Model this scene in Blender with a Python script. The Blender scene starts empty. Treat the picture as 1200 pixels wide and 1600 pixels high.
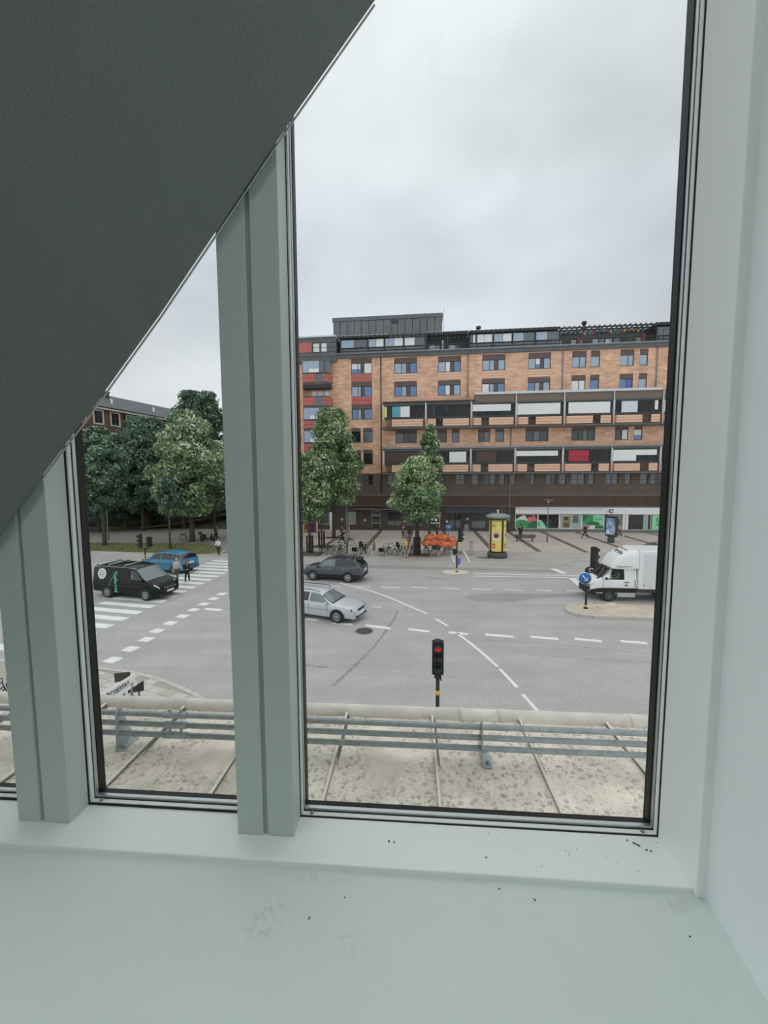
import bpy, math, random
import numpy as np
from mathutils import Vector, Matrix, Euler
random.seed(11)
RNG = np.random.default_rng(5)
SC = bpy.context.scene
COL = SC.collection
R = math.radians

# ------------------------------------------------------------------ camera
EYE = 7.3                                   # metres above the street
PITCH, ROLL = 0.0826003, -0.00403243
cp, sp, cr_, sr_ = math.cos(PITCH), math.sin(PITCH), math.cos(ROLL), math.sin(ROLL)
fwd = Vector((0, cp, -sp)); up0 = Vector((0, sp, cp)); rt0 = Vector((1, 0, 0))
rt = cr_ * rt0 + sr_ * up0; up = -sr_ * rt0 + cr_ * up0
cd = bpy.data.cameras.new('camera'); CAM = bpy.data.objects.new('camera', cd); COL.objects.link(CAM)
cd.sensor_fit = 'HORIZONTAL'; cd.sensor_width = 36.0; cd.lens = 608.64 / 1200 * 36.0
cd.clip_start = 0.02; cd.clip_end = 2000
m = Matrix((rt, up, -fwd)).transposed().to_4x4(); m.translation = (0, 0, EYE)
CAM.matrix_world = m
SC.camera = CAM

# ------------------------------------------------------------------ sky, exposure
SC.view_settings.view_transform = 'Standard'; SC.view_settings.look = 'None'
SC.view_settings.gamma = 1.0; SC.view_settings.use_curve_mapping = False
SC.view_settings.exposure = 0.0
SC.cycles.max_bounces = 10; SC.cycles.diffuse_bounces = 5; SC.cycles.transparent_max_bounces = 16
SC.cycles.caustics_reflective = False; SC.cycles.caustics_refractive = False
SC.cycles.sample_clamp_indirect = 6.0
SKY = 3.3
W = bpy.data.worlds.new('overcast_sky'); SC.world = W; W.use_nodes = True
nt = W.node_tree; nt.nodes.clear()
def nd(t, tree=None, **kw):
    n = (tree or nt).nodes.new(t)
    for k, v in kw.items(): setattr(n, k, v)
    return n
tc = nd('ShaderNodeTexCoord'); sx = nd('ShaderNodeSeparateXYZ')
nt.links.new(tc.outputs['Generated'], sx.inputs[0])
cr = nd('ShaderNodeValToRGB')               # overcast sky: brightens from horizon to zenith
e = cr.color_ramp.elements
e[0].position = 0.0; e[0].color = (0.66, 0.69, 0.71, 1)
e[1].position = 1.0; e[1].color = (0.98, 0.995, 1.0, 1)
for p_, c_ in ((0.12, (0.69, 0.72, 0.745)), (0.25, (0.62, 0.66, 0.70)), (0.42, (0.54, 0.59, 0.655)), (0.62, (0.64, 0.69, 0.73)), (0.8, (0.74, 0.79, 0.81))):
    q = e.new(p_); q.color = (*c_, 1)
nt.links.new(sx.outputs['Z'], cr.inputs[0])
mp = nd('ShaderNodeMapping'); mp.inputs['Scale'].default_value = (1.6, 1.6, 3.2)
nz = nd('ShaderNodeTexNoise'); nz.inputs['Scale'].default_value = 1.5; nz.inputs['Detail'].default_value = 4
nz.inputs['Roughness'].default_value = 0.45
nt.links.new(tc.outputs['Generated'], mp.inputs[0]); nt.links.new(mp.outputs[0], nz.inputs['Vector'])
r2 = nd('ShaderNodeMapRange'); r2.inputs['From Min'].default_value = 0.32; r2.inputs['From Max'].default_value = 0.68
r2.inputs['To Min'].default_value = 0.84; r2.inputs['To Max'].default_value = 1.17
nt.links.new(nz.outputs['Fac'], r2.inputs['Value'])
ml = nd('ShaderNodeVectorMath', operation='SCALE')
nt.links.new(cr.outputs[0], ml.inputs[0]); nt.links.new(r2.outputs[0], ml.inputs['Scale'])
bg = nd('ShaderNodeBackground'); bg.inputs['Strength'].default_value = SKY
nt.links.new(ml.outputs[0], bg.inputs[0])
wo = nd('ShaderNodeOutputWorld'); nt.links.new(bg.outputs[0], wo.inputs[0])

# ------------------------------------------------------------------ helpers: materials
MAT = {}
def lin(c): return tuple(((x / 255) / 12.92 if x / 255 <= 0.04045 else ((x / 255 + 0.055) / 1.055) ** 2.4) for x in c)
def mt(name, rgb, k=1.0, rough=0.6, metal=0.0, var=0.0, scale=5.0, bump=0.0, bscale=60.0, spec=0.5, stretch=None, detail=4.0, emit=0.0):
    """rgb: 0-255 sRGB colour, k: albedo factor; var: noise contrast of the colour"""
    if name in MAT: return MAT[name]
    m = bpy.data.materials.new(name); m.use_nodes = True; t = m.node_tree; b = t.nodes['Principled BSDF']
    c = tuple(min(0.92, x * k) for x in lin(rgb))
    b.inputs['Base Color'].default_value = (*c, 1); b.inputs['Roughness'].default_value = rough
    b.inputs['Metallic'].default_value = metal; b.inputs['Specular IOR Level'].default_value = spec
    if emit: b.inputs['Emission Color'].default_value = (*c, 1); b.inputs['Emission Strength'].default_value = emit
    if var or bump:
        co = t.nodes.new('ShaderNodeTexCoord'); src = co.outputs['Object']
        if stretch:
            mpn = t.nodes.new('ShaderNodeMapping'); mpn.inputs['Scale'].default_value = stretch
            t.links.new(src, mpn.inputs[0]); src = mpn.outputs[0]
    if var:
        n = t.nodes.new('ShaderNodeTexNoise'); n.inputs['Scale'].default_value = scale; n.inputs['Detail'].default_value = detail
        n.inputs['Roughness'].default_value = 0.65
        t.links.new(src, n.inputs['Vector'])
        r = t.nodes.new('ShaderNodeMapRange'); r.inputs['From Min'].default_value = 0.3; r.inputs['From Max'].default_value = 0.7
        r.inputs['To Min'].default_value = 1 - var; r.inputs['To Max'].default_value = 1 + var
        t.links.new(n.outputs['Fac'], r.inputs['Value'])
        v = t.nodes.new('ShaderNodeVectorMath'); v.operation = 'SCALE'; v.inputs[0].default_value = c
        t.links.new(r.outputs[0], v.inputs['Scale']); t.links.new(v.outputs[0], b.inputs['Base Color'])
    if bump:
        n = t.nodes.new('ShaderNodeTexNoise'); n.inputs['Scale'].default_value = bscale; n.inputs['Detail'].default_value = 3
        t.links.new(src, n.inputs['Vector'])
        bp = t.nodes.new('ShaderNodeBump'); bp.inputs['Strength'].default_value = bump; bp.inputs['Distance'].default_value = 0.02
        t.links.new(n.outputs['Fac'], bp.inputs['Height']); t.links.new(bp.outputs[0], b.inputs['Normal'])
    MAT[name] = m
    return m
def glassmat(name, tint=(0.93, 0.96, 0.95), ior=1.3, body=None, mix=0.0):
    """clear sheet: transparent + Fresnel gloss, optionally mixed with a dark diffuse body"""
    if name in MAT: return MAT[name]
    m = bpy.data.materials.new(name); m.use_nodes = True; t = m.node_tree; t.nodes.clear()
    tr = t.nodes.new('ShaderNodeBsdfTransparent'); tr.inputs[0].default_value = (*tint, 1)
    gl = t.nodes.new('ShaderNodeBsdfGlossy'); gl.inputs['Roughness'].default_value = 0.02
    lw = t.nodes.new('ShaderNodeLayerWeight'); lw.inputs['Blend'].default_value = 0.5
    f0 = ((ior - 1) / (ior + 1)) ** 2; pw = t.nodes.new('ShaderNodeMath'); pw.operation = 'POWER'; pw.inputs[1].default_value = 5
    fr = t.nodes.new('ShaderNodeMath'); fr.operation = 'MULTIPLY_ADD'; fr.inputs[1].default_value = 1 - f0; fr.inputs[2].default_value = f0
    t.links.new(lw.outputs['Facing'], pw.inputs[0]); t.links.new(pw.outputs[0], fr.inputs[0])
    mx = t.nodes.new('ShaderNodeMixShader'); o = t.nodes.new('ShaderNodeOutputMaterial')
    base = tr.outputs[0]
    if mix:
        df = t.nodes.new('ShaderNodeBsdfDiffuse'); df.inputs[0].default_value = (*body, 1)
        m2 = t.nodes.new('ShaderNodeMixShader'); m2.inputs[0].default_value = mix
        t.links.new(tr.outputs[0], m2.inputs[1]); t.links.new(df.outputs[0], m2.inputs[2]); base = m2.outputs[0]
    t.links.new(fr.outputs[0], mx.inputs[0]); t.links.new(base, mx.inputs[1]); t.links.new(gl.outputs[0], mx.inputs[2])
    t.links.new(mx.outputs[0], o.inputs[0])
    MAT[name] = m
    return m

# ------------------------------------------------------------------ helpers: meshes and objects
class MB:
    def __init__(s): s.v = []; s.f = []; s.m = []; s.s = []
    def add(s, vs, fs, mi=0, sm=False):
        o = len(s.v); s.v += [tuple(v) for v in vs]
        for f in fs: s.f.append(tuple(i + o for i in f)); s.m.append(mi); s.s.append(sm)
        return s
    def box(s, x0, x1, y0, y1, z0, z1, mi=0):
        x0, x1 = min(x0, x1), max(x0, x1); y0, y1 = min(y0, y1), max(y0, y1); z0, z1 = min(z0, z1), max(z0, z1)
        return s.add([(x0,y0,z0),(x1,y0,z0),(x1,y1,z0),(x0,y1,z0),(x0,y0,z1),(x1,y0,z1),(x1,y1,z1),(x0,y1,z1)],
                     [(0,3,2,1),(4,5,6,7),(0,1,5,4),(1,2,6,5),(2,3,7,6),(3,0,4,7)], mi)
    def tube(s, pts, r, n=8, mi=0, cap=True, sm=True):
        pts = [Vector(p) for p in pts]; rr = r if isinstance(r, (list, tuple)) else [r] * len(pts)
        vs = []; prev = None
        for i, p in enumerate(pts):
            d = (pts[min(i + 1, len(pts) - 1)] - pts[max(i - 1, 0)]).normalized()
            a = prev if prev is not None else (Vector((0, 0, 1)) if abs(d.z) < 0.9 else Vector((1, 0, 0)))
            u = (a - d * a.dot(d)); u = u.normalized() if u.length > 1e-6 else d.orthogonal().normalized()
            w = d.cross(u); prev = u
            for k in range(n):
                t = 2 * math.pi * k / n; vs.append(p + (u * math.cos(t) + w * math.sin(t)) * rr[i])
        fs = [(i*n+k, i*n+(k+1)%n, (i+1)*n+(k+1)%n, (i+1)*n+k) for i in range(len(pts)-1) for k in range(n)]
        s.add(vs, fs, mi, sm)
        if cap:
            o = len(s.v) - len(vs)
            s.f.append(tuple(o + k for k in reversed(range(n)))); s.m.append(mi); s.s.append(False)
            e = o + (len(pts)-1)*n; s.f.append(tuple(e + k for k in range(n))); s.m.append(mi); s.s.append(False)
        return s
    def lathe(s, prof, n=16, c=(0,0,0), ax='z', mi=0, sm=True):
        vs = []
        for r, h in prof:
            for k in range(n):
                t = 2*math.pi*k/n; a, b = r*math.cos(t), r*math.sin(t)
                p = (a, b, h) if ax == 'z' else ((h, a, b) if ax == 'x' else (b, h, a))
                vs.append((p[0]+c[0], p[1]+c[1], p[2]+c[2]))
        fs = [(i*n+k, i*n+(k+1)%n, (i+1)*n+(k+1)%n, (i+1)*n+k) for i in range(len(prof)-1) for k in range(n)]
        fs.append(tuple(reversed(range(n)))); L = (len(prof)-1)*n; fs.append(tuple(L+k for k in range(n)))
        return s.add(vs, fs, mi, sm)
    def ext(s, poly, a, b, ax='z', mi=0, sm=False):
        n = len(poly)
        f = {'z': lambda p, h: (p[0], p[1], h), 'y': lambda p, h: (p[0], h, p[1]), 'x': lambda p, h: (h, p[0], p[1])}[ax]
        vs = [f(p, a) for p in poly] + [f(p, b) for p in poly]
        ar = sum(poly[i][0]*poly[(i+1)%n][1]-poly[(i+1)%n][0]*poly[i][1] for i in range(n))
        o = len(s.f)
        fs = [tuple(reversed(range(n))), tuple(range(n, 2*n))] + [(i, (i+1)%n, n+(i+1)%n, n+i) for i in range(n)]
        flip = (ar < 0) != ((b < a)) ; flip = flip != (ax == 'y')
        if flip: fs = [tuple(reversed(q)) for q in fs]
        return s.add(vs, fs, mi, sm)
    def ball(s, c, r, nu=10, nv=6, mi=0):
        r = r if isinstance(r, (tuple, list)) else (r, r, r)
        vs = [(c[0], c[1], c[2]-r[2])]
        for i in range(1, nv):
            ph = -math.pi/2 + math.pi*i/nv
            for k in range(nu):
                t = 2*math.pi*k/nu; vs.append((c[0]+r[0]*math.cos(ph)*math.cos(t), c[1]+r[1]*math.cos(ph)*math.sin(t), c[2]+r[2]*math.sin(ph)))
        vs.append((c[0], c[1], c[2]+r[2])); L = len(vs)-1
        fs = [(0, 1+(k+1)%nu, 1+k) for k in range(nu)]
        fs += [(1+i*nu+k, 1+i*nu+(k+1)%nu, 1+(i+1)*nu+(k+1)%nu, 1+(i+1)*nu+k) for i in range(nv-2) for k in range(nu)]
        b = 1+(nv-2)*nu; fs += [(b+k, b+(k+1)%nu, L) for k in range(nu)]
        return s.add(vs, fs, mi, True)
    def torus(s, c, R_, r, n=20, k=6, ax='y', mi=0):
        pts = []
        for i in range(n + 1):
            t = 2*math.pi*i/n; a, b = R_*math.cos(t), R_*math.sin(t)
            pts.append((c[0]+a, c[1], c[2]+b) if ax == 'y' else ((c[0]+a, c[1]+b, c[2]) if ax == 'z' else (c[0], c[1]+a, c[2]+b)))
        vs = []; cc = Vector(c); A = {'y': Vector((0,1,0)), 'z': Vector((0,0,1)), 'x': Vector((1,0,0))}[ax]
        for p in pts[:-1]:
            d = (Vector(p)-cc).normalized()
            for j in range(k):
                t = 2*math.pi*j/k; vs.append(Vector(p)+d*(r*math.cos(t))+A*(r*math.sin(t)))
        fs = [(i*k+j, i*k+(j+1)%k, ((i+1)%n)*k+(j+1)%k, ((i+1)%n)*k+j) for i in range(n) for j in range(k)]
        return s.add(vs, fs, mi, True)
    def grid(s, rows, mi=0, sm=True, flip=False):
        a, b = len(rows), len(rows[0])
        fs = [(i*b+j, i*b+j+1, (i+1)*b+j+1, (i+1)*b+j) for i in range(a-1) for j in range(b-1)]
        if flip: fs = [tuple(reversed(f)) for f in fs]
        return s.add([p for r in rows for p in r], fs, mi, sm)
    def xf(s, M):
        s.v = [tuple(M @ Vector(v)) for v in s.v]; return s
    def mesh(s, name, mats):
        me = bpy.data.meshes.new(name); me.from_pydata(s.v, [], s.f)
        for m in (mats if isinstance(mats, (list, tuple)) else [mats]): me.materials.append(m)
        if any(s.m): me.polygons.foreach_set('material_index', s.m)
        if any(s.s): me.polygons.foreach_set('use_smooth', s.s)
        me.update(); return me
def link(name, data, parent=None, loc=(0,0,0), rz=0.0, **kw):
    o = bpy.data.objects.new(name, data); COL.objects.link(o)
    o.location = loc; o.rotation_euler = (0, 0, rz)
    if parent is not None: o.parent = parent
    for k, v in kw.items(): o[k] = v
    return o
def put(name, mb, mats, parent=None, loc=(0,0,0), rz=0.0, bevel=0.0, **kw):
    o = link(name, mb.mesh(name, mats), parent, loc, rz, **kw)
    if bevel:
        b = o.modifiers.new('edge', 'BEVEL'); b.width = bevel; b.segments = 2; b.limit_method = 'ANGLE'
    return o
def thing(name, label, cat, loc=(0,0,0), rz=0.0, group=None, **kw):
    o = link(name, None, None, loc, rz, label=label, category=cat, **kw); o.empty_display_size = 0.1
    if group: o['group'] = group
    return o
def struct(name, mb, mats, label, cat, **kw):
    return put(name, mb, mats, kind='structure', label=label, category=cat, **kw)
def dup(root, loc, rz, label, group=None, swap=None):
    def cp_(o, parent):
        c = o.copy(); COL.objects.link(c)
        if parent is not None: c.parent = parent
        if swap and c.data is not None and c.data.materials:
            for i, m in enumerate(c.data.materials):
                if m and m.name in swap:
                    c.data = c.data.copy(); c.data.materials[i] = swap[m.name]
        for ch in list(o.children): cp_(ch, c)
        return c
    r = cp_(root, None); r.location = loc; r.rotation_euler = (0, 0, rz); r['label'] = label
    if group: r['group'] = group
    return r
def text(name, body, size, mat, parent, loc, rot, ext=0.002, align='CENTER', space=1.0):
    c = bpy.data.curves.new(name, 'FONT'); c.body = body; c.size = size; c.extrude = ext; c.align_x = align; c.align_y = 'CENTER'
    c.space_character = space; c.resolution_u = 2
    tmp = bpy.data.objects.new('tmp', c); COL.objects.link(tmp)
    me = bpy.data.meshes.new_from_object(tmp.evaluated_get(bpy.context.evaluated_depsgraph_get()))
    bpy.data.objects.remove(tmp); bpy.data.curves.remove(c)
    me.materials.clear(); me.materials.append(mat)
    o = link(name, me, parent, loc); o.rotation_euler = rot
    return o
# ------------------------------------------------------------------ the room: window frame coordinates x (right), y (outward), z (above the eye)
WYAW = -0.0698545
def wput(name, mb, mats, parent=None, **kw):
    if parent is None: return put(name, mb, mats, None, loc=(0, 0, EYE), rz=WYAW, **kw)
    return put(name, mb, mats, parent, **kw)
paint = mt('grey_green_paint', (232, 236, 232), rough=0.5, var=0.02, scale=3, bump=0.05, bscale=350)
paint_panel = mt('grey_lacquered_panel', (244, 249, 242), rough=0.38, var=0.015, scale=2)
paint_post = mt('grey_post_lacquer', (198, 206, 199), rough=0.42, var=0.02, scale=2)
paint_groove = mt('post_groove_lacquer', (170, 178, 174), rough=0.5)
wall_paint = mt('rolled_wall_paint', (242, 254, 247), rough=0.6, var=0.02, scale=2, bump=0.12, bscale=500)
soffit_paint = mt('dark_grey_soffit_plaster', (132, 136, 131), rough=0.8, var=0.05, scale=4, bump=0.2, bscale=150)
alu = mt('satin_aluminium', (200, 202, 200), rough=0.32, metal=0.85, var=0.05, scale=20)
alu_dull = mt('dull_aluminium_bead', (150, 152, 145), rough=0.45, metal=0.6, var=0.1, scale=30)
rubber = mt('black_rubber_gasket', (14, 16, 17), rough=0.5)
dark_gap = mt('shadow_gap', (30, 32, 31), rough=0.9)
glass = glassmat('view_dimming_glass', tint=(0.588, 0.589, 0.583), ior=1.22)  # tint added to dim the view, so a brighter sky can light the room
clear_glass = glassmat('added_daylight_glass')
floor_m = mt('room_floor_grey', (96, 96, 93), rough=0.7, var=0.05)

# stains on the ledge: dusty shoe-like scuff and faint smears
def ledge_mat():
    m = mt('ledge_paint_with_scuffs', (219, 226, 221), rough=0.55, var=0.025, scale=2.2, bump=0.08, bscale=420)
    t = m.node_tree; b = t.nodes['Principled BSDF']; src = b.inputs['Base Color'].links[0].from_socket
    co = t.nodes.new('ShaderNodeTexCoord')
    last = src
    for (x, y, sx_, sy_, rot, amt, fs) in ((-0.335, 0.80, 0.075, 0.05, 0.9, 0.16, 60), (-0.13, 0.77, 0.05, 0.035, 0.2, 0.10, 70), (-0.25, 0.90, 0.12, 0.02, 0.0, 0.10, 40), (0.64, 0.90, 0.10, 0.03, 0.1, 0.14, 30)):
        mp_ = t.nodes.new('ShaderNodeMapping'); mp_.vector_type = 'TEXTURE'
        mp_.inputs['Location'].default_value = (x, y, -1.015); mp_.inputs['Rotation'].default_value = (0, 0, rot); mp_.inputs['Scale'].default_value = (sx_, sy_, 1)
        t.links.new(co.outputs['Object'], mp_.inputs[0])
        ln_ = t.nodes.new('ShaderNodeVectorMath'); ln_.operation = 'LENGTH'; t.links.new(mp_.outputs[0], ln_.inputs[0])
        mr = t.nodes.new('ShaderNodeMapRange'); mr.inputs['From Min'].default_value = 1.0; mr.inputs['From Max'].default_value = 0.4
        mr.inputs['To Min'].default_value = 0.0; mr.inputs['To Max'].default_value = 1.0; t.links.new(ln_.outputs['Value'], mr.inputs['Value'])
        n = t.nodes.new('ShaderNodeTexNoise'); n.inputs['Scale'].default_value = fs; n.inputs['Detail'].default_value = 5; t.links.new(co.outputs['Object'], n.inputs['Vector'])
        nr = t.nodes.new('ShaderNodeMapRange'); nr.inputs['From Min'].default_value = 0.48; nr.inputs['From Max'].default_value = 0.66; t.links.new(n.outputs['Fac'], nr.inputs['Value'])
        mu = t.nodes.new('ShaderNodeMath'); mu.operation = 'MULTIPLY'; t.links.new(mr.outputs[0], mu.inputs[0]); t.links.new(nr.outputs[0], mu.inputs[1])
        sc_ = t.nodes.new('ShaderNodeMath'); sc_.operation = 'MULTIPLY_ADD'; sc_.inputs[1].default_value = -amt; sc_.inputs[2].default_value = 1; t.links.new(mu.outputs[0], sc_.inputs[0])
        v = t.nodes.new('ShaderNodeVectorMath'); v.operation = 'SCALE'; t.links.new(last, v.inputs[0]); t.links.new(sc_.outputs[0], v.inputs['Scale']); last = v.outputs[0]
    t.links.new(last, b.inputs['Base Color'])
    return m
ledge_m = ledge_mat()
SK0, SK1 = -0.75, 0.95  # extent of the added ceiling glazing
LX, BY = -5.2, -5.0                          # far ends of the tall room
TOP = 2.6                                   # ceiling above the eye
def ws(name, mb, mats, label, cat, **kw):
    return wput(name, mb, mats, kind='structure', label=label, category=cat, **kw)
ws('trim_1', MB().box(LX, 0.692, 0.925, 1.10, -1.03, -1.0), paint_panel, 'grey window sill board with a thin raised nosing below the panes', 'sill', bevel=0.003)
ws('wall_front', MB().box(LX, 0.80, 0.30, 0.95, -1.5, -1.015).box(LX, 0.80, 0.95, 1.14, -1.5, -1.032), ledge_m, 'wide pale grey ledge in front of the window sill', 'ledge')
room_dim = mt('grey_room_wall', (112, 116, 112), rough=0.8)
ws('wall_right', MB().add([(0.716,0.93,-1.6),(0.612,0.0,-1.6),(0.17,BY,-1.6),(0.17,BY,TOP),(0.612,0.0,TOP),(0.716,0.93,TOP),(0.9,0.93,-1.6),(0.9,BY,-1.6),(0.9,BY,TOP),(0.9,0.93,TOP)],
   [(0,1,4,5),(1,2,3,4),(6,9,8,7),(0,5,9,6),(2,7,8,3),(5,4,9),(4,3,8,9),(0,6,7,1),(1,7,2)]), wall_paint, 'pale green-grey painted wall to the right of the window', 'wall')
ws('trim_2', MB().box(0.691, 0.80, 0.915, 1.064, -1.015, TOP), paint_panel, 'grey lacquered jamb panel beside the right end of the window', 'jamb', bevel=0.0025)
ws('wall_back', MB().box(LX - .1, 0.9, BY - .1, BY, -1.6, TOP), room_dim, 'painted wall behind the viewer', 'wall')
# unseen glazing in the end wall and ceiling, added to bring more daylight in
ew_ = MB().box(LX - .12, LX, BY - .1, -2.64, -1.6, TOP).box(LX - .12, LX, BY - .1, 1.2, -1.6, -1.2).box(LX - .12, LX, BY - .1, 1.2, TOP - .15, TOP)
for k in range(6): ew_.box(LX - .12, LX, BY + 1.18 * k - .05, BY + 1.18 * k + .05, -1.2, TOP - .15)
o = ws('wall_left', ew_, paint_post, 'end wall at the far left of the room with glazing added for daylight', 'wall')
for k in range(2, 5): put('glass_pane', MB().box(LX - .07, LX - .06, BY + 1.18 * k + .05, BY + 1.18 * (k + 1) - .05 + (.2 if k == 4 else 0), -1.2, TOP - .15), clear_glass, o)
ws('floor', MB().box(LX - .2, 0.9, BY - .1, 0.95, -1.7, -1.5), floor_m, 'grey room floor below the ledge', 'floor')
ce = MB().box(LX - .2, 0.9, BY - .1, SK0, TOP, TOP + 0.2).box(LX - .2, 0.9, SK1, 1.3, TOP, TOP + .2)
for k in range(6): ce.box(LX - .2 + 1.1 * k, LX - .12 + 1.1 * k, SK0, SK1, TOP, TOP + .12)
o = ws('ceiling', ce, room_dim, 'ceiling of the room with a glazed strip added to light the ledge', 'ceiling')
for k in range(5): put('glass_pane', MB().box(LX - .12 + 1.1 * k, LX - .2 + 1.1 * (k + 1), SK0, SK1, TOP + .05, TOP + .06), clear_glass, o)  # panes of the unseen strip added for daylight
put('glass_pane', MB().box(LX - .12 + 5.5, .9, SK0, SK1, TOP + .05, TOP + .06), clear_glass, o)
# sloping soffit: a thick plaster slope whose lower edge runs across the window
edge = [(-2.3, -1.5), (-1.6, -0.70), (-1.12, -0.139), (-0.997, 0.003), (-0.815, 0.208), (-0.634, 0.42), (-0.475, 0.618), (-0.285, 0.855), (-0.086, 1.093), (0.35, 1.63), (0.71, 2.08)]
n_e = 0.982; wv = Vector((-0.76*0.8, -0.6, 0.65*0.8)).normalized(); nv_ = Vector((0.65, 0, 0.76)).cross(wv).normalized()
if nv_.z > 0: nv_ = -nv_
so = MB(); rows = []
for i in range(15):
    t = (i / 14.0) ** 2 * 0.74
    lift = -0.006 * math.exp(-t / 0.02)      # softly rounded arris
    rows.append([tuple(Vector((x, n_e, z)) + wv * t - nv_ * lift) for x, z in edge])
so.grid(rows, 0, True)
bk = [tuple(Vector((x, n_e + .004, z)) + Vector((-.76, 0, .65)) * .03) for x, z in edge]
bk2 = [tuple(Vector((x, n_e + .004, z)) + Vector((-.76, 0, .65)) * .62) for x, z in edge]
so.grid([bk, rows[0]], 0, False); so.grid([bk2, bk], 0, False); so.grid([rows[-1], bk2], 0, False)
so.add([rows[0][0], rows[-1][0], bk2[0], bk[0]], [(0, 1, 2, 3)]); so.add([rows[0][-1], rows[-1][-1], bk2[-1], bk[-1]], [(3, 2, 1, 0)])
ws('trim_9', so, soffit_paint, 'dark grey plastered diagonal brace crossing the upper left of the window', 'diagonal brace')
seal = MB().tube([(x - 0.0005, n_e + 0.008, z + 0.0) for x, z in edge[3:9]], 0.0024, 6)
ws('trim_3', seal, mt('pale_sealant', (205, 208, 200), rough=0.6), 'thin pale sealant bead along the edge of the dark slope', 'sealant')

# posts between the panes: 160 mm wide, two lacquered halves with a groove
def post(idx, x0, x1, xg, label):
    z0, z1 = -1.0, TOP
    o = ws(f'trim_{idx}', MB().box(x0 + 0.004, x1 - 0.004, 1.006, 1.10, z0, z1).box(xg - 0.006, xg + 0.006, 1.0015, 1.01, z0, z1, 1), [paint_post, paint_groove], label, 'window post')
    put('cover_profile', MB().box(x0, xg - 0.0065, 0.995, 1.064, z0 + 0.001, z1), paint_post, o, bevel=0.002)
    put('cover_profile', MB().box(xg + 0.0065, x1, 0.995, 1.064, z0 + 0.001, z1), paint_post, o, bevel=0.002)
    return o
PX = [(-0.489, -0.328, -0.408), (-1.157, -0.996, -1.081)] + [(-1.157 - .668 * k, -0.996 - .668 * k, -1.081 - .668 * k) for k in range(1, 6)]
lbl = ['grey window post with a vertical groove left of the largest pane', 'grey grooved window post between the narrow pane and the left picture edge'] + ['grey grooved window post hidden further along the glazing'] * 8
for i, (a, b_, g) in enumerate(PX):
    p_ = post(10 + i, a, b_, g, lbl[i])
    if i > 1: p_['group'] = 'window posts hidden by the slope'

def ring(mb, x0, x1, zb, zt, n0, n1, w, mi=0):
    """rectangular lining, inner faces at x0,x1,zb,zt; w = section width outward"""
    mb.box(x0 - w, x0, n0, n1, zb - w, zt + w, mi); mb.box(x1, x1 + w, n0, n1, zb - w, zt + w, mi)
    mb.box(x0, x1, n0, n1, zb - w, zb, mi); mb.box(x0, x1, n0, n1, zt, zt + w, mi)
def window(idx, xl, xr, b0, label, screws=()):
    """xl, xr: inner width at the glass"""
    zt = TOP - 0.01
    root = thing(f'window_{idx}', label, 'window', (0, 0, EYE), WYAW, kind='structure')
    g = MB(); ring(g, xl - 0.0078, xr + 0.006, b0 + 0.003, zt, 1.062, 1.068, 0.012); put('shadow_gap', g, dark_gap, root)
    f = MB(); ring(f, xl - 0.003, xr + 0.004, b0 + 0.006, zt, 1.067, 1.080, 0.013); fr = put('frame', f, paint_panel, root, bevel=0.0015)
    g = MB(); ring(g, xl - 0.0035, xr + 0.0045, b0 + 0.005, zt, 1.080, 1.083, 0.012); put('shadow_gap', g, dark_gap, root)
    bd = MB(); ring(bd, xl - 0.0015, xr + 0.003, b0 + 0.0125, zt, 1.083, 1.096, 0.015); put('glazing_bead', bd, alu, root, bevel=0.0015)
    gk = MB()
    for (xa, xb_) in ((xl - 0.012, xl), (xr, xr + 0.012)): gk.box(xa, xb_, 1.096, 1.122, b0 - 0.012, zt)
    gk.add([(xl,1.096,b0+0.0120),(xr,1.096,b0+0.0120),(xr,1.122,b0+0.004),(xl,1.122,b0+0.004),(xl,1.096,b0-0.012),(xr,1.096,b0-0.012),(xr,1.122,b0-0.012),(xl,1.122,b0-0.012)],
           [(0,1,2,3),(4,5,1,0),(3,2,6,7),(4,7,6,5),(0,3,7,4),(1,5,6,2)])
    put('gasket', gk, rubber, root)
    put('glass_pane', MB().box(xl - 0.006, xr + 0.006, 1.114, 1.120, b0 - 0.004, zt), glass, root)
    for sx_ in screws:
        put('screw_cap', MB().lathe([(0.0062, 0), (0.0062, 0.002), (0.0045, 0.0038), (0.0, 0.004)], 14, (sx_, 1.0735, b0 + 0.006)), alu_dull, fr)
    return root
window(3, -0.3190, 0.6840, -1.002, 'tall right window pane in a grey frame showing the brick apartment block', (-0.295, 0.655))
window(2, -0.9870, -0.5000, -0.999, 'narrow window pane between two posts showing the van and the park', (-0.962, -0.52))
window(1, -1.655, -1.166, -0.999, 'sliver of window pane at the left edge of the photo', (-1.20,))
for k in range(4):
    w_ = window(4 + k, -2.323 - .668 * k, -1.834 - .668 * k, -0.999, 'window pane hidden behind the diagonal brace further along the glazing'); w_['group'] = 'panes hidden by the diagonal brace'
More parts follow.
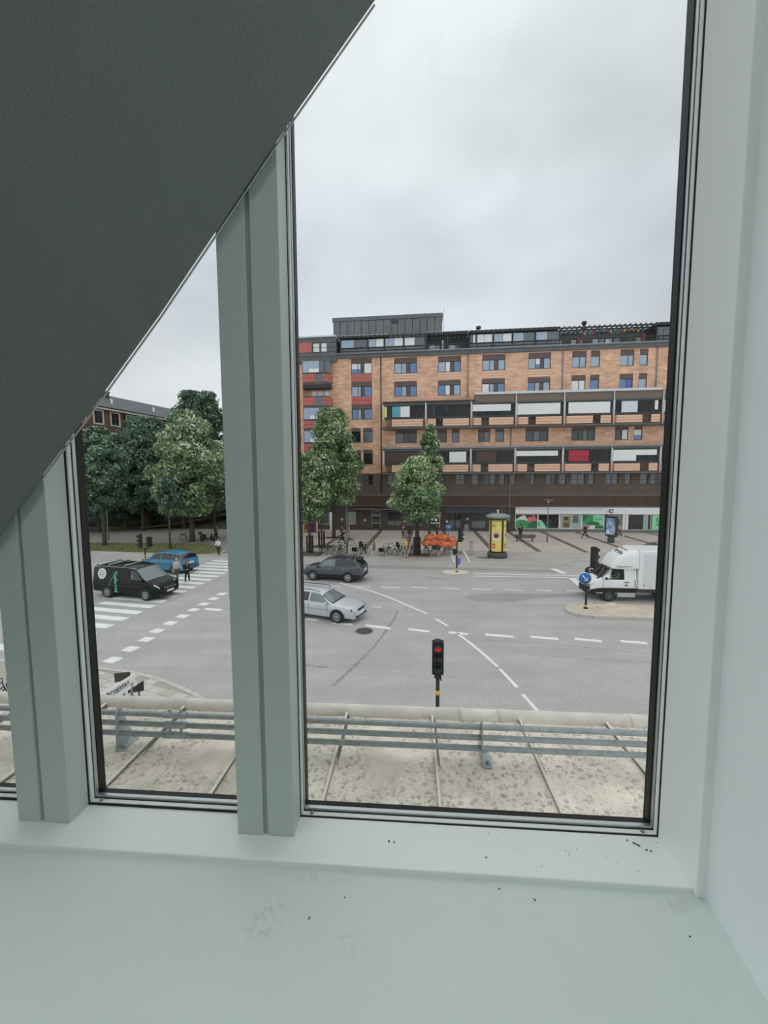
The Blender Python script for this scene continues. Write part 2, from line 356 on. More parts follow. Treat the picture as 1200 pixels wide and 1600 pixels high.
# dirt on the sill
cr_m = mt('dark_dirt', (66, 64, 58), rough=0.9)
db = MB()
db.xf(Matrix())
for (x, y, l, a) in ((0.618, 1.035, 0.018, -0.6), (0.636, 1.02, 0.006, 0.3), (0.646, 1.017, 0.004, 0), (0.60, 1.046, 0.004, 0), (0.20, 0.97, 0.003, 0), (-0.06, 1.0, 0.006, 0.2), (-0.045, 0.998, 0.004, 1)):
    t_ = MB().box(-l/2, l/2, -0.0016, 0.0016, 0, 0.0016); t_.xf(Matrix.Translation((x, y, -1.0)) @ Matrix.Rotation(a, 4, 'Z')); db.add(t_.v, t_.f)
for k in range(15):
    x, y = random.uniform(0.2, 0.68), random.uniform(0.95, 1.045); l = random.uniform(0.0005, 0.0011)
    db.box(x-l, x+l, y-l, y+l, -1.0, -0.9994)
wput('crumbs', db, cr_m, kind='stuff', label='dark crumbs of dirt scattered on the sill near the right corner', category='dirt')
db = MB()
for (x, y, l, a) in ((-0.235, 0.81, 0.006, 1.4), (0.30, 0.885, 0.006, -0.8), (0.22, 0.905, 0.004, 0.3), (0.62, 0.83, 0.004, 0.2), (-0.16, 0.86, 0.003, 0)):
    t_ = MB().box(-l/2, l/2, -0.0012, 0.0012, 0, 0.0012); t_.xf(Matrix.Translation((x, y, -1.015)) @ Matrix.Rotation(a, 4, 'Z')); db.add(t_.v, t_.f)
wput('crumbs', db, cr_m, kind='stuff', label='few tiny dark crumbs lying on the pale ledge', category='dirt')

Mw = Matrix.Translation((0, 0, EYE)) @ Matrix.Rotation(WYAW, 4, 'Z')
# ------------------------------------------------------------------ sheet-metal roof outside the window
def roof_mat():
    m = mt('weathered_sheet_roof', (226, 214, 200), k=1.25, rough=0.7, var=0.26, scale=4.5, bump=0.1, bscale=40)
    t = m.node_tree; b = t.nodes['Principled BSDF']; src = b.inputs['Base Color'].links[0].from_socket
    co = t.nodes.new('ShaderNodeTexCoord')
    n0 = t.nodes.new('ShaderNodeTexNoise'); n0.inputs['Scale'].default_value = 60; t.links.new(co.outputs['Object'], n0.inputs['Vector'])
    ad = t.nodes.new('ShaderNodeVectorMath'); ad.operation = 'MULTIPLY_ADD'; ad.inputs[1].default_value = (0.035, 0.035, 0.035); t.links.new(n0.outputs['Color'], ad.inputs[0]); t.links.new(co.outputs['Object'], ad.inputs[2])
    for (s_, lo, hi, dk) in ((28, 0.26, 0.38, 0.64), (55, 0.24, 0.36, 0.66), (105, 0.2, 0.34, 0.78)):
        v = t.nodes.new('ShaderNodeTexVoronoi'); v.inputs['Scale'].default_value = s_; t.links.new(ad.outputs[0], v.inputs['Vector'])
        r = t.nodes.new('ShaderNodeMapRange'); r.inputs['From Min'].default_value = lo; r.inputs['From Max'].default_value = hi; r.inputs['To Min'].default_value = dk; r.inputs['To Max'].default_value = 1.0
        t.links.new(v.outputs['Distance'], r.inputs['Value'])
        mk = t.nodes.new('ShaderNodeTexNoise'); mk.inputs['Scale'].default_value = 3.0; t.links.new(co.outputs['Object'], mk.inputs['Vector'])
        mr = t.nodes.new('ShaderNodeMapRange'); mr.inputs['From Min'].default_value = 0.34; mr.inputs['From Max'].default_value = 0.5; t.links.new(mk.outputs['Fac'], mr.inputs['Value'])
        mxx = t.nodes.new('ShaderNodeMix'); mxx.inputs['A'].default_value = 1.0; t.links.new(mr.outputs[0], mxx.inputs['Factor']); t.links.new(r.outputs[0], mxx.inputs['B'])
        s2 = t.nodes.new('ShaderNodeVectorMath'); s2.operation = 'SCALE'; t.links.new(src, s2.inputs[0]); t.links.new(mxx.outputs['Result'], s2.inputs['Scale']); src = s2.outputs[0]
    t.links.new(src, b.inputs['Base Color']); return m
roof_m = roof_mat()
galv = mt('galvanised_steel', (172, 180, 181), k=1.15, rough=0.5, metal=0.2, var=0.12, scale=14)
galv_d = mt('galvanised_steel_spotted', (160, 167, 168), k=1.15, rough=0.55, metal=0.15, var=0.22, scale=25)
seam_m = mt('shaded_seam_side', (128, 124, 116), k=1.1, rough=.8, var=.2, scale=12); seam_top = mt('lit_seam_fold', (226, 222, 212), k=1.2, rough=.5)  # dark side and pale top paint shade and light onto the seams
rr = thing('metal_roof', 'weathered standing seam metal roof right outside the window', 'roof', (0, 0, EYE), WYAW, kind='structure')
seams = [-4.42, -3.91, -3.405, -2.90, -2.395, -1.89, -1.386, -0.882, -0.378, 0.126, 0.628, 1.11, 1.61, 2.11]
for i in range(len(seams) - 1):
    a, b_ = seams[i], seams[i + 1]
    sg = MB(); sg.grid([[(a, 1.13, -1.395), ((a+b_)/2, 1.13, -1.403), (b_, 1.13, -1.395)], [(a, 2.2, -1.40), ((a+b_)/2, 2.2, -1.406), (b_, 2.2, -1.40)]], 0, True)
    sg.box(a, b_, 1.13, 2.2, -1.43, -1.41)
    put('roof_sheet', sg, roof_m, rr)
    put('standing_seam', MB().ext([(1.13, -1.41), (2.19, -1.41), (2.19, -1.382), (1.13, -1.376)], a - 0.004, a + 0.004, 'x').box(a - 0.007, a + 0.0045, 1.13, 2.19, -1.383, -1.3755, 1).box(a + .004, a + .018, 1.13, 2.19, -1.401, -1.3985), [seam_m, seam_top], rr)  # flat dark strip beside each seam paints its shadow
cop = MB().tube([(-4.42, 2.235, -1.405), (2.11, 2.235, -1.405)], 0.046, 14)
put('edge_roll', cop, mt('pale_roof_edge', (228, 222, 212), k=1.1, rough=0.7, var=0.15, scale=6), rr)
for x in (-1.98, -0.72, 0.30, 0.53, 1.27): put('edge_joint', MB().tube([(x - 0.02, 2.235, -1.405), (x + 0.02, 2.235, -1.405)], 0.0485, 14), MAT['pale_roof_edge'], rr)
put('wall_below', MB().box(-4.42, 2.11, 1.14, 2.2, -7.29, -1.43), mt('own_facade', (224, 224, 220), rough=0.8), rr)
# snow guard: three galvanised tubes through plate brackets
sgd = thing('snow_guard', 'three galvanised tubes of a snow guard above the metal roof', 'snow guard', tuple(Mw @ Vector((0, 1.86, -1.41))), WYAW)
TZ = [(-0.003, 0.192), (-0.005, 0.138), (-0.007, 0.084)]
for y, z in TZ: put('tube', MB().tube([(-4.4, y, z), (2.1, y, z)], 0.0135, 10), galv_d, sgd)
for bx in (-1.535, 0.349, -2.75, 1.95):
    br = MB()
    br.ext([(-0.035, 0.012), (0.05, 0.012), (0.085, 0.03), (0.05, 0.10), (0.022, 0.20), (0.004, 0.226), (-0.012, 0.226), (-0.028, 0.205), (-0.032, 0.10)], bx - 0.003, bx + 0.003, 'x')
    br.box(bx, bx + 0.05, -0.045, 0.10, 0.010, 0.015)
    o = put('bracket', br, galv, sgd, bevel=0.001)
    put('bolt', MB().lathe([(0.012, 0), (0.012, 0.004), (0.007, 0.005), (0.007, 0.013), (0.0, 0.014)], 6, (bx + 0.03, -0.02, 0.015)), galv_d, o)
    put('bolt', MB().lathe([(0.012, 0), (0.012, 0.004), (0.007, 0.005), (0.007, 0.013), (0.0, 0.014)], 6, (bx + 0.03, 0.07, 0.015)), galv_d, o)
for k, (y, z) in enumerate(TZ):
    o = put('coupling_sleeve', MB().tube([(-1.285, y, z), (-1.165, y, z)], 0.0175, 12), galv, sgd)
    for x in (-1.255, -1.195):
        dz = 0.016 if k != 1 else -0.03
        put('bolt', MB().lathe([(0.004, 0), (0.004, 0.01), (0.009, 0.01), (0.008, 0.016), (0, 0.017)], 8, (x, y, z + dz)), galv, o)
# ------------------------------------------------------------------ streets and pavements (metres, street level z = 0)
def asphalt(name, rgb, k):
    m = mt(name, rgb, k=k, rough=0.75, var=0.10, scale=0.35, bump=0.15, bscale=25, detail=8)
    t = m.node_tree; b = t.nodes['Principled BSDF']; src = b.inputs['Base Color'].links[0].from_socket
    co = t.nodes.new('ShaderNodeTexCoord')
    for (s_, a, st) in ((14.0, 0.16, (1, 1, 1)), (0.8, 0.07, (0.15, 1.6, 1))):
        mp_ = t.nodes.new('ShaderNodeMapping'); mp_.inputs['Scale'].default_value = st; mp_.inputs['Rotation'].default_value = (0, 0, 0.13)
        t.links.new(co.outputs['Object'], mp_.inputs[0])
        n = t.nodes.new('ShaderNodeTexNoise'); n.inputs['Scale'].default_value = s_; n.inputs['Detail'].default_value = 6; t.links.new(mp_.outputs[0], n.inputs['Vector'])
        r = t.nodes.new('ShaderNodeMapRange'); r.inputs['From Min'].default_value = 0.3; r.inputs['From Max'].default_value = 0.7; r.inputs['To Min'].default_value = 1-a; r.inputs['To Max'].default_value = 1+a
        t.links.new(n.outputs['Fac'], r.inputs['Value'])
        s2 = t.nodes.new('ShaderNodeVectorMath'); s2.operation = 'SCALE'; t.links.new(src, s2.inputs[0]); t.links.new(r.outputs[0], s2.inputs['Scale']); src = s2.outputs[0]
    t.links.new(src, b.inputs['Base Color']); return m
road_m = asphalt('road_asphalt', (166, 163, 160), 1.27)
path_m = asphalt('pavement_asphalt', (166, 160, 155), 1.3)
slab_m = mt('pavement_slabs', (164, 155, 148), k=1.6, rough=0.8, var=0.12, scale=0.8, bump=0.1)
band_m = mt('dark_paving_band', (104, 92, 85), k=1.3, rough=0.8, var=0.1)
kerb_m = mt('granite_kerb', (186, 184, 178), k=1.2, rough=0.8, var=0.12, scale=3)
mark_m = mt('road_paint', (235, 235, 230), k=1.15, rough=0.7, var=0.12, scale=2.0, detail=8)
patch_m = asphalt('asphalt_patch_dark', (146, 144, 142), 1.3)
crack_m = mt('tar_seam', (140, 138, 136), k=1.25, rough=0.8, var=0.2, scale=3)
road = struct('road', MB().box(-130, 130, 2.5, 160, -0.3, 0.0), road_m, 'grey asphalt road junction seen from above', 'road')

def strip(a, b_, w, z=0.006):
    a, b_ = Vector((*a, 0)), Vector((*b_, 0)); d = (b_ - a).normalized(); s = Vector((-d.y, d.x, 0)) * w / 2
    return MB().ext([tuple((a - s)[:2]), tuple((b_ - s)[:2]), tuple((b_ + s)[:2]), tuple((a + s)[:2])], 0.0, z)
DASH = [((-4.11, 20.02), (-3.5, 19.83)), ((-2.65, 19.45), (-1.61, 19.17)), ((-0.93, 19.08), (0.29, 18.64)), ((1.17, 18.55), (2.16, 18.22)), ((3.07, 18.13), (3.94, 17.89)), ((4.75, 17.84), (5.99, 17.57)), ((6.79, 17.56), (7.95, 17.29)), ((8.72, 17.32), (9.79, 17.02)), ((10.65, 17.02), (11.69, 16.8)), ((12.6, 16.65), (13.7, 16.4)), ((14.6, 16.2), (15.7, 15.95)), ((-7.0, 20.75), (-5.9, 20.5))]
CURVE = [((-3.16, 27.16), (-1.08, 25.36)), ((-1.08, 25.36), (0.18, 23.92)), ((0.18, 23.92), (1.36, 22.16)), ((1.36, 22.16), (2.32, 20.73)), ((2.7, 19.94), (3.15, 18.95)), ((3.45, 18.0), (3.76, 17.15)), ((3.76, 17.15), (4.20, 15.6)), ((4.20, 15.6), (4.42, 14.66)), ((4.45, 14.5), (4.66, 13.15)), ((4.7, 12.7), (4.85, 11.51)), ((4.88, 11.1), (4.95, 10.1))]
THIN = [((-4.28, 26.51), (-3.0, 26.2)), ((-1.87, 26.3), (-0.98, 26.08)), ((-0.2, 26.12), (1.1, 25.85)), ((1.85, 26.01), (2.99, 25.75)), ((3.86, 25.75), (5.05, 25.5)), ((5.89, 25.57), (7.17, 25.3)), ((7.89, 25.38), (9.14, 25.1)), ((9.98, 25.25), (10.95, 25.05)), ((11.97, 25.1), (12.91, 24.9)), ((7.01, 29.84), (14.76, 28.9)), ((6.82, 29.03), (14.48, 28.33)), ((14.2, 24.75), (15.2, 24.6))]
def mark(a, b_, w, nm='lane_marking'): return put(nm, strip(a, b_, w), mark_m, road)
for a, b_ in DASH: mark(a, b_, 0.24)
for a, b_ in CURVE: mark(a, b_, 0.13)
for i, (a, b_) in enumerate(THIN): mark(a, b_, 0.12 if i < 9 or i > 10 else 0.15)
for a, b_, w in (((13.9, 28.6), (13.45, 25.9), 0.45), ((13.75, 31.3), (14.0, 29.7), 0.5), ((18.73, 33.88), (18.45, 32.47), 0.2), ((13.2, 22.4), (13.5, 21.75), 0.55), ((-0.76, 21.95), (-0.17, 21.83), 0.10)): mark(a, b_, w)
d_s = Vector((1, -0.235)).normalized()
for k in range(19):                          # zebra crossing of the main road, a stripe each
    yk = 34.2 - 1.01 * k; xr = -12.05 - 0.115 * (34.2 - yk) ; b_ = Vector((xr, yk)); a = b_ - d_s * 3.7
    mark(tuple(a), tuple(b_), 0.50, 'crossing_stripe')
for k in range(13):
    c_ = Vector((-10.5 - 0.1 * k + (0.03 * k if k > 6 else 0), 24.62 - 1.025 * k)); mark(tuple(c_ - d_s * 0.28), tuple(c_ + d_s * 0.28), 0.48, 'crossing_dash')
mark((-10.25, 21.72), (-9.2, 21.45), 0.32, 'crossing_dash')
PATCH = [(4.84, 23.72), (5.5, 24.15), (6.12, 24.39), (7.84, 24.65), (9.62, 24.34), (12.49, 24.44), (12.08, 23.63), (8.97, 23.28), (7.6, 22.67), (6.6, 22.6), (5.5, 22.95)]
put('asphalt_patch', MB().ext(PATCH, 0, 0.003), patch_m, road)
put('asphalt_patch', MB().ext([(3.0, 28.55), (3.5, 28.75), (4.2, 28.5), (4.4, 28.1), (3.6, 28.05)], 0, 0.003), patch_m, road)
put('asphalt_patch', MB().ext([(-8, 32.6), (8.8, 30.5), (13.9, 29.9), (13.9, 30.9), (8.8, 31.6), (-8, 33.9)], 0, 0.003), patch_m, road)
for seg, w in (([(1.48, 22.39), (1.3, 21.7), (1.18, 21.06)], 0.05), ([(0.72, 21.17), (0.55, 20.1), (0.34, 19.33), (-0.02, 18.01), (-0.45, 16.58), (-1.05, 15.08), (-1.84, 13.29)], 0.12), ([(-3.4, 15.0), (-2.7, 14.75), (-2.2, 14.7)], 0.08), ([(12.0, 14.9), (9.5, 15.1), (6.0, 15.7)], 0.03), ([(4.6, 17.2), (7.5, 16.75), (10.5, 15.9), (12.6, 15.6)], 0.03)):
    c = MB()
    for a, b_ in zip(seg, seg[1:]):
        s_ = strip(a, b_, w * random.uniform(0.7, 1.2), 0.003); c.add(s_.v, s_.f)
    put('tar_seam', c, crack_m, road)
mh = thing('manhole_cover', 'round cast iron manhole cover in the asphalt below the silver estate car', 'manhole', (-0.98, 18.33, 0))
put('rim', MB().lathe([(0.44, 0), (0.44, 0.008), (0.36, 0.010), (0.36, 0.0)], 24), mt('manhole_rim', (112, 110, 106), k=1.1, rough=0.7), mh)
cv = MB().lathe([(0.35, 0), (0.35, 0.008), (0, 0.008)], 24)
for i in range(-3, 4):
    for j in range(-3, 4):
        if i*i + j*j < 9: cv.box(i*0.09-0.03, i*0.09+0.03, j*0.09-0.03, j*0.09+0.03, 0.008, 0.013)
put('cover', cv, mt('manhole_iron', (86, 84, 82), k=1.0, rough=0.6, var=0.2, scale=8), mh)

# far pavement: asphalt cycle strip, granite kerbs, slab pavement with dark bands
K1 = [(-9.9, 35.3), (-7.0, 34.95), (-2.0, 34.3), (5.54, 33.35), (10.0, 32.75), (14.0, 32.25), (14.9, 32.4), (15.7, 33.2), (16.4, 33.95), (17.3, 34.25), (22.95, 33.6), (45, 30.9)]
BYAW = -0.107755
BO = Vector((17.598, 53.168, 0)); bex = Vector((math.cos(BYAW), math.sin(BYAW), 0)); bey = Vector((-math.sin(BYAW), math.cos(BYAW), 0))
def bp(u, v): q = BO + bex * u + bey * v; return (q.x, q.y)
KV = -15.4                                   # second kerb, distance in front of the facade
far = struct('pavement', MB().ext(K1 + [bp(34, KV), bp(-25.3, KV)], 0.0, 0.11), path_m, 'asphalt cycle strip with bicycle stands along the far kerb', 'pavement')
sl = struct('pavement', MB().ext([bp(-25.3, KV), bp(34, KV), bp(34, 0.3), bp(-30, 0.3), bp(-30, -9)], 0.0, 0.14), slab_m, 'grey slab pavement with dark bands in front of the apartment block', 'pavement')
def kerb(pts, z, w=0.16, parent=None):
    for a, b_ in zip(pts, pts[1:]):
        a, b_ = Vector((*a, 0)), Vector((*b_, 0)); d = (b_ - a); n = max(1, int(d.length / 1.6))
        for i in range(n):
            p, q = a + d * (i / n), a + d * ((i + 1) / n); e_ = (q - p).normalized() * 0.008; s = Vector((-e_.y, e_.x, 0)).normalized() * w / 2
            p, q = p + e_, q - e_
            put('kerbstone', MB().ext([tuple((p - s)[:2]), tuple((q - s)[:2]), tuple((q + s)[:2]), tuple((p + s)[:2])], 0.0, z), kerb_m, parent)
kerb(K1, 0.125, 0.15, far)
kerb([bp(-25.3, KV), bp(34, KV)], 0.155, 0.13, sl)
for u in (-23.0, -18.4, -14.07, -9.59, -5.35, -0.85, 3.6, 8.1, 12.69, 17.28, 21.8, 26.3):
    put('paving_band', MB().ext([bp(u, KV + 0.2), bp(u + 0.55, KV + 0.2), bp(u + 0.55, -0.1), bp(u, -0.1)], 0.10, 0.148), band_m, sl)
for a, b_ in (((6.74, 39.0), (6.12, 33.6)), ((8.03, 39.0), (7.48, 33.5))):
    s_ = strip(a, b_, 0.16); s_.xf(Matrix.Translation((0, 0, 0.11))); put('lane_marking', s_, mark_m, far)
s_ = MB().ext([(8.6, 35.75), (9.75, 35.45), (9.6, 34.9), (8.75, 35.25)], 0.11, 0.116)
tag_o = put('drain_cover', s_, mt('drain_iron', (70, 69, 66), rough=0.7), None, label='dark iron drain cover in the cycle strip beside the advertising column', category='drain cover')
# tree pits
pit_m = mt('tree_pit_gravel', (96, 88, 78), k=1.1, rough=0.95, var=0.25, scale=6)
for (x, y, w, d_) in ((-7.3, 37.6, 2.6, 2.2), (-6.6, 41.6, 2.2, 1.8), (-6.1, 48.0, 2.4, 1.6), (3.3, 36.7, 2.0, 1.6)):
    c, s = math.cos(BYAW), math.sin(BYAW)
    q = [(x + c*a - s*b_, y + s*a + c*b_) for a, b_ in ((-w/2, -d_/2), (w/2, -d_/2), (w/2, d_/2), (-w/2, d_/2))]
    put('tree_pit', MB().ext(q, 0.10, 0.152), pit_m, sl)

# traffic islands
isl_m = mt('island_paving', (188, 174, 158), k=1.35, rough=0.85, var=0.16, scale=1.3)
IS2 = [(10.30, 21.50), (10.08, 21.05), (10.07, 20.55), (10.34, 20.18), (10.91, 19.97), (14.62, 19.55), (20.0, 19.0), (20.0, 21.2), (16.0, 21.63), (11.96, 21.91), (10.99, 21.84)]
isl = struct('traffic_island', MB().ext(IS2, 0.0, 0.13), isl_m, 'long paved traffic island with granite kerb in front of the white box van', 'traffic island')
kerb(IS2[-2:] + IS2[:6], 0.15, 0.18, isl)
for k in range(46):                           # broken setts at the island's nose and rows of slabs behind
    if k < 16:
        x, y = 10.45 + (k % 5) * 0.36 + random.uniform(-.05, .05), 20.32 + (k // 5) * 0.40 + random.uniform(-.05, .05); w = random.uniform(.24, .32); h = random.uniform(.2, .3)
    else:
        j = k - 16; x, y = 12.4 + (j % 10) * 0.62 + 0.3 * (j // 10 % 2), 20.1 - 0.11 * ((j % 10) * .62) + (j // 10) * 0.55; w, h = 0.60, 0.52
    put('paving_slab', MB().box(x, x + w, y, y + h, 0.10, 0.136 + (random.uniform(0, .025) if k < 16 else random.uniform(0, .004))), kerb_m if random.random() < (.35 if k < 16 else 0) else isl_m, isl)
ov = [(5.57 + 1.03 * math.cos(2*math.pi*k/28) * (1.0), 29.85 + 0.62 * math.sin(2*math.pi*k/28)) for k in range(28)]
i3 = struct('traffic_island', MB().ext(ov, 0.0, 0.15), mt('pale_concrete', (214, 208, 196), k=1.15, rough=0.8, var=0.08), 'small oval pale concrete island carrying the distant traffic light', 'traffic island', bevel=0.03)

# near pavement corner with cut pavers
PC = [(-16, 15.2), (-12.4, 14.75), (-10.77, 14.38), (-9.7, 14.17), (-8.77, 13.83), (-7.83, 13.42), (-7.01, 12.95), (-6.54, 12.66), (-6.17, 12.43), (-5.6, 11.9), (-5.2, 11.2), (-5.0, 10.2), (-5.0, 6.0), (-16, 6.0)]
np_ = struct('pavement', MB().ext(PC, 0.0, 0.10), mt('paver_joint', (178, 174, 164), rough=0.9), 'pale paver pavement on the rounded near street corner', 'pavement')
kerb(PC[:-2], 0.135, 0.16, np_)
pv_m = mt('pale_pavers', (206, 202, 192), k=1.0, rough=0.85, var=0.10, scale=2)
pv2 = mt('pale_pavers_warm', (196, 190, 178), k=1.0, rough=0.85, var=0.10, scale=2)
def inside(p, poly):
    c = False; j = len(poly) - 1
    for i in range(len(poly)):
        if (poly[i][1] > p[1]) != (poly[j][1] > p[1]) and p[0] < (poly[j][0]-poly[i][0])*(p[1]-poly[i][1])/(poly[j][1]-poly[i][1]) + poly[i][0]: c = not c
        j = i
    return c
dy_ = Vector((0.55, 0.835)).normalized(); dx_ = Vector((0.93, -0.37)).normalized()
n_p = 0
for j in range(-12, 13):
    for i in range(-14, 14):
        w = 0.52 if (i + j) % 3 else 0.34
        o_ = Vector((-8.6, 12.6)) + dx_ * (i * 0.52 + (0.26 if j % 2 else 0)) + dy_ * (j * 0.36)
        c4 = [o_, o_ + dx_ * 0.50, o_ + dx_ * 0.50 + dy_ * 0.34, o_ + dy_ * 0.34]
        ctr = (o_ + dx_ * .25 + dy_ * .17)
        if not all(inside(q, PC) for q in c4) or ctr.y < 10.6 or ctr.x < -12.5: continue
        if min((Vector(k_) - ctr).length for k_ in PC[1:-2]) < 0.22: continue
        n_p += 1
        put('paver', MB().ext([tuple(q) for q in c4], 0.08, 0.118 + random.uniform(0, .006)), pv_m if random.random() < .7 else pv2, np_)

# left: verge, park path, rising park ground
grass_m = mt('verge_grass', (118, 122, 82), k=1.2, rough=0.95, var=0.3, scale=1.6, bump=0.6, bscale=30)
VG = [(-60, 44.6), (-29.56, 39.35), (-18.5, 37.35), (-16.9, 37.6), (-16.2, 38.4), (-16.4, 39.6), (-19.2, 44.0), (-33.4, 44.8), (-60, 48)]
ver = struct('lawn', MB().ext(VG, 0.0, 0.12), grass_m, 'mown grass verge between the road and the park path', 'lawn')
kerb([(-40, 41.15), (-29.56, 39.35), (-18.5, 37.35), (-16.9, 37.6), (-16.2, 38.4), (-16.4, 39.6)], 0.14, 0.16, ver)
gb = MB()
for k in range(6000):
    x = random.uniform(-36, -16.6); y0 = 39.35 - (x + 29.56) * 0.18 ; y = y0 + 0.3 + random.random() ** 1.3 * 5.2
    if not inside((x, y), VG): continue
    h, w, a = random.uniform(.05, .16), random.uniform(.02, .05), random.uniform(0, 6.28); c, s = math.cos(a) * w, math.sin(a) * w
    gb.add([(x-c, y-s, .12), (x+c, y+s, .12), (x+random.uniform(-.05,.05), y+random.uniform(-.05,.05), .12+h)], [(0, 1, 2)], random.choice((0, 0, 1)))
put('blades', gb, [grass_m, mt('dry_grass', (136, 132, 86), rough=0.95)], ver, kind='stuff')
pk_m = asphalt('park_path_asphalt', (134, 131, 126), 1.3)
struct('path', MB().ext([(-70, 46), (-33.4, 44.9), (-19.0, 44.2), (-16.2, 38.6), (-13.6, 39.5), (-14.2, 60), (-22, 56), (-40, 58.5), (-70, 62)], 0.0, 0.10), pk_m, 'wide grey asphalt path behind the grass verge', 'path')
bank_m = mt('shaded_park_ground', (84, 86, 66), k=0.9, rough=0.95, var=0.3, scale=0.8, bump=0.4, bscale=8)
bk_ = MB(); rows = []
for t, z in ((0, 0.0), (.06, .35), (.25, 1.2), (.6, 2.8), (1, 4.2)):
    rows.append([(x, (61.5 - (x + 45) * 0.17) + t * 26, z * (1.0 if x < -22 else 0.8)) for x in (-95, -70, -50, -38, -28, -20, -15)])
bk_.grid(rows, 0, True)
struct('hill', bk_, bank_m, 'shaded park slope rising behind the trees', 'hill')
pth = MB(); rows = []
for x, y, z in ((-43, 56.3, .12), (-38, 57.8, .15), (-33, 59.3, .45), (-28, 62.0, 1.25), (-24, 66, 2.3), (-21, 71, 3.1)):
    rows.append([(x - .55, y + 1.0, z + .10), (x + .55, y - 1.0, z + .06)])
pth.grid(rows, 0, True, True)
struct('path', pth, mt('pale_gravel_path', (150, 147, 140), k=1.1, rough=0.9, var=0.1), 'pale curved path climbing the park slope', 'path')
# ------------------------------------------------------------------ the brick apartment block (facade frame: x along, y away, z up)
def brickmat(name, rgb, k, alt, varc=0.18):
    m = mt(name, rgb, k=k, rough=0.9, var=varc, scale=0.5)
    t = m.node_tree; b = t.nodes['Principled BSDF']; src = b.inputs['Base Color'].links[0].from_socket
    co = t.nodes.new('ShaderNodeTexCoord'); sp_ = t.nodes.new('ShaderNodeSeparateXYZ'); t.links.new(co.outputs['Object'], sp_.inputs[0])
    cb = t.nodes.new('ShaderNodeCombineXYZ'); ax_ = t.nodes.new('ShaderNodeMath'); ax_.operation = 'ADD'
    t.links.new(sp_.outputs['X'], ax_.inputs[0]); t.links.new(sp_.outputs['Y'], ax_.inputs[1])
    t.links.new(ax_.outputs[0], cb.inputs['X']); t.links.new(sp_.outputs['Z'], cb.inputs['Y'])
    bk = t.nodes.new('ShaderNodeTexBrick'); bk.inputs['Scale'].default_value = 1.0; bk.inputs['Brick Width'].default_value = 0.7; bk.inputs['Row Height'].default_value = 0.22
    bk.inputs['Mortar Size'].default_value = 0.012
    bk.inputs['Color1'].default_value = (1.06, 1.06, 1.06, 1); bk.inputs['Color2'].default_value = (*alt, 1); bk.inputs['Mortar'].default_value = (1.0, 1.0, 1.02, 1)
    t.links.new(cb.outputs[0], bk.inputs['Vector'])
    v = t.nodes.new('ShaderNodeVectorMath'); v.operation = 'MULTIPLY'; t.links.new(src, v.inputs[0]); t.links.new(bk.outputs['Color'], v.inputs[1]); t.links.new(v.outputs[0], b.inputs['Base Color'])
    return m
b_or = brickmat('orange_brown_brick', (182, 147, 124), 1.9, (0.74, 0.72, 0.70))
b_dk = brickmat('dark_grey_brown_brick', (96, 85, 77), 1.35, (0.86, 0.86, 0.86))
b_gf = brickmat('dark_ground_floor_brick', (84, 74, 67), 1.2, (0.85, 0.85, 0.85))
rust = mt('rusty_brown_fascia', (78, 60, 52), k=1.3, rough=0.8, var=0.25, scale=1.2, stretch=(3, 1, 0.4))
brown = mt('dark_brown_window_frame', (72, 64, 60), k=1.3, rough=0.6)
header_m = mt('brown_header_panel', (96, 84, 80), k=1.3, rough=0.6, var=0.08)
salmon = mt('salmon_wood_cladding', (230, 186, 160), k=1.2, rough=0.7, var=0.08, scale=1.5, stretch=(0.3, 1, 6))
redclad = mt('red_wood_cladding', (178, 102, 94), k=1.3, rough=0.7, var=0.14, scale=2, stretch=(0.3, 1, 6))
slate = mt('dark_slate_cladding', (92, 93, 95), k=1.4, rough=0.7, var=0.18, scale=1.5, bump=0.2)
zinc = mt('grey_sheet_metal', (128, 132, 136), k=1.3, rough=0.55, metal=0.2, var=0.15, scale=2)
zinc_l = mt('light_grey_gutter', (190, 194, 196), k=1.4, rough=0.5, var=0.08)
dkmet = mt('dark_metal_profile', (52, 54, 56), k=1.3, rough=0.5)
rail_m = mt('grey_railing_steel', (110, 114, 118), k=1.2, rough=0.5, metal=0.3)
slab_c = mt('balcony_slab_concrete', (104, 100, 96), k=1.2, rough=0.85, var=0.1)
def gl_solid(name, rgb, k=1.0, rough=0.06): return mt(name, rgb, k=k, rough=rough, spec=0.9)
g_sky = gl_solid('pane_painted_sky_reflection', (150, 166, 182), 1.35)  # sky reflection is put into the base colour
g_blue = gl_solid('pane_blue', (92, 124, 170), 1.3)
g_white = gl_solid('pane_white_blind', (218, 222, 224), 1.3)
g_dark = gl_solid('pane_dark', (44, 47, 50), 1.0)
g_mid = gl_solid('pane_grey', (96, 102, 108), 1.2)
PANE = {'s': g_sky, 'b': g_blue, 'w': g_white, 'd': g_dark, 'm': g_mid, 'p': header_m, 'c': mt('white_curtain_behind_pane', (226, 224, 222), k=1.3, rough=0.3, var=0.12, scale=3, stretch=(6, 1, 0.3)),
        'B': mt('violet_blue_curtain', (92, 100, 180), k=1.3, rough=0.3, var=0.12, scale=3, stretch=(6, 1, 0.3))}
BLK = thing('apartment_building', 'orange brick apartment block with glazed balconies and a dark ground floor', 'building', tuple(BO), BYAW)
def bput(name, mb, mats, parent=None, **kw): return put(name, mb, mats, parent or BLK, **kw)
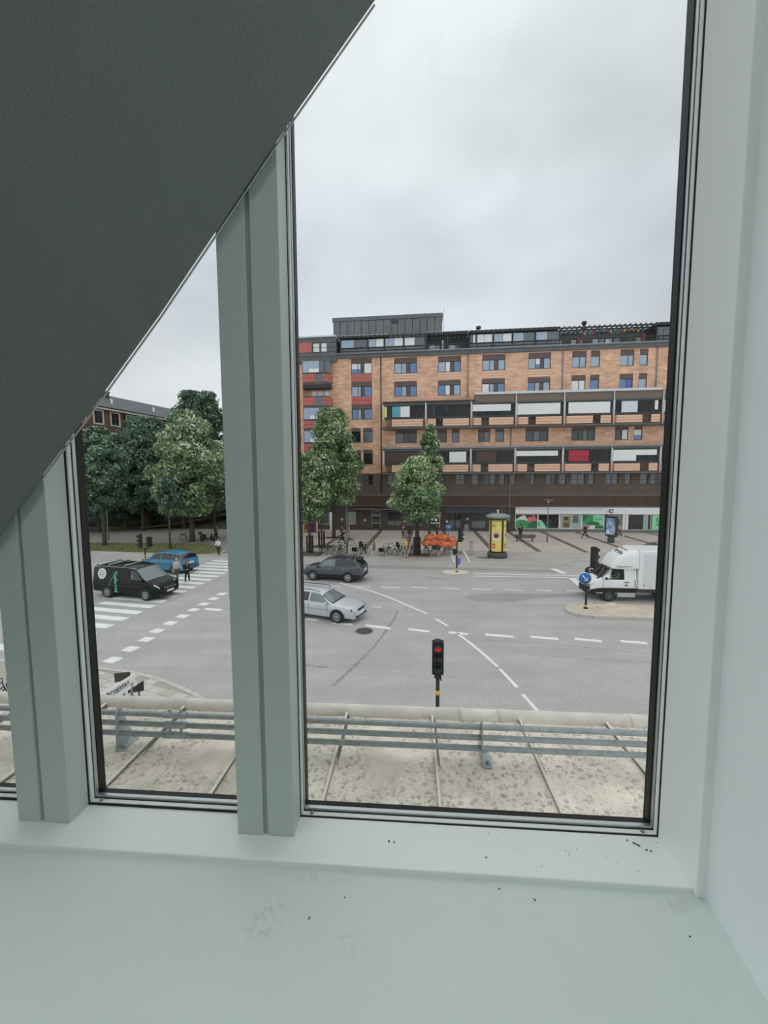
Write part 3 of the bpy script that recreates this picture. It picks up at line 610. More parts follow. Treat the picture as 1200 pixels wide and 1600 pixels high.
def wall_holes(name, u0, u1, z0, z1, holes, mat, y=0.0, d=0.22):
    us = sorted({u0, u1} | {min(max(h[i], u0), u1) for h in holes for i in (0, 1)}); zs = sorted({z0, z1} | {min(max(h[i], z0), z1) for h in holes for i in (2, 3)})
    mb = MB()
    for i in range(len(us) - 1):
        for j in range(len(zs) - 1):
            cu, cz = (us[i] + us[i+1]) / 2, (zs[j] + zs[j+1]) / 2
            if any(h[0] < cu < h[1] and h[2] < cz < h[3] for h in holes): continue
            mb.add([(us[i], y, zs[j]), (us[i+1], y, zs[j]), (us[i+1], y, zs[j+1]), (us[i], y, zs[j+1])], [(0, 1, 2, 3)])
    for a, b_, c, e_ in holes:
        if b_ <= u0 or a >= u1 or e_ <= z0 or c >= z1: continue
        mb.add([(a, y, c), (b_, y, c), (b_, y, e_), (a, y, e_), (a, y+d, c), (b_, y+d, c), (b_, y+d, e_), (a, y+d, e_)], [(0, 4, 5, 1), (1, 5, 6, 2), (2, 6, 7, 3), (3, 7, 4, 0)])
    return bput(name, mb, mat)
WIN = []                                     # (u0,u1,z0,z1, cells, header height)
for a, b_ in ((-16.21, -13.10), (-10.25, -7.19), (-4.39, -1.38), (1.60, 4.46)):
    for r, z in ((4, 18.75), (5, 21.85)):
        WIN.append((a, b_, z, z + (1.95 if r == 4 else 2.05), [(.32, 's' if r == 5 else random.choice('swb')), (.22, random.choice('sw')), (.17, 'p'), (.29, random.choice('sb'))], .55 if r == 4 else .65))
for a, b_, c in ((7.13, 8.9, [(.55, 's'), (.45, 's')]), (9.45, 10.6, [(1, 's')]), (13.08, 14.75, [(.6, 's'), (.4, 's')]), (15.43, 16.45, [(1, 's')])):
    WIN.append((a, b_, 21.85, 23.9, c, .65)); WIN.append((a, b_, 18.75, 20.85, [(.55, 'w' if a < 9 else 'b'), (.45, 'w' if a < 9 else 'B')] if len(c) == 2 else [(1, 's' if a > 15 else 'b')], .6))
for r, z in enumerate((15.75, 18.85, 22.0)):
    WIN.append((-22.2, -19.3, z, z + 2.0, [(.30, 'b' if r == 0 else 's' if r == 1 else 'w'), (.16, 'w' if r == 2 else 's'), (.16, 'p'), (.38, 'b' if r < 2 else 'w')], .55))
for z in (9.5, 12.55):
    WIN.append((-22.3, -20.95, z, z + 2.0, [(1, 'd')], .45)); WIN.append((-20.6, -19.25, z, z + 2.0, [(1, 'm' if z > 12 else 'd')], .45))
for a, b_, c in ((-16.04, -13.1, [(.38, 'm'), (.3, 'd'), (.32, 'd')]), (-10.31, -9.0, [(1, 'd')]), (-8.31, -7.3, [(1, 'm')]), (-4.79, -3.17, [(.5, 'd'), (.5, 'm')]), (-2.49, -1.35, [(1, 'm')]), (1.45, 4.43, [(.36, 'd'), (.28, 'm'), (.36, 'd')]),
                 (7.37, 10.36, [(.3, 'd'), (.2, 'd'), (.2, 'm'), (.3, 'd')]), (12.83, 14.5, [(.55, 'd'), (.45, 'w')]), (15.2, 16.22, [(1, 'w')]), (18.9, 21.5, [(.5, 'd'), (.5, 'm')])):
    WIN.append((a, b_, 12.4, 14.12, c, .35))
SMALL = [(-20.6, -19.2, 2), (-17.23, -14.9, 3), (-7.81, -6.5, 2), (-4.0, -2.3, 2), (-5.6, -4.6, 1), (-1.9, -1.1, 1), (-.67, .30, 1), (1.69, 2.86, 2), (4.3, 5.6, 2), (5.95, 6.9, 1), (7.5, 9.3, 2), (9.7, 10.5, 1), (11.9, 13.5, 2), (14.3, 15.1, 1), (16.2, 17.2, 1), (17.45, 19.0, 2), (20.2, 22, 2)]
for a, b_, n in SMALL: WIN.append((a, b_, 6.55, 8.02, [(1.0 / n, random.choice('mdm')) for _ in range(n)], 0))
holes = [w[:4] for w in WIN]
wall_holes('upper_wall', -24.9, 30, 8.2, 24.2, holes, b_or)
wall_holes('middle_wall', -24.9, 30, 5.11, 8.2, holes, b_dk)
bput('core', MB().box(-33, 30, 0.35, 13.5, 0.15, 24.1), mt('building_core', (70, 66, 62), rough=0.9))
for (a, b_, z0, z1, cells, hd) in WIN:
    f = MB(); y0, y1 = 0.10, 0.20; t = 0.07
    f.box(a, a + t, y0, y1, z0, z1).box(b_ - t, b_, y0, y1, z0, z1).box(a, b_, y0, y1, z0, z0 + t)
    zt = z1 - hd
    f.box(a, b_, y0, y1, zt - t, zt)
    x = a + t; wd = b_ - a - 2 * t; panes = []
    for i, (fr, ty) in enumerate(cells):
        xe = x + wd * fr
        if i: f.box(x - t / 2, x + t / 2, y0, y1, z0, zt)
        panes.append((x + (t/2 if i else 0), xe - (t/2 if i < len(cells) - 1 else 0), ty)); x = xe
    two = z0 > 6 and z0 < 7
    if two: f.box(a, b_, y0, y1, z0 + .66, z0 + .72)
    if hd: f.box(a, b_, 0.06, 0.12, zt, z1, 1)
    o = bput('window', f, [brown, header_m])
    if z0 > 8.3: put('sill', MB().box(a - .05, b_ + .05, -0.05, 0.1, z0 - .05, z0), zinc, o)
    for xa, xb_, ty in panes:
        put('pane', MB().box(xa, xb_, 0.15, 0.165, z0 + t, zt - t), PANE[ty], o)
        if ty == 'w' and hd and random.random() < .4: put('pane', MB().box(xa, xb_, 0.145, 0.15, z0 + t, z0 + t + (zt - z0) * .4), g_blue, o)
# cladding between stacked windows
def boards(u0, u1, z0, z1, n, mat, y, d, parent, name='cladding_board'):
    h = (z1 - z0) / n
    for i in range(n): put(name, MB().box(u0, u1, y, y + d, z0 + i * h + .02, z0 + (i + 1) * h - .02), mat, parent)
for a, b_ in ((-16.21, -13.10), (-10.25, -7.19), (-4.39, -1.38), (1.60, 4.46)):
    o = bput('cladding_panel', MB().box(a, b_, -.02, .02, 20.75, 21.80), header_m); boards(a, b_, 20.78, 21.78, 3, salmon, -.05, .04, o)
for z in (17.78, 20.88):
    o = bput('cladding_panel', MB().box(-22.2, -19.3, -.02, .02, z, z + 1.08), header_m); boards(-22.2, -19.3, z + .02, z + 1.06, 2, redclad, -.05, .04, o)
# downpipes
for u, z0, z1 in ((-18.05, 5.2, 24.0), (-6.25, 18.3, 24.0), (5.95, 18.3, 24.2), (17.5, 18.4, 24.3), (-.45, 0.2, 18.0)):
    bput('downpipe', MB().tube([(u, -.12, z0), (u, -.12, z1)], .07, 8), zinc if u != -18.05 else dkmet)
# band between storeys, fascia, base
bput('fascia', MB().box(-24.9, 30, -.12, .1, 3.63, 5.11), rust)
for k in range(26): bput('fascia_joint', MB().box(-23.8 + k * 2.05, -23.76 + k * 2.05, -.14, -.11, 3.63, 5.11), dkmet)
bput('fascia_trim', MB().box(-24.9, 30, -.18, .0, 5.08, 5.18).box(-24.9, 30, -.18, 0, 3.58, 3.66), mt('fascia_edge', (118, 110, 104), k=1.3))
# ---- glazed balconies
BD = -1.3
BAYS = [(-17.69, -12.0), (-11.95, -5.95), (-5.95, -.2), (-.2, 5.85), (5.85, 11.9), (11.9, 17.75), (17.75, 23.6)]
GAP = [(-17.25, -16.46), (-10.52, -9.59), (-4.56, -3.56), (1.43, 2.4), (9.47, 10.41), (15.42, 16.49), (21.3, 22.2)]
clearg = glassmat('balcony_glass', tint=(0.62, 0.68, 0.70), ior=1.35, body=(0.05, 0.055, 0.06), mix=0.35)
curt = {'w': mt('white_blind', (232, 236, 236), k=1.6, rough=0.6, var=0.05), 'c': mt('white_curtain', (214, 216, 218), k=1.5, rough=0.8, var=0.14, scale=3, stretch=(8, 1, .2)), 't': mt('teal_curtain', (86, 146, 160), k=1.6, rough=0.8, var=0.14, scale=3, stretch=(8, 1, .2)),
        'r': mt('red_curtain', (150, 48, 60), k=1.6, rough=0.8, var=0.14, scale=3, stretch=(8, 1, .2)), 'n': mt('brown_curtain', (78, 66, 62), k=1.4, rough=0.8, var=0.3, scale=3, stretch=(8, 1, .2)), 'v': mt('lavender_curtain', (190, 194, 226), k=1.5, rough=0.8, var=0.12, scale=3, stretch=(8, 1, .2)), 'y': mt('yellow_curtain', (210, 205, 110), k=1.4, rough=0.8)}
# per bay: list of (from, to, kind, upper fraction shown)
CUR1 = [[(.0, .06, 'y', 1), (.2, .42, 't', 1), (.42, .66, 'c', 1)], [(.04, .18, 'v', .9), (.42, .5, 'c', .5)], [(.0, .93, 'w', .62)], [(.0, .97, 'c', 1)], [(.06, .98, 'w', 1)], [(.14, .5, 'v', 1), (.88, .95, 'w', .8)], [(.0, .3, 'w', 1)]]
CUR2 = [[(.0, .9, 'n', 1)], [(.55, .95, 'w', 1)], [(.1, .6, 'n', 1)], [(.0, .95, 'w', .48)], [(.1, .55, 'r', 1), (.55, .95, 'r', .5)], [(.0, .52, 'w', 1), (.52, .98, 'w', .5)], [(.2, .8, 'c', 1)]]
def balcony(i, zb, cur):
    a, b_ = BAYS[i]; g0, g1 = GAP[i]
    zp0, zp1, zg1 = zb + .30, zb + 1.28, zb + 3.0
    s = MB().box(a, b_, BD, 0.0, zb, zb + .22).box(a, b_, BD + .02, 0, zg1 + .15, zg1 + .42)
    o = bput('balcony', s, slab_c)
    fr = MB()
    fr.box(a + .05, b_ - .05, BD - .02, BD + .08, zp1 + .03, zp1 + .28).box(a + .05, b_ - .05, BD - .02, BD + .08, zg1, zg1 + .2).box(a + .05, b_ - .05, BD - .01, BD + .05, zb + .22, zb + .32)
    put('rail', fr, dkmet, o)
    pil = MB().box(a - .02, a + .22, BD - .03, BD + .14, zp1, zg1 + .2)
    put('pilaster', pil, mt('pale_pilaster', (190, 188, 184), k=1.3, rough=0.7), o)
    put('pilaster', MB().box(a - .02, a + .40, BD + .03, BD + .2, zb + .2, zp1 + .04), mt('brown_corner_board', (170, 130, 106), k=1.35), o)
    sp_ = [(a + .42, g0), (g1, b_ - .22)]
    for x0, x1 in sp_:
        if x1 - x0 < .3: continue
        boards(x0, x1, zp0, zp1, 3, salmon, BD - .05, .05, o)
    bar = MB().box(g0, g1, BD - .01, BD + .03, zp0, zp0 + .06).box(g0, g1, BD - .01, BD + .03, zp1 - .06, zp1)
    for k in range(7): x = g0 + .04 + (g1 - g0 - .08) * k / 6; bar.box(x - .012, x + .012, BD - .01, BD + .02, zp0, zp1)
    put('grille', bar, dkmet, o)
    n = 6; w = (b_ - a - .5) / n
    for k in range(n):
        x0 = a + .25 + k * w
        put('glass_pane', MB().box(x0 + .02, x0 + w - .02, BD + .02, BD + .04, zp1 + .28, zg1), clearg, o)
    for c0, c1, ty, fr_ in cur:
        x0, x1 = a + .25 + (b_ - a - .5) * c0, a + .25 + (b_ - a - .5) * c1; hh = (zg1 - zp1 - .28) * fr_
        nn = max(2, int((x1 - x0) / .14)); rows = []
        for q in range(nn + 1):
            x = x0 + (x1 - x0) * q / nn; y = BD + (-.0 if ty == 'w' else (.03 if q % 2 else -.0)) - .012 if fr_ > .99 or ty == 'w' else BD + .12 + (.03 if q % 2 else 0)
            rows.append([(x, y, zg1 - hh + .02), (x, y, zg1 - .02)])
        cm = MB(); cm.grid(rows, 0, False); put('curtain', cm, curt[ty], o)
    # back of the loggia: door and window in the shade
    put('loggia_door', MB().box(a + 1.0, a + 1.9, -.06, -.02, zb + .22, zb + 2.5).box(a + 2.2, a + 4.0, -.06, -.02, zb + 1.1, zb + 2.5), g_mid, o)
    if i in (1, 4) : put('plant_pot', MB().lathe([(.16, 0), (.22, .35), (.2, .36), (0, .33)], 10, (g0 + .4, BD + .5, zb + .22)).ball((g0 + .4, BD + .5, zb + .8), (.3, .25, .35), 8, 5, 1), [mt('clay_pot', (150, 84, 62)), mt('pot_plant_green', (62, 92, 52))], o)
    return o
for i in range(7):
    balcony(i, 14.15, CUR1[i]); balcony(i, 8.02, CUR2[i])
bput('eave_beam', MB().box(-5.4, 17.6, BD - .12, BD + .1, 18.42, 18.72), zinc_l)
bput('eave_beam', MB().box(-5.4, 23.6, BD + .1, 0, 17.58, 18.5), mt('brown_soffit_board', (120, 104, 94), k=1.2, var=.1))
bput('eave_beam', MB().box(-17.7, -5.4, BD - .08, 0, 17.60, 17.80), dkmet)
bput('eave_beam', MB().box(-17.7, 23.6, BD - .06, 0, 11.46, 11.66), zinc)
for i in range(1, 7): bput('rain_pipe', MB().tube([(BAYS[i][0] + .05, BD - .1, 8.1), (BAYS[i][0] + .05, BD - .1, 11.4)], .06, 8), zinc_l); bput('rain_pipe', MB().tube([(BAYS[i][0] + .05, BD - .1, 14.2), (BAYS[i][0] + .05, BD - .1, 18.4 if i > 2 else 17.6)], .06, 8), zinc_l)
# ---- roof terrace storey
bput('terrace_parapet', MB().box(-24.2, 30, -.25, .4, 24.05, 24.62), slate)
bput('terrace_gutter', MB().tube([(-24.2, -.3, 24.62), (30, -.3, 24.62)], .13, 8), zinc)
TW = MB(); TWH = [(u, u + 1.7, 24.9, 26.2) for u in np.arange(-22.6, 26, 2.75)]
wall_holes('terrace_wall', -24.2, 30, 24.6, 27.2, TWH, slate, y=2.4)
bput('terrace_floor', MB().box(-24.2, 30, .3, 13.5, 24.1, 24.62), slab_c)
for a, b_, c, e_ in TWH:
    o = bput('window', MB().box(a, a + .08, 2.38, 2.46, c, e_).box(b_ - .08, b_, 2.38, 2.46, c, e_).box(a, b_, 2.38, 2.46, e_ - .08, e_).box(a, b_, 2.38, 2.46, c, c + .08).box((a + b_) / 2 - .05, (a + b_) / 2 + .05, 2.38, 2.46, c, e_), dkmet)
    for x0, x1 in ((a + .08, (a + b_) / 2 - .05), ((a + b_) / 2 + .05, b_ - .08)): put('pane', MB().box(x0, x1, 2.42, 2.44, c + .08, e_ - .08), random.choice((g_white, g_sky, g_mid)), o)
POST = [-23.69, -19.85, -17.55, -14.9, -11.95, -9.0, -6.1, -5.2, -3.0, -.5, 2.4, 5.5, 7.6, 10.3, 13.0, 15.6, 17.35, 19.0, 22, 25]
for u in POST: bput('terrace_post', MB().box(u - .07, u + .07, -.05, .09, 24.6, 26.75), dkmet)
for u0, u1 in zip(POST, POST[1:]):
    mid = (u0 + u1) / 2
    o = bput('terrace_railing', MB().box(u0 + .07, u1 - .07, -.04, .02, 25.42, 25.5).box(u0 + .07, u1 - .07, -.04, .02, 25.0, 25.06), dkmet)
    for k in range(int((u1 - u0) / .55)): x = u0 + .3 + .55 * k; put('baluster', MB().box(x - .02, x + .02, -.03, .01, 24.65, 25.42), dkmet, o)
    if mid < -11.9 or -6.2 < mid < 5.5 or mid > 17.3:
        n = 2
        for k in range(n):
            x0 = u0 + .1 + (u1 - u0 - .2) * k / n; x1 = u0 + .1 + (u1 - u0 - .2) * (k + 1) / n
            put('glass_pane', MB().box(x0 + .02, x1 - .02, .06, .09, 25.5, 26.55), g_sky if (mid < -15 or (mid > -3 and mid < 5)) and k == 0 else PANE['c'] if mid < 5 and random.random() < .5 else g_mid, o)
            put('glass_pane', MB().box(x0 + .02, x1 - .02, .06, .09, 24.66, 25.36), g_mid, o)
# pergola beams over the terraces
bput('pergola_beam', MB().box(-24.0, 30, -.25, -.1, 26.72, 26.9).box(-24.0, 30, .9, 1.05, 26.80, 26.98), dkmet)
for u in np.arange(-23.8, 26, .62): bput('pergola_rafter', MB().box(u - .05, u + .05, -.35, 2.4, 26.9, 27.02), dkmet)
for u0, u1 in ((-24.0, -17.0), (-11.8, -6.3), (-6.2, 5.4), (17.3, 30)): bput('pergola_cover', MB().box(u0, u1, -.2, 2.4, 27.03, 27.08), mt('pale_roof_sheet', (206, 210, 214), k=1.3, rough=.5))
rf = bput('roof', MB().add([(-24.4, 2.2, 27.1), (30, 2.2, 27.1), (30, 6.2, 28.6), (-24.4, 6.2, 28.6), (-24.4, 13, 26), (30, 13, 26), (-24.4, 2.2, 26.9), (30, 2.2, 26.9)], [(0, 1, 2, 3), (3, 2, 5, 4), (6, 7, 1, 0), (0, 3, 4, 6), (1, 7, 5, 2)]), zinc)
bput('roof_ridge_cap', MB().box(-24.6, 30, 2.1, 2.35, 27.1, 27.24), mt('pale_roof_sheet', (206, 210, 214)))
for u in (-4.6, 9.5): bput('roof_vent', MB().tube([(u, 2.8, 27.2), (u, 2.8, 28.3)], .2, 8).tube([(u, 2.8, 28.3), (u, 2.8, 28.6)], .34, 8), dkmet)
# terrace clutter in the open section
for k, (u, h, w, c) in enumerate(((-11.0, 1.1, .5, 'w'), (-9.6, 1.8, .2, 'w'), (-8.3, 1.0, .8, 'w'), (-7.2, 1.3, .4, 'n'), (7.0, 1.0, .5, 'n'), (8.2, 1.4, .5, 'r'), (9.2, .9, .7, 'n'), (12.0, 1.0, .8, 'w'), (14.0, 1.1, .9, 'n'), (16.3, 1.5, .6, 'r'))):
    bput('terrace_furniture', MB().box(u - w/2, u + w/2, .7, 1.2, 25.0, 25.06).box(u - w/2, u + w/2, 1.14, 1.2, 25.0, 24.62 + h).box(u - w/2, u - w/2 + .05, .7, .76, 24.62, 25).box(u + w/2 - .05, u + w/2, .7, .76, 24.62, 25), curt[c])
for k in range(22):
    u = 8.2 + k * .33; bput('pennant', MB().add([(u, .3, 26.45 - .25 * math.sin(k * .6)), (u + .26, .3, 26.45 - .25 * math.sin(k * .6 + .4)), (u + .13, .32, 26.1 - .25 * math.sin(k * .6)), (u + .13, .34, 26.3)], [(0, 1, 2), (0, 2, 3), (1, 3, 2), (0, 3, 1)]), mt(f'pennant_{k%5}', [(190, 60, 60), (220, 200, 90), (70, 90, 150), (90, 140, 90), (180, 100, 140)][k % 5]))
# penthouse: dark standing-seam box
ph = bput('penthouse', MB().box(-25.6, -9.6, 4.0, 11, 27.2, 31.05), dkmet)
pm = mt('dark_sheet_cladding', (104, 106, 106), k=1.25, rough=0.6, var=0.22, scale=1.2, stretch=(1.5, 1, .4))
n = 15
for k in range(n): put('cladding_sheet', MB().box(-25.6 + 16 * k / n + .04, -25.6 + 16 * (k + 1) / n - .04, 3.93 + .02 * (k % 2), 4.02, 27.3, 30.6), pm, ph)
put('parapet_cap', MB().box(-25.7, -9.5, 3.85, 11.1, 30.62, 31.15), mt('dark_cap_sheet', (98, 102, 106), k=1.2), ph)
put('vent_grille', MB().box(-16.9, -15.9, 3.84, 3.92, 30.0, 30.5), dkmet, ph)
bput('antenna_mast', MB().tube([(-9.4, 3.9, 27.2), (-9.4, 3.9, 32.0)], .05, 6), zinc_l)
# ---- left wing with red balconies
wall_holes('left_wing_wall', -34, -24.9, 3.63, 23.6, [], b_or)
wgh = [(-27.55, -26.55, 25.0, 26.3), (-26.4, -25.5, 25.0, 26.3)]
wall_holes('left_wing_slate', -34, -24.2, 23.6, 27.0, wgh, slate, y=-.3, d=.3)
bput('left_wing_roof', MB().box(-34, -24.2, -.5, 13, 26.95, 27.15), zinc_l)
bput('left_wing_return', MB().add([(-24.2, -.3, 23.6), (-24.2, 3, 23.6), (-24.2, 3, 27), (-24.2, -.3, 27)], [(0, 1, 2, 3)]), slate)
for k in range(5): bput('slate_course', MB().box(-34, -24.18, -.33, -.29, 23.75 + .62 * k, 23.79 + .62 * k), dkmet)
for a, b_, c, e_ in wgh:
    o = bput('window', MB().box(a, a + .06, -.25, -.15, c, e_).box(b_ - .06, b_, -.25, -.15, c, e_).box(a, b_, -.25, -.15, e_ - .06, e_).box(a, b_, -.25, -.15, c, c + .06), dkmet); put('pane', MB().box(a + .06, b_ - .06, -.2, -.18, c + .06, e_ - .06), g_white, o)
bput('shutter', MB().box(-29.5, -27.7, -.36, -.3, 25.0, 26.3), redclad)
def red_balcony(zb, glazed):
    a, b_ = -28.75, -24.95
    poly = [(a, -1.3), (b_ - .7, -1.3), (b_, -.75), (b_, 0), (a, 0)]
    o = bput('red_balcony', MB().ext(poly, zb, zb + .2).ext(poly, zb + 3.0, zb + 3.12), slab_c)
    for x0, x1 in ((a, -26.95), (-25.95, b_ - .72)):
        boards(x0, x1, zb + .18, zb + 1.28, 2, redclad, -1.36, .06, o)
    for k in range(2):
        put('cladding_board', MB().ext([(b_ - .68, -1.33), (b_ + .03, -.78), (b_ - .02, -.74), (b_ - .72, -1.28)], zb + .2 + .55 * k, zb + .7 + .55 * k), redclad, o)
        put('cladding_board', MB().box(b_, b_ + .05, -.75, 0, zb + .2 + .55 * k, zb + .7 + .55 * k), redclad, o)
    put('grille', MB().box(-26.95, -25.95, -1.3, -1.27, zb + .2, zb + 1.25), g_mid, o)
    put('rail', MB().box(a, b_ - .7, -1.34, -1.26, zb + 1.3, zb + 1.42).ext([(b_ - .7, -1.34), (b_ + .03, -.78), (b_ - .03, -.72), (b_ - .72, -1.26)], zb + 1.3, zb + 1.42), dkmet, o)
    if glazed:
        for k in range(4): x0 = a + .05 + k * .76; put('glass_pane', MB().box(x0, x0 + .74, -1.3, -1.28, zb + 1.44, zb + 2.98), g_sky if k < 3 else g_mid, o)
        put('glass_pane', MB().ext([(b_ - .66, -1.28), (b_, -.76), (b_ - .03, -.74), (b_ - .69, -1.26)], zb + 1.44, zb + 2.98), g_mid, o)
        put('white_blind', MB().box(a + .9, a + 2.3, -1.32, -1.305, zb + 1.46, zb + 1.95), curt['w'], o)
    else:
        for k in range(3): put('window_behind', MB().box(a + .9 + .85 * k, a + 1.6 + .85 * k, -.05, -.02, zb + 1.5, zb + 2.3), g_white, o)
        put('hanging_plants', MB().box(a, b_, -1.3, -.05, zb + 2.5, zb + 2.98), mt('dark_green_trailing', (52, 60, 52), var=.3, scale=4), o)
    for x in (a + .03, -25.68): put('corner_post', MB().box(x - .03, x + .03, -1.33, -1.25, zb + 1.4, zb + 3.0), dkmet, o)
    put('side_screen', MB().box(a - .05, a, -1.3, 0, zb + .1, zb + 3.0), mt('cream_side_panel', (214, 196, 178), k=1.2), o)
for zb, g in ((20.55, True), (17.4, False), (14.25, True), (11.1, True), (7.95, False)): red_balcony(zb, g)

# ---- ground floor
GH = [(-22.96, -21.75, .87, 2.75), (-19.5, -18.2, .14, 2.95), (-17.2, -15.2, .75, 2.75), (-14.8, -12.3, .75, 2.75), (-11.5, -9.85, .14, 2.35), (-8.6, -6.9, .55, 2.75), (-5.5, -3.5, .55, 2.75), (.35, 12.0, .55, 2.58), (12.3, 14.3, .14, 2.58), (14.9, 17.9, .45, 2.6), (18.2, 29.5, .45, 2.6)]
wall_holes('ground_floor_wall', -25.0, 30, .14, 3.63, GH, b_gf, d=.3)
dk_in = mt('dark_shop_interior', (34, 34, 34), rough=.9)
bput('shop_interior_wall', MB().box(-25, 30, .33, .36, .14, 3.6), dk_in)
def shopwin(a, b_, z0, z1, fm, gm, n=1, bar=None, name='shop_window'):
    t = .07; f = MB().box(a, a + t, .02, .14, z0, z1).box(b_ - t, b_, .02, .14, z0, z1).box(a, b_, .02, .14, z1 - t, z1).box(a, b_, .02, .14, z0, z0 + t)
    for k in range(1, n): x = a + (b_ - a) * k / n; f.box(x - t / 2, x + t / 2, .02, .14, z0, z1)
    if bar: f.box(a, b_, .02, .14, bar, bar + .12)
    o = bput(name, f, fm)
    for k in range(n):
        x0, x1 = a + (b_ - a) * k / n + t, a + (b_ - a) * (k + 1) / n - t
        zs = [(z0 + t, z1 - t)] if not bar else [(z0 + t, bar), (bar + .12, z1 - t)]
        for i, (p, q) in enumerate(zs): put('pane', MB().box(x0, x1, .07, .09, p, q), gm[i % len(gm)] if isinstance(gm, list) else gm, o)
    return o
grey_al = mt('grey_shop_frame', (150, 150, 148), k=1.2, rough=.5)
frost = gl_solid('frosted_lower_pane', (104, 114, 112), 1.2, .4); wh_fr = mt('white_shop_frame', (222, 226, 224), k=1.25, rough=.5)
shopwin(-22.96, -21.75, .87, 2.75, grey_al, gl_solid('pale_green_blind', (134, 148, 142), 1.2, .3))
d1 = shopwin(-19.5, -18.2, .14, 2.95, grey_al, g_dark, 1, 1.1, 'entrance_door'); put('transom_glass', MB().box(-19.4, -18.3, .015, .03, 2.15, 2.35), grey_al, d1); put('transom_glass', MB().box(-19.4, -18.3, .015, .03, 1.55, 1.62), grey_al, d1)
shopwin(-17.2, -15.2, .75, 2.75, brown, [frost, g_dark], 2, 1.45); shopwin(-14.8, -12.3, .75, 2.75, brown, [frost, g_dark], 2, 1.45)
d2 = shopwin(-11.5, -9.85, .14, 2.35, wh_fr, g_dark, 1, 1.15, 'white_framed_door'); put('notice_sheet', MB().box(-11.1, -10.75, .05, .065, 1.6, 2.0).box(-10.55, -10.2, .05, .065, 1.5, 1.85), curt['w'], d2)
shopwin(-8.6, -6.9, .55, 2.75, brown, [g_mid, g_dark], 2, 1.6); shopwin(-5.5, -3.5, .55, 2.75, brown, [frost, g_dark], 1, 1.55)
aw = bput('blue_awning', MB().ext([(-.15, 3.25), (-.9, 2.95), (-.9, 2.78), (-.86, 2.78), (-.86, 2.92), (-.15, 3.2)], -9.2, -2.9, 'x'), mt('navy_awning_cloth', (58, 66, 80), k=1.3, rough=.8))
put('valance', MB().box(-9.2, -2.9, -.93, -.9, 2.72, 2.95), mt('navy_awning_cloth', (0, 0, 0)), aw)
bput('canopy_strip', MB().box(-17.8, -13.0, -.6, 0, 3.1, 3.18).box(-22.0, -17.9, -.7, 0, 3.12, 3.2), zinc)
bput('wall_box', MB().box(-6.5, -5.9, -.3, 0, .14, 1.1), zinc)
for u, z in ((-23.9, 1.5), (-20.6, 1.4), (-9.0, 1.3), (-6.2, 1.7), (-.6, 1.6)): bput('wall_plate', MB().box(u, u + .28, -.04, 0, z, z + .3), zinc_l)
bput('base_course', MB().box(-25, .3, -.06, 0, .14, .5), mt('dark_base_course', (74, 70, 66), k=1.2))
# the green and white shop
bput('shop_fascia', MB().box(.35, 30, -.25, .05, 2.62, 3.5), wh_fr)
bput('awning_roller', MB().tube([(.4, -.38, 3.42), (11.7, -.38, 3.42)], .09, 8).box(.4, 11.7, -.40, -.25, 3.28, 3.33), mt('white_roller', (236, 238, 236), k=1.3))
bput('shop_plinth', MB().box(.35, 30, -.1, .1, .14, .5), mt('shop_plinth_grey', (112, 112, 108), k=1.2))
sign_m = mt('dark_sign_bracket', (40, 42, 44)); sgn = bput('projecting_sign', MB().box(12.3, 12.75, -.62, -.56, 2.85, 3.3), sign_m); put('sign_face', MB().box(12.4, 12.65, -.64, -.62, 2.95, 3.2), curt['w'], sgn)
G1 = mt('poster_green', (58, 150, 96), k=1.25, rough=.4); G2 = mt('poster_light_green', (150, 214, 170), k=1.25, rough=.4); G3 = mt('poster_deep_green', (40, 106, 72), k=1.25, rough=.4); PK = mt('poster_pink', (214, 112, 124), k=1.25, rough=.4); PW = mt('poster_white', (226, 222, 216), k=1.25, rough=.4); PD = mt('poster_dark', (58, 52, 50), k=1.2, rough=.4)
def shape(par, poly, mat, y): put('printed_shape', MB().ext(poly, y, y + .004, 'y'), mat, par)
def arc(cx, cz, rx, rz, a0, a1, n=14): return [(cx + rx * math.cos(R(a0 + (a1 - a0) * k / n)), cz + rz * math.sin(R(a0 + (a1 - a0) * k / n))) for k in range(n + 1)]
def clip(poly, x0, x1, z0, z1): return [(min(max(x, x0), x1), min(max(z, z0), z1)) for x, z in poly]
w1 = shopwin(.40, 3.40, .55, 2.55, wh_fr, PD)
shape(w1, clip([(.4, 1.75), (1.0, 2.15), (1.5, 2.4), (1.75, 2.3), (2.0, 1.9), (2.1, 1.2), (.4, 1.2)], .48, 3.3, .62, 2.5), PW, .066)
shape(w1, clip([(1.9, 1.5), (2.1, 2.1), (2.5, 2.2), (2.9, 2.4), (3.15, 2.0), (3.3, 1.7), (3.3, .9), (2.0, .9)], .48, 3.33, .62, 2.5), PK, .060)
shape(w1, clip(arc(1.2, .5, 1.35, 1.3, 180, 0), .48, 3.33, .62, 2.5), G1, .054)
shape(w1, clip(arc(3.0, .5, 1.0, 1.15, 180, 0), .48, 3.33, .62, 2.5), G3, .048)
w2 = shopwin(3.40, 6.20, .55, 2.55, wh_fr, g_dark)
shape(w2, clip([(3.4, 1.8), (3.8, 1.75), (4.2, 1.3), (4.6, .62), (3.4, .62)], 3.48, 6.12, .62, 2.5), G2, .060)
shape(w2, clip(arc(3.3, 1.15, .35, .4, 90, -90), 3.48, 6.1, .62, 2.5), G3, .055)
put('shelf_goods', MB().box(3.6, 4.5, .1, .12, 1.5, 2.2), mt('shop_goods_brown', (120, 98, 78), var=.4, scale=4), w2); put('white_column', MB().box(5.3, 5.9, .1, .13, .62, 2.5), g_white, w2); put('white_column', MB().box(4.75, 5.2, .1, .12, .62, 1.6), g_white, w2)
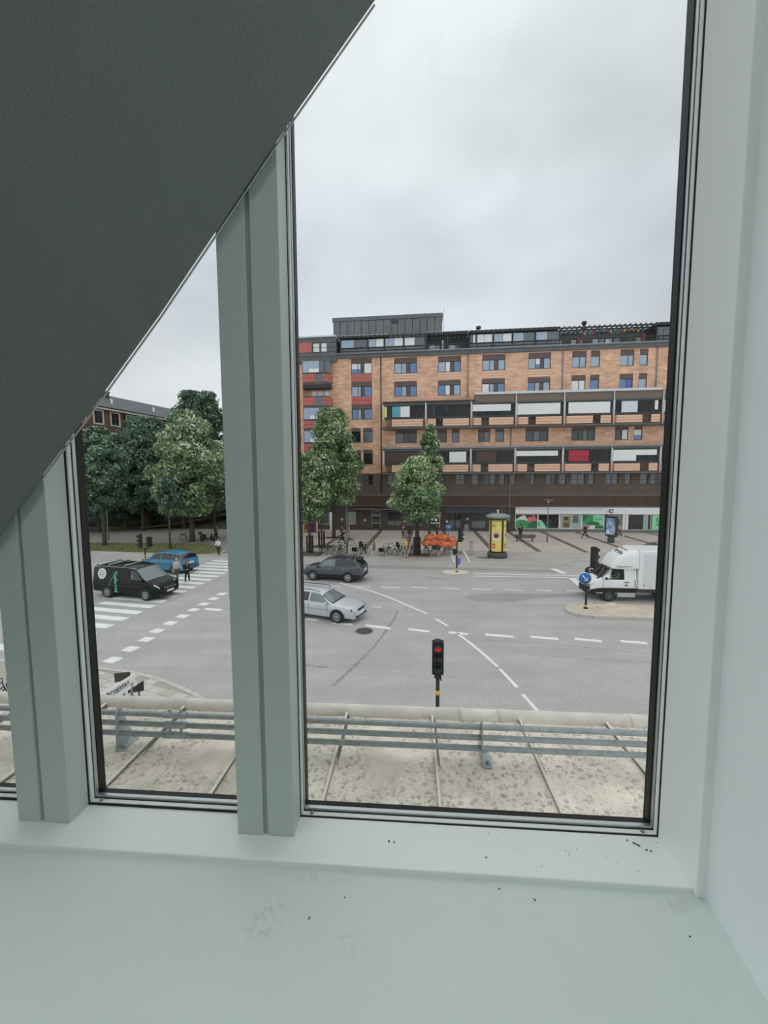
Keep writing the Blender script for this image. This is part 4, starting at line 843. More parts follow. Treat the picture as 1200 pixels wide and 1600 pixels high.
w3 = shopwin(6.20, 9.10, .55, 2.55, wh_fr, gl_solid('pale_shop_interior', (168, 186, 184), 1.1, .2))
put('poster', MB().box(6.5, 7.7, .05, .06, .7, 2.35), mt('poster_gold', (150, 138, 104), k=1.2, var=.2, scale=3), w3); put('poster_frame', MB().box(6.45, 6.5, .04, .06, .65, 2.4).box(7.7, 7.75, .04, .06, .65, 2.4).box(6.45, 7.75, .04, .06, .62, .7).box(6.45, 7.75, .04, .06, 2.35, 2.4), PW, w3)
put('printed_shape', MB().ext(arc(7.1, 1.95, .28, .25, 0, 330), .045, .05, 'y'), PD, w3); put('printed_shape', MB().box(6.75, 7.45, .045, .05, .8, 1.4), mt('poster_figure', (110, 96, 86), var=.35, scale=5), w3)
put('poster', MB().box(7.95, 8.65, .05, .06, 1.4, 2.4), mt('poster_portrait', (104, 108, 116), k=1.2, var=.4, scale=2.5), w3)
w4 = shopwin(9.10, 12.0, .55, 2.55, wh_fr, G2)
shape(w4, [(9.18, 2.48), (9.18, 1.35), (9.5, 1.7), (9.95, 2.1), (10.05, 2.48)], G3, .064)
shape(w4, clip([(9.9, 2.48), (9.7, 2.0), (9.3, 1.4), (9.18, 1.1), (10.2, 1.1), (10.6, 1.6), (10.55, 2.48)], 9.18, 11.92, .62, 2.48), G1, .060)
shape(w4, clip(arc(10.6, 1.1, .9, .5, 0, 180), 9.18, 11.9, .62, 2.48), G3, .056)
for x0, x1, mt_ in ((9.18, 10.1, PK), (10.15, 10.8, PW), (10.85, 11.9, G3)): shape(w4, [(x0, .62), (x1, .62), (x1, 1.05), (x0, 1.05)], mt_, .05)
put('small_print', MB().box(10.7, 11.7, .052, .056, 1.86, 1.90).box(10.7, 11.4, .052, .056, 1.76, 1.80).box(10.75, 11.6, .052, .056, 1.96, 2.0), G3, w4)
d3 = shopwin(12.35, 14.2, .14, 2.55, grey_al, gl_solid('glass_door_grey', (136, 144, 144), 1.1, .2), 1, 2.1, 'shop_door'); put('door_leaf', MB().box(13.2, 13.26, .0, .1, .2, 2.1).box(13.3, 13.9, .04, .06, .9, 1.9), g_dark, d3)
bput('white_pillar', MB().box(14.25, 14.55, -.12, .1, .5, 2.62).box(14.62, 14.9, -.12, .1, .5, 2.62), wh_fr)
w5 = shopwin(14.95, 17.85, .5, 2.6, wh_fr, g_dark); put('white_column', MB().box(16.9, 17.5, .055, .068, .6, 2.52), gl_solid('pale_interior_column', (166, 186, 184), 1.1), w5)
pnl = bput('green_sign_panel', MB().box(17.95, 20.6, -.02, .1, .5, 2.62), G2)
text('lettering', 'GL', .92, PD, pnl, (18.42, -.03, 1.85), (R(90), 0, 0), .01, 'LEFT'); text('lettering', 'MATE', .42, PD, pnl, (18.40, -.03, 1.25), (R(90), 0, 0), .01, 'LEFT')
shopwin(20.7, 29.4, .5, 2.6, wh_fr, g_dark, 3)
# left end: white columns of an arcade
LF = bput('arcade_wall', MB().box(-34, -25, .1, .3, .14, 3.63), b_dk)
for u in (-27.5, -25.3, -29.6): bput('white_pillar', MB().box(u - .18, u + .18, -.4, -.1, .14, 2.7), wh_fr)
bput('arcade_lintel', MB().box(-34, -25.0, -.4, .1, 2.7, 3.63), rust)
for a in (-29.3, -27.1): shopwin(a, a + 1.5, .9, 2.6, wh_fr, g_mid)
# ------------------------------------------------------------------ vehicles (x forward, y left, z up; origin on the road under the middle)
tyre_m = mt('tyre_rubber', (30, 31, 32), k=1.0, rough=0.8)
rim_m = mt('alloy_rim', (196, 198, 200), k=1.0, rough=0.35, metal=0.6)
hub_m = mt('dark_rim_gap', (40, 41, 42), rough=0.7)
car_glass = mt('tinted_car_glass', (34, 38, 40), rough=0.04, spec=1.0)
car_glass_l = mt('car_glass_painted_sky', (118, 130, 134), k=1.0, rough=0.08, spec=1.0)  # pale base colour stands in for sky mirrored in the glass
trim_b = mt('black_plastic_trim', (34, 36, 38), rough=0.6)
chrome = mt('chrome', (210, 212, 214), rough=0.2, metal=0.9)
lamp_c = mt('headlamp_glass', (206, 212, 214), k=1.0, rough=0.1, spec=1.0)
lamp_r = mt('red_tail_lamp', (150, 24, 34), k=1.1, rough=0.15, spec=0.8)
plate_m = mt('white_number_plate', (236, 236, 232), k=1.0, rough=0.4)
class Loft:
    def __init__(s, st):
        s.st = st; s.rings = [s.ring(*q) for q in st]
    def ring(s, x, zb, zs, zt, wb, ws_, wt):
        h = zs - zb; mid = zt - zs
        half = [(0, zb), (wb * .9, zb), (wb, zb + .06), (ws_, zb + h * .5), (ws_ * .985, zs - .08), (ws_ * .955, zs),
                (ws_ * .955 + (wt - ws_ * .955) * .5, zs + mid * .52), (wt, zt - min(.07, mid * .3)), (wt * .84, zt - min(.015, mid * .1)), (0, zt)]
        return [Vector((x, y, z)) for y, z in half] + [Vector((x, -y, z)) for y, z in reversed(half[1:-1])]
    def S(s, i, k):
        n = 18; k = k % n; i = min(max(i, 0), len(s.rings) - 1.0001); a, fa = int(i), i - int(i); b, fb = int(k), k - int(k)
        f = lambda r, q: s.rings[r][q % n]
        return (f(a, b) * (1-fa) + f(a+1, b) * fa) * (1-fb) + (f(a, b+1) * (1-fa) + f(a+1, b+1) * fa) * fb
    def N(s, i, k):
        e_ = .02; du = s.S(i + e_, k) - s.S(i - e_, k); dv = s.S(i, k + e_) - s.S(i, k - e_)
        n = dv.cross(du); n = n.normalized() if n.length > 1e-9 else Vector((0, 0, 1))
        c = s.S(i, k) - Vector((s.S(i, k).x, 0, (s.S(i, 0).z + s.S(i, 9).z) / 2))
        return n if n.dot(c) >= 0 else -n
    def body(s, mat, parent, name='body', skip=(), bottom=None):
        mb = MB(); n = 18; vs = [p for r in s.rings for p in r]; fs = []
        for i in range(len(s.rings) - 1):
            for k in range(n):
                if (i, k) in skip: continue
                fs.append((i*n+k, (i+1)*n+k, (i+1)*n+(k+1)%n, i*n+(k+1)%n))
        fs = [tuple(reversed(f)) for f in fs]
        fs.append(tuple(range(n))); L = (len(s.rings)-1)*n; fs.append(tuple(L + k for k in reversed(range(n))))
        mb.add(vs, fs, 0, True); o = put(name, mb, mat, parent)
        b = o.modifiers.new('edge', 'EDGE_SPLIT'); b.split_angle = R(42); return o
    def patch(s, c, mat, parent, name, off=.008, ni=6, nk=4, mirror=False):
        """c: four (i,k) corners, in order around"""
        (a, b_, c_, d_) = c; rows = []; mb = MB()
        for u in range(ni + 1):
            r = []
            for v in range(nk + 1):
                p, q = u / ni, v / nk
                i = (a[0]*(1-p)+b_[0]*p)*(1-q) + (d_[0]*(1-p)+c_[0]*p)*q; k = (a[1]*(1-p)+b_[1]*p)*(1-q) + (d_[1]*(1-p)+c_[1]*p)*q
                r.append(s.S(i, k) + s.N(i, k) * off)
            rows.append(r)
        mb.grid(rows, 0, True); o = put(name, mb, mat, parent)
        if mirror: s.patch([(i, 18 - k) for i, k in c], mat, parent, name, off, ni, nk)
        return o
def wheel(parent, x, y, r, w, style, side):
    t = MB().lathe([(r*.68, -w/2), (r*.9, -w/2), (r*.985, -w/2 + .03), (r, -w/4), (r, w/4), (r*.985, w/2 - .03), (r*.9, w/2), (r*.68, w/2)], 22, (x, y, r), 'y')
    o = put('wheel', t, tyre_m, parent)
    s = 1 if side > 0 else -1; yf = y + s * (w/2 - .02)
    put('rim_well', MB().lathe([(r*.66, 0), (r*.66, .012), (0, .012)] if s > 0 else [(r*.66, 0), (r*.66, -.012), (0, -.012)], 20, (x, yf - s*.01, r), 'y'), hub_m, o)
    sp_ = MB(); n = {'five': 5, 'six': 6, 'steel': 9}[style]
    for k in range(n):
        a = 2*math.pi*k/n + .3; p = Vector((math.cos(a), 0, math.sin(a))); t_ = Vector((-math.sin(a), 0, math.cos(a)))
        wi, wo = (.055, .05) if style != 'five' else (.06, .075)
        c = Vector((x, yf + s*.012, r)); q = [c + p*.03 + t_*wi/1, c + p*.03 - t_*wi/1, c + p*r*.64 - t_*wo, c + p*r*.64 + t_*wo]
        q2 = [v + Vector((0, s*.02, 0)) for v in q]
        sp_.add(q + q2, [(4,5,6,7), (7,6,5,4), (0,1,5,4), (1,2,6,5), (2,3,7,6), (3,0,4,7)])
    sp_.torus((x, yf + s*.01, r), r*.645, .022, 22, 6, 'y'); sp_.lathe([(.07, 0), (.07, s*.04), (0, s*.045)], 12, (x, yf + s*.01, r), 'y')
    put('rim', sp_, rim_m if style != 'steel' else mt('grey_steel_rim', (120, 124, 126), rough=.5, metal=.3), o)
def wheels(parent, xf, xr, r, w, half, style='five'):
    for x in (xf, xr):
        for s in (1, -1):
            arch = MB(); n = 16; yo = s * (half + .006); pts = []
            for k in range(n + 1):
                a = math.pi * k / n; pts.append((x + (r + .075) * math.cos(a), r + (r + .075) * math.sin(a) - .01))
            pts += [(x - r - .075, r * .55), (x + r + .075, r * .55)]
            arch.ext(pts, min(yo, s*(half-.3)), max(yo, s*(half-.3)), 'y'); put('wheel_arch', arch, trim_b, parent)
            wheel(parent, x, s * (half - w/2 + .022), r, w, style, s)
def mirror_(parent, x, y, z, mat):
    for s in (1, -1): put('door_mirror', MB().ball((x, s*(y+.09), z), (.07, .12, .085), 10, 6).box(x-.02, x+.03, s*(y-.03), s*(y+.05), z-.06, z-.02), mat, parent)

# dark grey SUV driving left
t = thing('suv_car', 'dark grey SUV with black roof driving left in front of the bicycles', 'car', (-3.62, 28.45, 0), R(180 - 14.5), 'cars on the road')
paint_suv = mt('anthracite_car_paint', (84, 88, 94), k=1.0, rough=0.25, spec=0.7)
lf = Loft([(-2.30,.45,.95,1.00,.70,.80,.70),(-2.24,.32,1.05,1.10,.80,.88,.74),(-2.12,.30,1.10,1.36,.84,.91,.66),(-1.85,.30,1.10,1.60,.85,.92,.63),(-1.2,.28,1.08,1.67,.85,.92,.64),(-.4,.26,1.05,1.69,.85,.92,.65),(.2,.26,1.03,1.66,.85,.92,.64),(.62,.26,1.02,1.53,.85,.92,.62),(1.2,.26,1.01,1.07,.85,.91,.70),(1.7,.28,.97,1.02,.84,.90,.64),(2.1,.30,.87,.92,.80,.85,.56),(2.28,.40,.70,.74,.66,.70,.5)])
lf.body(paint_suv, t)
lf.patch([(2.9, 7.25), (7.0, 7.25), (7.0, 10.75), (2.9, 10.75)], trim_b, t, 'roof_panel', .006, 6, 8)
lf.patch([(8.3, 7.6), (10.2, 7.8), (10.2, 10.2), (8.3, 10.4)], trim_b, t, 'bonnet', .006)
lf.patch([(5.2, 5.25), (7.75, 5.25), (6.75, 6.8), (5.2, 6.85)], car_glass_l, t, 'side_window', mirror=True)
lf.patch([(3.6, 5.25), (5.05, 5.25), (5.05, 6.85), (3.6, 6.85)], car_glass, t, 'side_window', mirror=True)
lf.patch([(2.75, 5.5), (3.5, 5.25), (3.5, 6.85), (3.0, 6.8)], car_glass, t, 'quarter_window', mirror=True)
lf.patch([(7.05, 6.9), (8.0, 6.1), (8.0, 11.9), (7.05, 11.1)], car_glass, t, 'windscreen', .01, 4, 8)
lf.patch([(1.35, 6.2), (2.85, 6.9), (2.85, 11.1), (1.35, 11.8)], car_glass, t, 'rear_window', .01, 4, 8)
lf.patch([(.5, 4.3), (1.9, 4.55), (1.9, 5.2), (.5, 5.2)], lamp_r, t, 'tail_lamp', .012, mirror=True)
lf.patch([(9.9, 4.2), (10.8, 4.2), (10.8, 5.2), (9.9, 5.2)], lamp_c, t, 'headlamp', .012, mirror=True)
lf.patch([(.7, 1.2), (10.4, 1.2), (10.4, 2.6), (.7, 2.6)], trim_b, t, 'sill_cladding', .008, 14, 3, True)
lf.patch([(5.1, 2.7), (5.13, 2.7), (5.13, 6.9), (5.1, 6.9)], trim_b, t, 'door_gap', .009, 1, 6, True); lf.patch([(3.5, 3.2), (3.53, 3.2), (3.53, 5.2), (3.5, 5.2)], trim_b, t, 'door_gap', .009, 1, 4, True)
for k in (4.3, 5.9): put('door_handle', MB().box(lf.S(k, 4.6).x - .1, lf.S(k, 4.6).x + .1, .90, .945, .92, .955), chrome, t)
put('number_plate', MB().box(-2.335, -2.31, -.26, .26, .78, .90), plate_m, t); put('rear_bumper', MB().box(-2.31, -2.15, -.78, .78, .36, .62), trim_b, t, bevel=.05)
for s in (1, -1): put('roof_rail', MB().tube([(-1.7, s*.62, 1.62), (-1.5, s*.64, 1.70), (.1, s*.64, 1.72), (.35, s*.62, 1.66)], .022, 6), trim_b, t)
put('roof_spoiler', MB().ext([(-2.1, 1.60), (-1.75, 1.66), (-1.75, 1.62), (-2.08, 1.56)], -.56, .56, 'y'), trim_b, t)
mirror_(t, .95, .93, 1.08, trim_b); wheels(t, 1.40, -1.29, .35, .24, .925)

# silver estate
t = thing('estate_car', 'silver estate car with roof rails driving right in the near lane', 'car', (-3.43, 20.72, 0), R(-22.0), 'cars on the road')
silver = mt('silver_car_paint', (214, 218, 222), k=1.0, rough=0.28, metal=0.25, spec=0.7)
lf = Loft([(-2.4,.42,.80,.86,.66,.76,.66),(-2.32,.3,.92,.97,.76,.84,.7),(-2.2,.26,.95,1.15,.8,.87,.62),(-1.95,.24,.95,1.36,.82,.885,.58),(-1.2,.22,.94,1.44,.83,.89,.58),(-.3,.2,.92,1.47,.83,.89,.59),(.25,.2,.91,1.43,.83,.89,.58),(.55,.2,.91,1.31,.83,.89,.57),(1.15,.2,.90,.96,.83,.88,.68),(1.7,.22,.85,.90,.81,.86,.62),(2.15,.24,.76,.81,.76,.80,.52),(2.36,.32,.62,.67,.62,.66,.44),(2.42,.38,.52,.55,.5,.55,.4)])
lf.body(silver, t)
lf.patch([(5.15, 5.2), (7.85, 5.2), (6.8, 6.85), (5.15, 6.9)], car_glass_l, t, 'side_window', mirror=True)
lf.patch([(3.7, 5.2), (5.0, 5.2), (5.0, 6.9), (3.7, 6.9)], car_glass, t, 'side_window', mirror=True)
lf.patch([(2.8, 5.3), (3.6, 5.2), (3.6, 6.9), (3.0, 6.85)], car_glass, t, 'quarter_window', mirror=True)
lf.patch([(6.72, 6.95), (8.02, 6.2), (8.02, 11.8), (6.72, 11.05)], trim_b, t, 'windscreen_seal', .007, 5, 8)
lf.patch([(6.85, 7.1), (7.92, 6.35), (7.92, 11.65), (6.85, 10.9)], car_glass_l, t, 'windscreen', .013, 5, 8)
lf.patch([(1.4, 6.2), (2.9, 6.9), (2.9, 11.1), (1.4, 11.8)], car_glass, t, 'rear_window', .01, 4, 8)
lf.patch([(10.15, 4.2), (11.4, 4.2), (11.2, 5.3), (10.0, 5.3)], trim_b, t, 'headlamp', .010, mirror=True); lf.patch([(10.4, 4.4), (11.2, 4.4), (11.1, 5.15), (10.3, 5.15)], lamp_c, t, 'headlamp_lens', .016, mirror=True)
put('grille', MB().box(2.33, 2.405, -.34, .34, .50, .68), trim_b, t, bevel=.02)
for y in (-.36, 0, .36): put('grille_bar', MB().box(2.34, 2.412, y - .02, y + .02, .50, .69), chrome, t)
put('lower_intake', MB().box(2.36, 2.44, -.58, .58, .28, .38), trim_b, t, bevel=.02); put('number_plate', MB().box(2.41, 2.44, -.26, .26, .39, .50), plate_m, t)
put('front_bumper', MB().ext([(2.18, -.74), (2.36, -.6), (2.43, -.35), (2.43, .35), (2.36, .6), (2.18, .74)], .22, .50), silver, t, bevel=.05)
for a, b_ in ((5.07, 5.10), (7.5, 7.53), (3.62, 3.65)): lf.patch([(a, 2.4), (b_, 2.4), (b_, 5.15), (a, 5.15)], trim_b, t, 'door_gap', .008, 1, 5, True)
lf.patch([(2.5, 3.15), (8.0, 3.15), (8.0, 3.35), (2.5, 3.35)], mt('silver_side_moulding', (178, 182, 186), rough=.4), t, 'side_moulding', .016, 8, 1, True); lf.patch([(1.5, 4.9), (8.4, 4.9), (8.4, 5.08), (1.5, 5.08)], chrome, t, 'belt_moulding', .008, 8, 1, True)
for x in (-.75, .4): put('door_handle', MB().box(x - .1, x + .1, -.915, -.875, .80, .835).box(x - .1, x + .1, .875, .915, .80, .835), silver, t)
for s in (1, -1): put('roof_rail', MB().tube([(-1.9, s*.57, 1.37), (-1.75, s*.585, 1.47), (-.3, s*.595, 1.515), (.15, s*.58, 1.475), (.3, s*.57, 1.42)], .02, 6), trim_b, t)
for s in (.12, -.5): put('wiper', MB().tube([(1.12, s, .985), (.95, s + .28, 1.08)], .012, 5), trim_b, t)
mirror_(t, .82, .90, .98, silver); wheels(t, 1.42, -1.28, .325, .22, .89)

# black van with pale side graphics
t = thing('black_van', 'black van with a white disc and green pump graphic on its side', 'van', (-15.85, 24.55, 0), R(-14.4), 'vans on the road')
vblack = mt('black_van_paint', (20, 22, 24), k=0.8, rough=0.25, spec=0.35)
lf = Loft([(-2.50,.5,1.1,1.80,.86,.9,.78),(-2.44,.35,1.12,1.92,.93,.97,.81),(-1.6,.3,1.12,1.96,.95,.985,.82),(-.6,.3,1.12,1.97,.95,.985,.82),(.45,.3,1.12,1.96,.95,.985,.82),(.85,.3,1.12,1.88,.95,.985,.80),(1.65,.3,1.12,1.20,.94,.97,.82),(2.15,.32,1.02,1.08,.91,.94,.72),(2.40,.36,.88,.93,.84,.85,.62),(2.50,.42,.70,.74,.72,.72,.5)])
lf.body(vblack, t)
lf.patch([(5.02, 7.0), (5.98, 6.15), (5.98, 11.85), (5.02, 11.0)], car_glass_l, t, 'windscreen', .012, 5, 8)
lf.patch([(4.05, 5.3), (5.75, 5.25), (5.05, 6.75), (4.05, 6.8)], car_glass, t, 'side_window', .01, mirror=True)
lf.patch([(3.0, 5.3), (3.95, 5.3), (3.95, 6.8), (3.0, 6.8)], trim_b, t, 'side_window', .01, mirror=True)
lf.patch([(4.2, 5.35), (4.7, 5.35), (4.6, 6.1), (4.25, 6.1)], mt('tan_jacket_behind_glass', (116, 110, 84), rough=.5), t, 'driver_behind_glass', .014, mirror=False, ni=3, nk=3); lf.patch([(i, 18 - k) for i, k in ((4.2, 5.35), (4.7, 5.35), (4.6, 6.1), (4.25, 6.1))], MAT['tan_jacket_behind_glass'], t, 'driver_behind_glass', .014, 3, 3)
lf.patch([(7.0, 4.3), (8.6, 4.2), (8.5, 5.1), (7.2, 5.2)], lamp_c, t, 'headlamp', .012, mirror=True)
lf.patch([(.15, 7.4), (4.9, 7.2), (4.9, 7.75), (.15, 7.75)], mt('pale_gutter_strip', (150, 154, 156), k=1.0), t, 'roof_gutter', .012, 6, 1, True)
for s_ in (1, -1):
    c = MB(); cx, cz, r = -1.72, 1.50, .33
    pts = []
    for ring_ in (0, .5, 1):
        row = []
        for k in range(25):
            a = 2*math.pi*k/24; x, z = cx + r*ring_*math.cos(a), cz + r*ring_*math.sin(a)
            yy = .985 - .135*max(0, (z - 1.12))/.8 - .035; row.append((x, s_*(yy + .022), z))
        pts.append(row)
    c.grid(pts, 0, False); o = put('white_disc_graphic', c, plate_m, t)
    for k, (z, w) in enumerate(((1.66, .18), (1.56, .24), (1.44, .26), (1.34, .2))):
        yy = .985 - .135*max(0, (z - 1.12))/.8 - .035
        for q in range(5):
            x0 = cx - w + 2*w*q/5; put('small_print', MB().box(x0 + .02, x0 + 2*w/5 - .02, s_*(yy + .02), s_*(yy + .03), z - .02, z + .025), mt('grey_print', (110, 116, 118)), o)
    green_g = mt('mint_green_print', (96, 178, 136), k=1.0, rough=.3); g = MB()
    def side(x, z): return (x, s_ * ((.985 - .135*max(0, (z - 1.12))/.8 if z > 1.12 else .985 if z > .6 else .97) + .012), z)
    for pl, w in (([(-.62, .42), (-.62, 1.15)], .075), ([(-.78, .42), (-.46, .42)], .04), ([(-.62, 1.15), (-.40, 1.17)], .03), ([(-.62, 1.10), (-.62, 1.32), (-.72, 1.45), (-.66, 1.62)], .05), ([(-.66, 1.64), (-.60, 1.70), (-.52, 1.66), (-.56, 1.40)], .03), ([(-.78, 1.40), (-.92, 1.2), (-1.08, .95), (-1.1, .75)], .018), ([(-.70, 1.52), (-.80, 1.36)], .035), ([(-.75, 1.26), (-.5, 1.27)], .04)):
        for (xa, za), (xb, zb_) in zip(pl, pl[1:]):
            d = Vector((xb - xa, zb_ - za)).normalized(); n_ = Vector((-d.y, d.x)) * w
            q = [side(xa + n_.x, za + n_.y), side(xb + n_.x, zb_ + n_.y), side(xb - n_.x, zb_ - n_.y), side(xa - n_.x, za - n_.y)]
            g.add(q, [(0, 1, 2, 3)]); g.add([(x, y - s_*.004, z) for x, y, z in q], [(3, 2, 1, 0)])
    put('pump_graphic', g, green_g, t)
lf.patch([(7.4, 7.2), (7.8, 7.2), (7.8, 8.0), (7.4, 8.0)], plate_m, t, 'bonnet_badge', .012, 3, 3)
for x in (-2.0, -1.3, -.1): put('roof_bar', MB().tube([(x, -.78, 1.96), (x, -.74, 2.06), (x, .74, 2.06), (x, .78, 1.96)], .026, 6), chrome, t)
for s in (1, -1): put('roof_rail', MB().box(-2.35, .3, s*.70 - .02, s*.70 + .02, 1.96, 2.0), trim_b, t)
put('front_bumper', MB().ext([(2.2, -.88), (2.42, -.74), (2.54, -.4), (2.54, .4), (2.42, .74), (2.2, .88)], .32, .62), trim_b, t, bevel=.04); put('grille', MB().box(2.42, 2.53, -.5, .5, .62, .82), trim_b, t, bevel=.03)
put('number_plate', MB().box(2.53, 2.555, -.26, .26, .44, .56), plate_m, t); put('grille_bar', MB().box(2.44, 2.54, -.45, .45, .70, .73), chrome, t)
for a, b_ in ((4.0, 4.025), (2.95, 2.975), (5.75, 5.775)): lf.patch([(a, 2.4), (b_, 2.4), (b_, 6.8 if a < 5 else 5.2), (a, 6.8 if a < 5 else 5.2)], mt('panel_gap_grey', (62, 66, 68)), t, 'door_gap', .011, 1, 6, True)
lf.patch([(1.2, 3.3), (5.7, 3.3), (5.7, 3.42), (1.2, 3.42)], mt('panel_gap_grey', (62, 66, 68)), t, 'side_crease', .010, 8, 1, True)
put('door_handle', MB().box(.55, .72, -1.02, -.98, 1.0, 1.04).box(-.45, -.28, -1.02, -.98, 1.0, 1.04), trim_b, t)
mirror_(t, 1.25, 1.0, 1.22, trim_b); wheels(t, 1.62, -1.31, .34, .23, .985, 'six')

# blue people carrier
t = thing('blue_people_carrier', 'bright blue people carrier stopped before the zebra crossing behind the black van', 'car', (-17.45, 31.15, 0), R(164), 'cars on the road')
blue = mt('bright_blue_car_paint', (72, 146, 180), k=0.95, rough=0.25, spec=0.6)
lf = Loft([(-2.18,.45,.98,1.04,.74,.80,.7),(-2.12,.32,1.04,1.25,.82,.87,.70),(-2.0,.28,1.06,1.50,.85,.90,.66),(-1.75,.26,1.06,1.62,.86,.91,.65),(-1.0,.25,1.05,1.68,.86,.91,.66),(0,.25,1.03,1.69,.86,.91,.66),(.5,.25,1.02,1.62,.86,.91,.65),(.8,.25,1.01,1.50,.86,.91,.63),(1.45,.25,1.0,1.06,.85,.90,.72),(1.8,.28,.93,.98,.82,.86,.62),(2.08,.32,.80,.85,.75,.78,.55),(2.2,.42,.66,.7,.62,.64,.45)])
lf.body(blue, t)
lf.patch([(5.05, 5.25), (7.8, 5.25), (6.8, 6.8), (5.05, 6.85)], car_glass, t, 'side_window', mirror=True); lf.patch([(3.9, 5.25), (4.92, 5.25), (4.92, 6.85), (3.9, 6.85)], car_glass, t, 'side_window', mirror=True); lf.patch([(2.7, 5.35), (3.8, 5.25), (3.8, 6.85), (3.0, 6.8)], car_glass, t, 'quarter_window', mirror=True)
lf.patch([(6.95, 6.9), (8.0, 6.2), (8.0, 11.8), (6.95, 11.1)], car_glass_l, t, 'windscreen', .012, 5, 8)
lf.patch([(.75, 6.1), (2.75, 6.85), (2.75, 11.15), (.75, 11.9)], car_glass, t, 'rear_window', .012, 5, 8)
lf.patch([(.4, 5.05), (1.9, 5.15), (2.3, 6.3), (.9, 6.1)], lamp_r, t, 'tail_lamp', .014, mirror=True); lf.patch([(9.6, 4.3), (10.6, 4.2), (10.5, 5.2), (9.5, 5.2)], lamp_c, t, 'headlamp', .012, mirror=True)
put('rear_bumper', MB().box(-2.26, -2.05, -.80, .80, .34, .66), mt('blue_grey_bumper', (58, 96, 120)), t, bevel=.06); put('number_plate', MB().box(-2.215, -2.18, -.26, .26, .80, .92), plate_m, t); put('badge', MB().ball((-2.17, 0, 1.0), (.02, .06, .06), 8, 5), chrome, t)
for s in (1, -1): put('roof_rail', MB().tube([(-1.7, s*.6, 1.62), (-1.5, s*.62, 1.70), (.1, s*.63, 1.73), (.4, s*.6, 1.64)], .02, 6), trim_b, t)
for a in (4.98, 3.85): lf.patch([(a, 2.6), (a + .025, 2.6), (a + .025, 5.2), (a, 5.2)], trim_b, t, 'door_gap', .009, 1, 5, True)
lf.patch([(1.5, 3.4), (8.0, 3.4), (8.0, 3.6), (1.5, 3.6)], mt('blue_side_moulding', (46, 110, 148)), t, 'side_moulding', .014, 8, 1, True)
mirror_(t, 1.1, .92, 1.08, blue); wheels(t, 1.38, -1.34, .32, .21, .905, 'five')

# white box van at the right
t = thing('box_van', 'white box van with a rounded roof fairing waiting behind the traffic island', 'van', (13.5, 23.72, 0), R(180 - 6.0), 'vans on the road'); t.scale = (.95, .97, .93)
white = mt('white_van_paint', (250, 251, 252), k=1.0, rough=0.3, spec=0.5)
lf = Loft([(-1.62,.45,1.42,2.28,.93,1.0,.82),(-.9,.45,1.42,2.32,.94,1.0,.82),(-.45,.45,1.42,2.28,.94,1.0,.81),(-.15,.45,1.42,2.08,.94,1.0,.80),(.42,.45,1.40,1.50,.94,.99,.84),(.80,.45,1.26,1.33,.92,.96,.78),(1.0,.48,1.08,1.14,.88,.92,.70),(1.12,.52,.86,.90,.80,.84,.62)])
lf.body(white, t, 'cab', skip={(i, k) for i in (1, 2) for k in (5, 6, 11, 12)})
put('cab_interior', MB().box(-1.55, -1.45, -.85, .85, .6, 2.2).box(-1.45, .3, -.9, .9, .6, .9).box(.1, .4, -.88, .88, .9, 1.38).box(-1.4, -.9, -.55, .55, .9, 1.5), trim_b, t)
put('steering_wheel', MB().torus((0, .42, 1.32), .2, .02, 16, 5, 'x'), trim_b, t)
cabg = glassmat('cab_window_glass', tint=(.55, .6, .6), ior=1.4)
lf.patch([(.95, 5.1), (3.75, 5.1), (2.95, 6.85), (.95, 6.9)], cabg, t, 'side_window', .004, mirror=True)
fr_ = [(.28, 5.2), (.95, 5.1), (.95, 7.0), (.28, 7.0)]
lf.patch([(1.0, 5.0), (3.9, 5.0), (3.9, 5.12), (1.0, 5.12)], trim_b, t, 'window_seal', .01, 6, 1, True); lf.patch([(2.95, 7.0), (3.9, 5.2), (3.75, 5.15), (2.85, 6.8)], white, t, 'window_pillar', .012, 5, 2, True); lf.patch([(.2, 5.0), (1.0, 5.0), (1.0, 7.0), (.2, 7.0)], white, t, 'rear_pillar', .006, 3, 3, True)
lf.patch([(2.55, 7.15), (3.97, 6.2), (3.97, 11.8), (2.55, 10.85)], car_glass, t, 'windscreen', .014, 5, 8)
lf.patch([(2.7, 7.3), (3.9, 6.35), (3.9, 7.3), (2.7, 7.9)], car_glass_l, t, 'painted_reflection', .02, 4, 3)  # pale patch painted as a streak of reflected sky
lf.patch([(5.3, 4.5), (6.4, 4.4), (6.2, 5.35), (5.0, 5.35)], lamp_c, t, 'headlamp', .012, mirror=True)
lf.patch([(.0, 1.3), (7, 1.3), (7, 2.9), (.0, 2.9)], trim_b, t, 'lower_cladding', .012, 10, 3, True)
put('front_bumper', MB().ext([(.75, -.97), (1.05, -.88), (1.24, -.5), (1.24, .5), (1.05, .88), (.75, .97)], .42, .80), trim_b, t, bevel=.05); put('grille', MB().ext([(.98, -.62), (1.17, -.45), (1.17, .45), (.98, .62)], .80, 1.10), trim_b, t, bevel=.03)
for z in (.86, .94, 1.02): put('grille_bar', MB().box(1.12, 1.19, -.45, .45, z, z + .02), mt('grille_grey', (84, 88, 90)), t)
put('badge', MB().torus((1.185, 0, .98), .09, .014, 14, 5, 'x'), chrome, t)
lf.patch([(4.15, 7.5), (4.45, 7.5), (4.45, 8.3), (4.15, 8.3)], trim_b, t, 'bonnet_vent', .01, 3, 3, True)
put('cowl', MB().box(.30, .47, -.72, .72, 1.475, 1.505), trim_b, t)
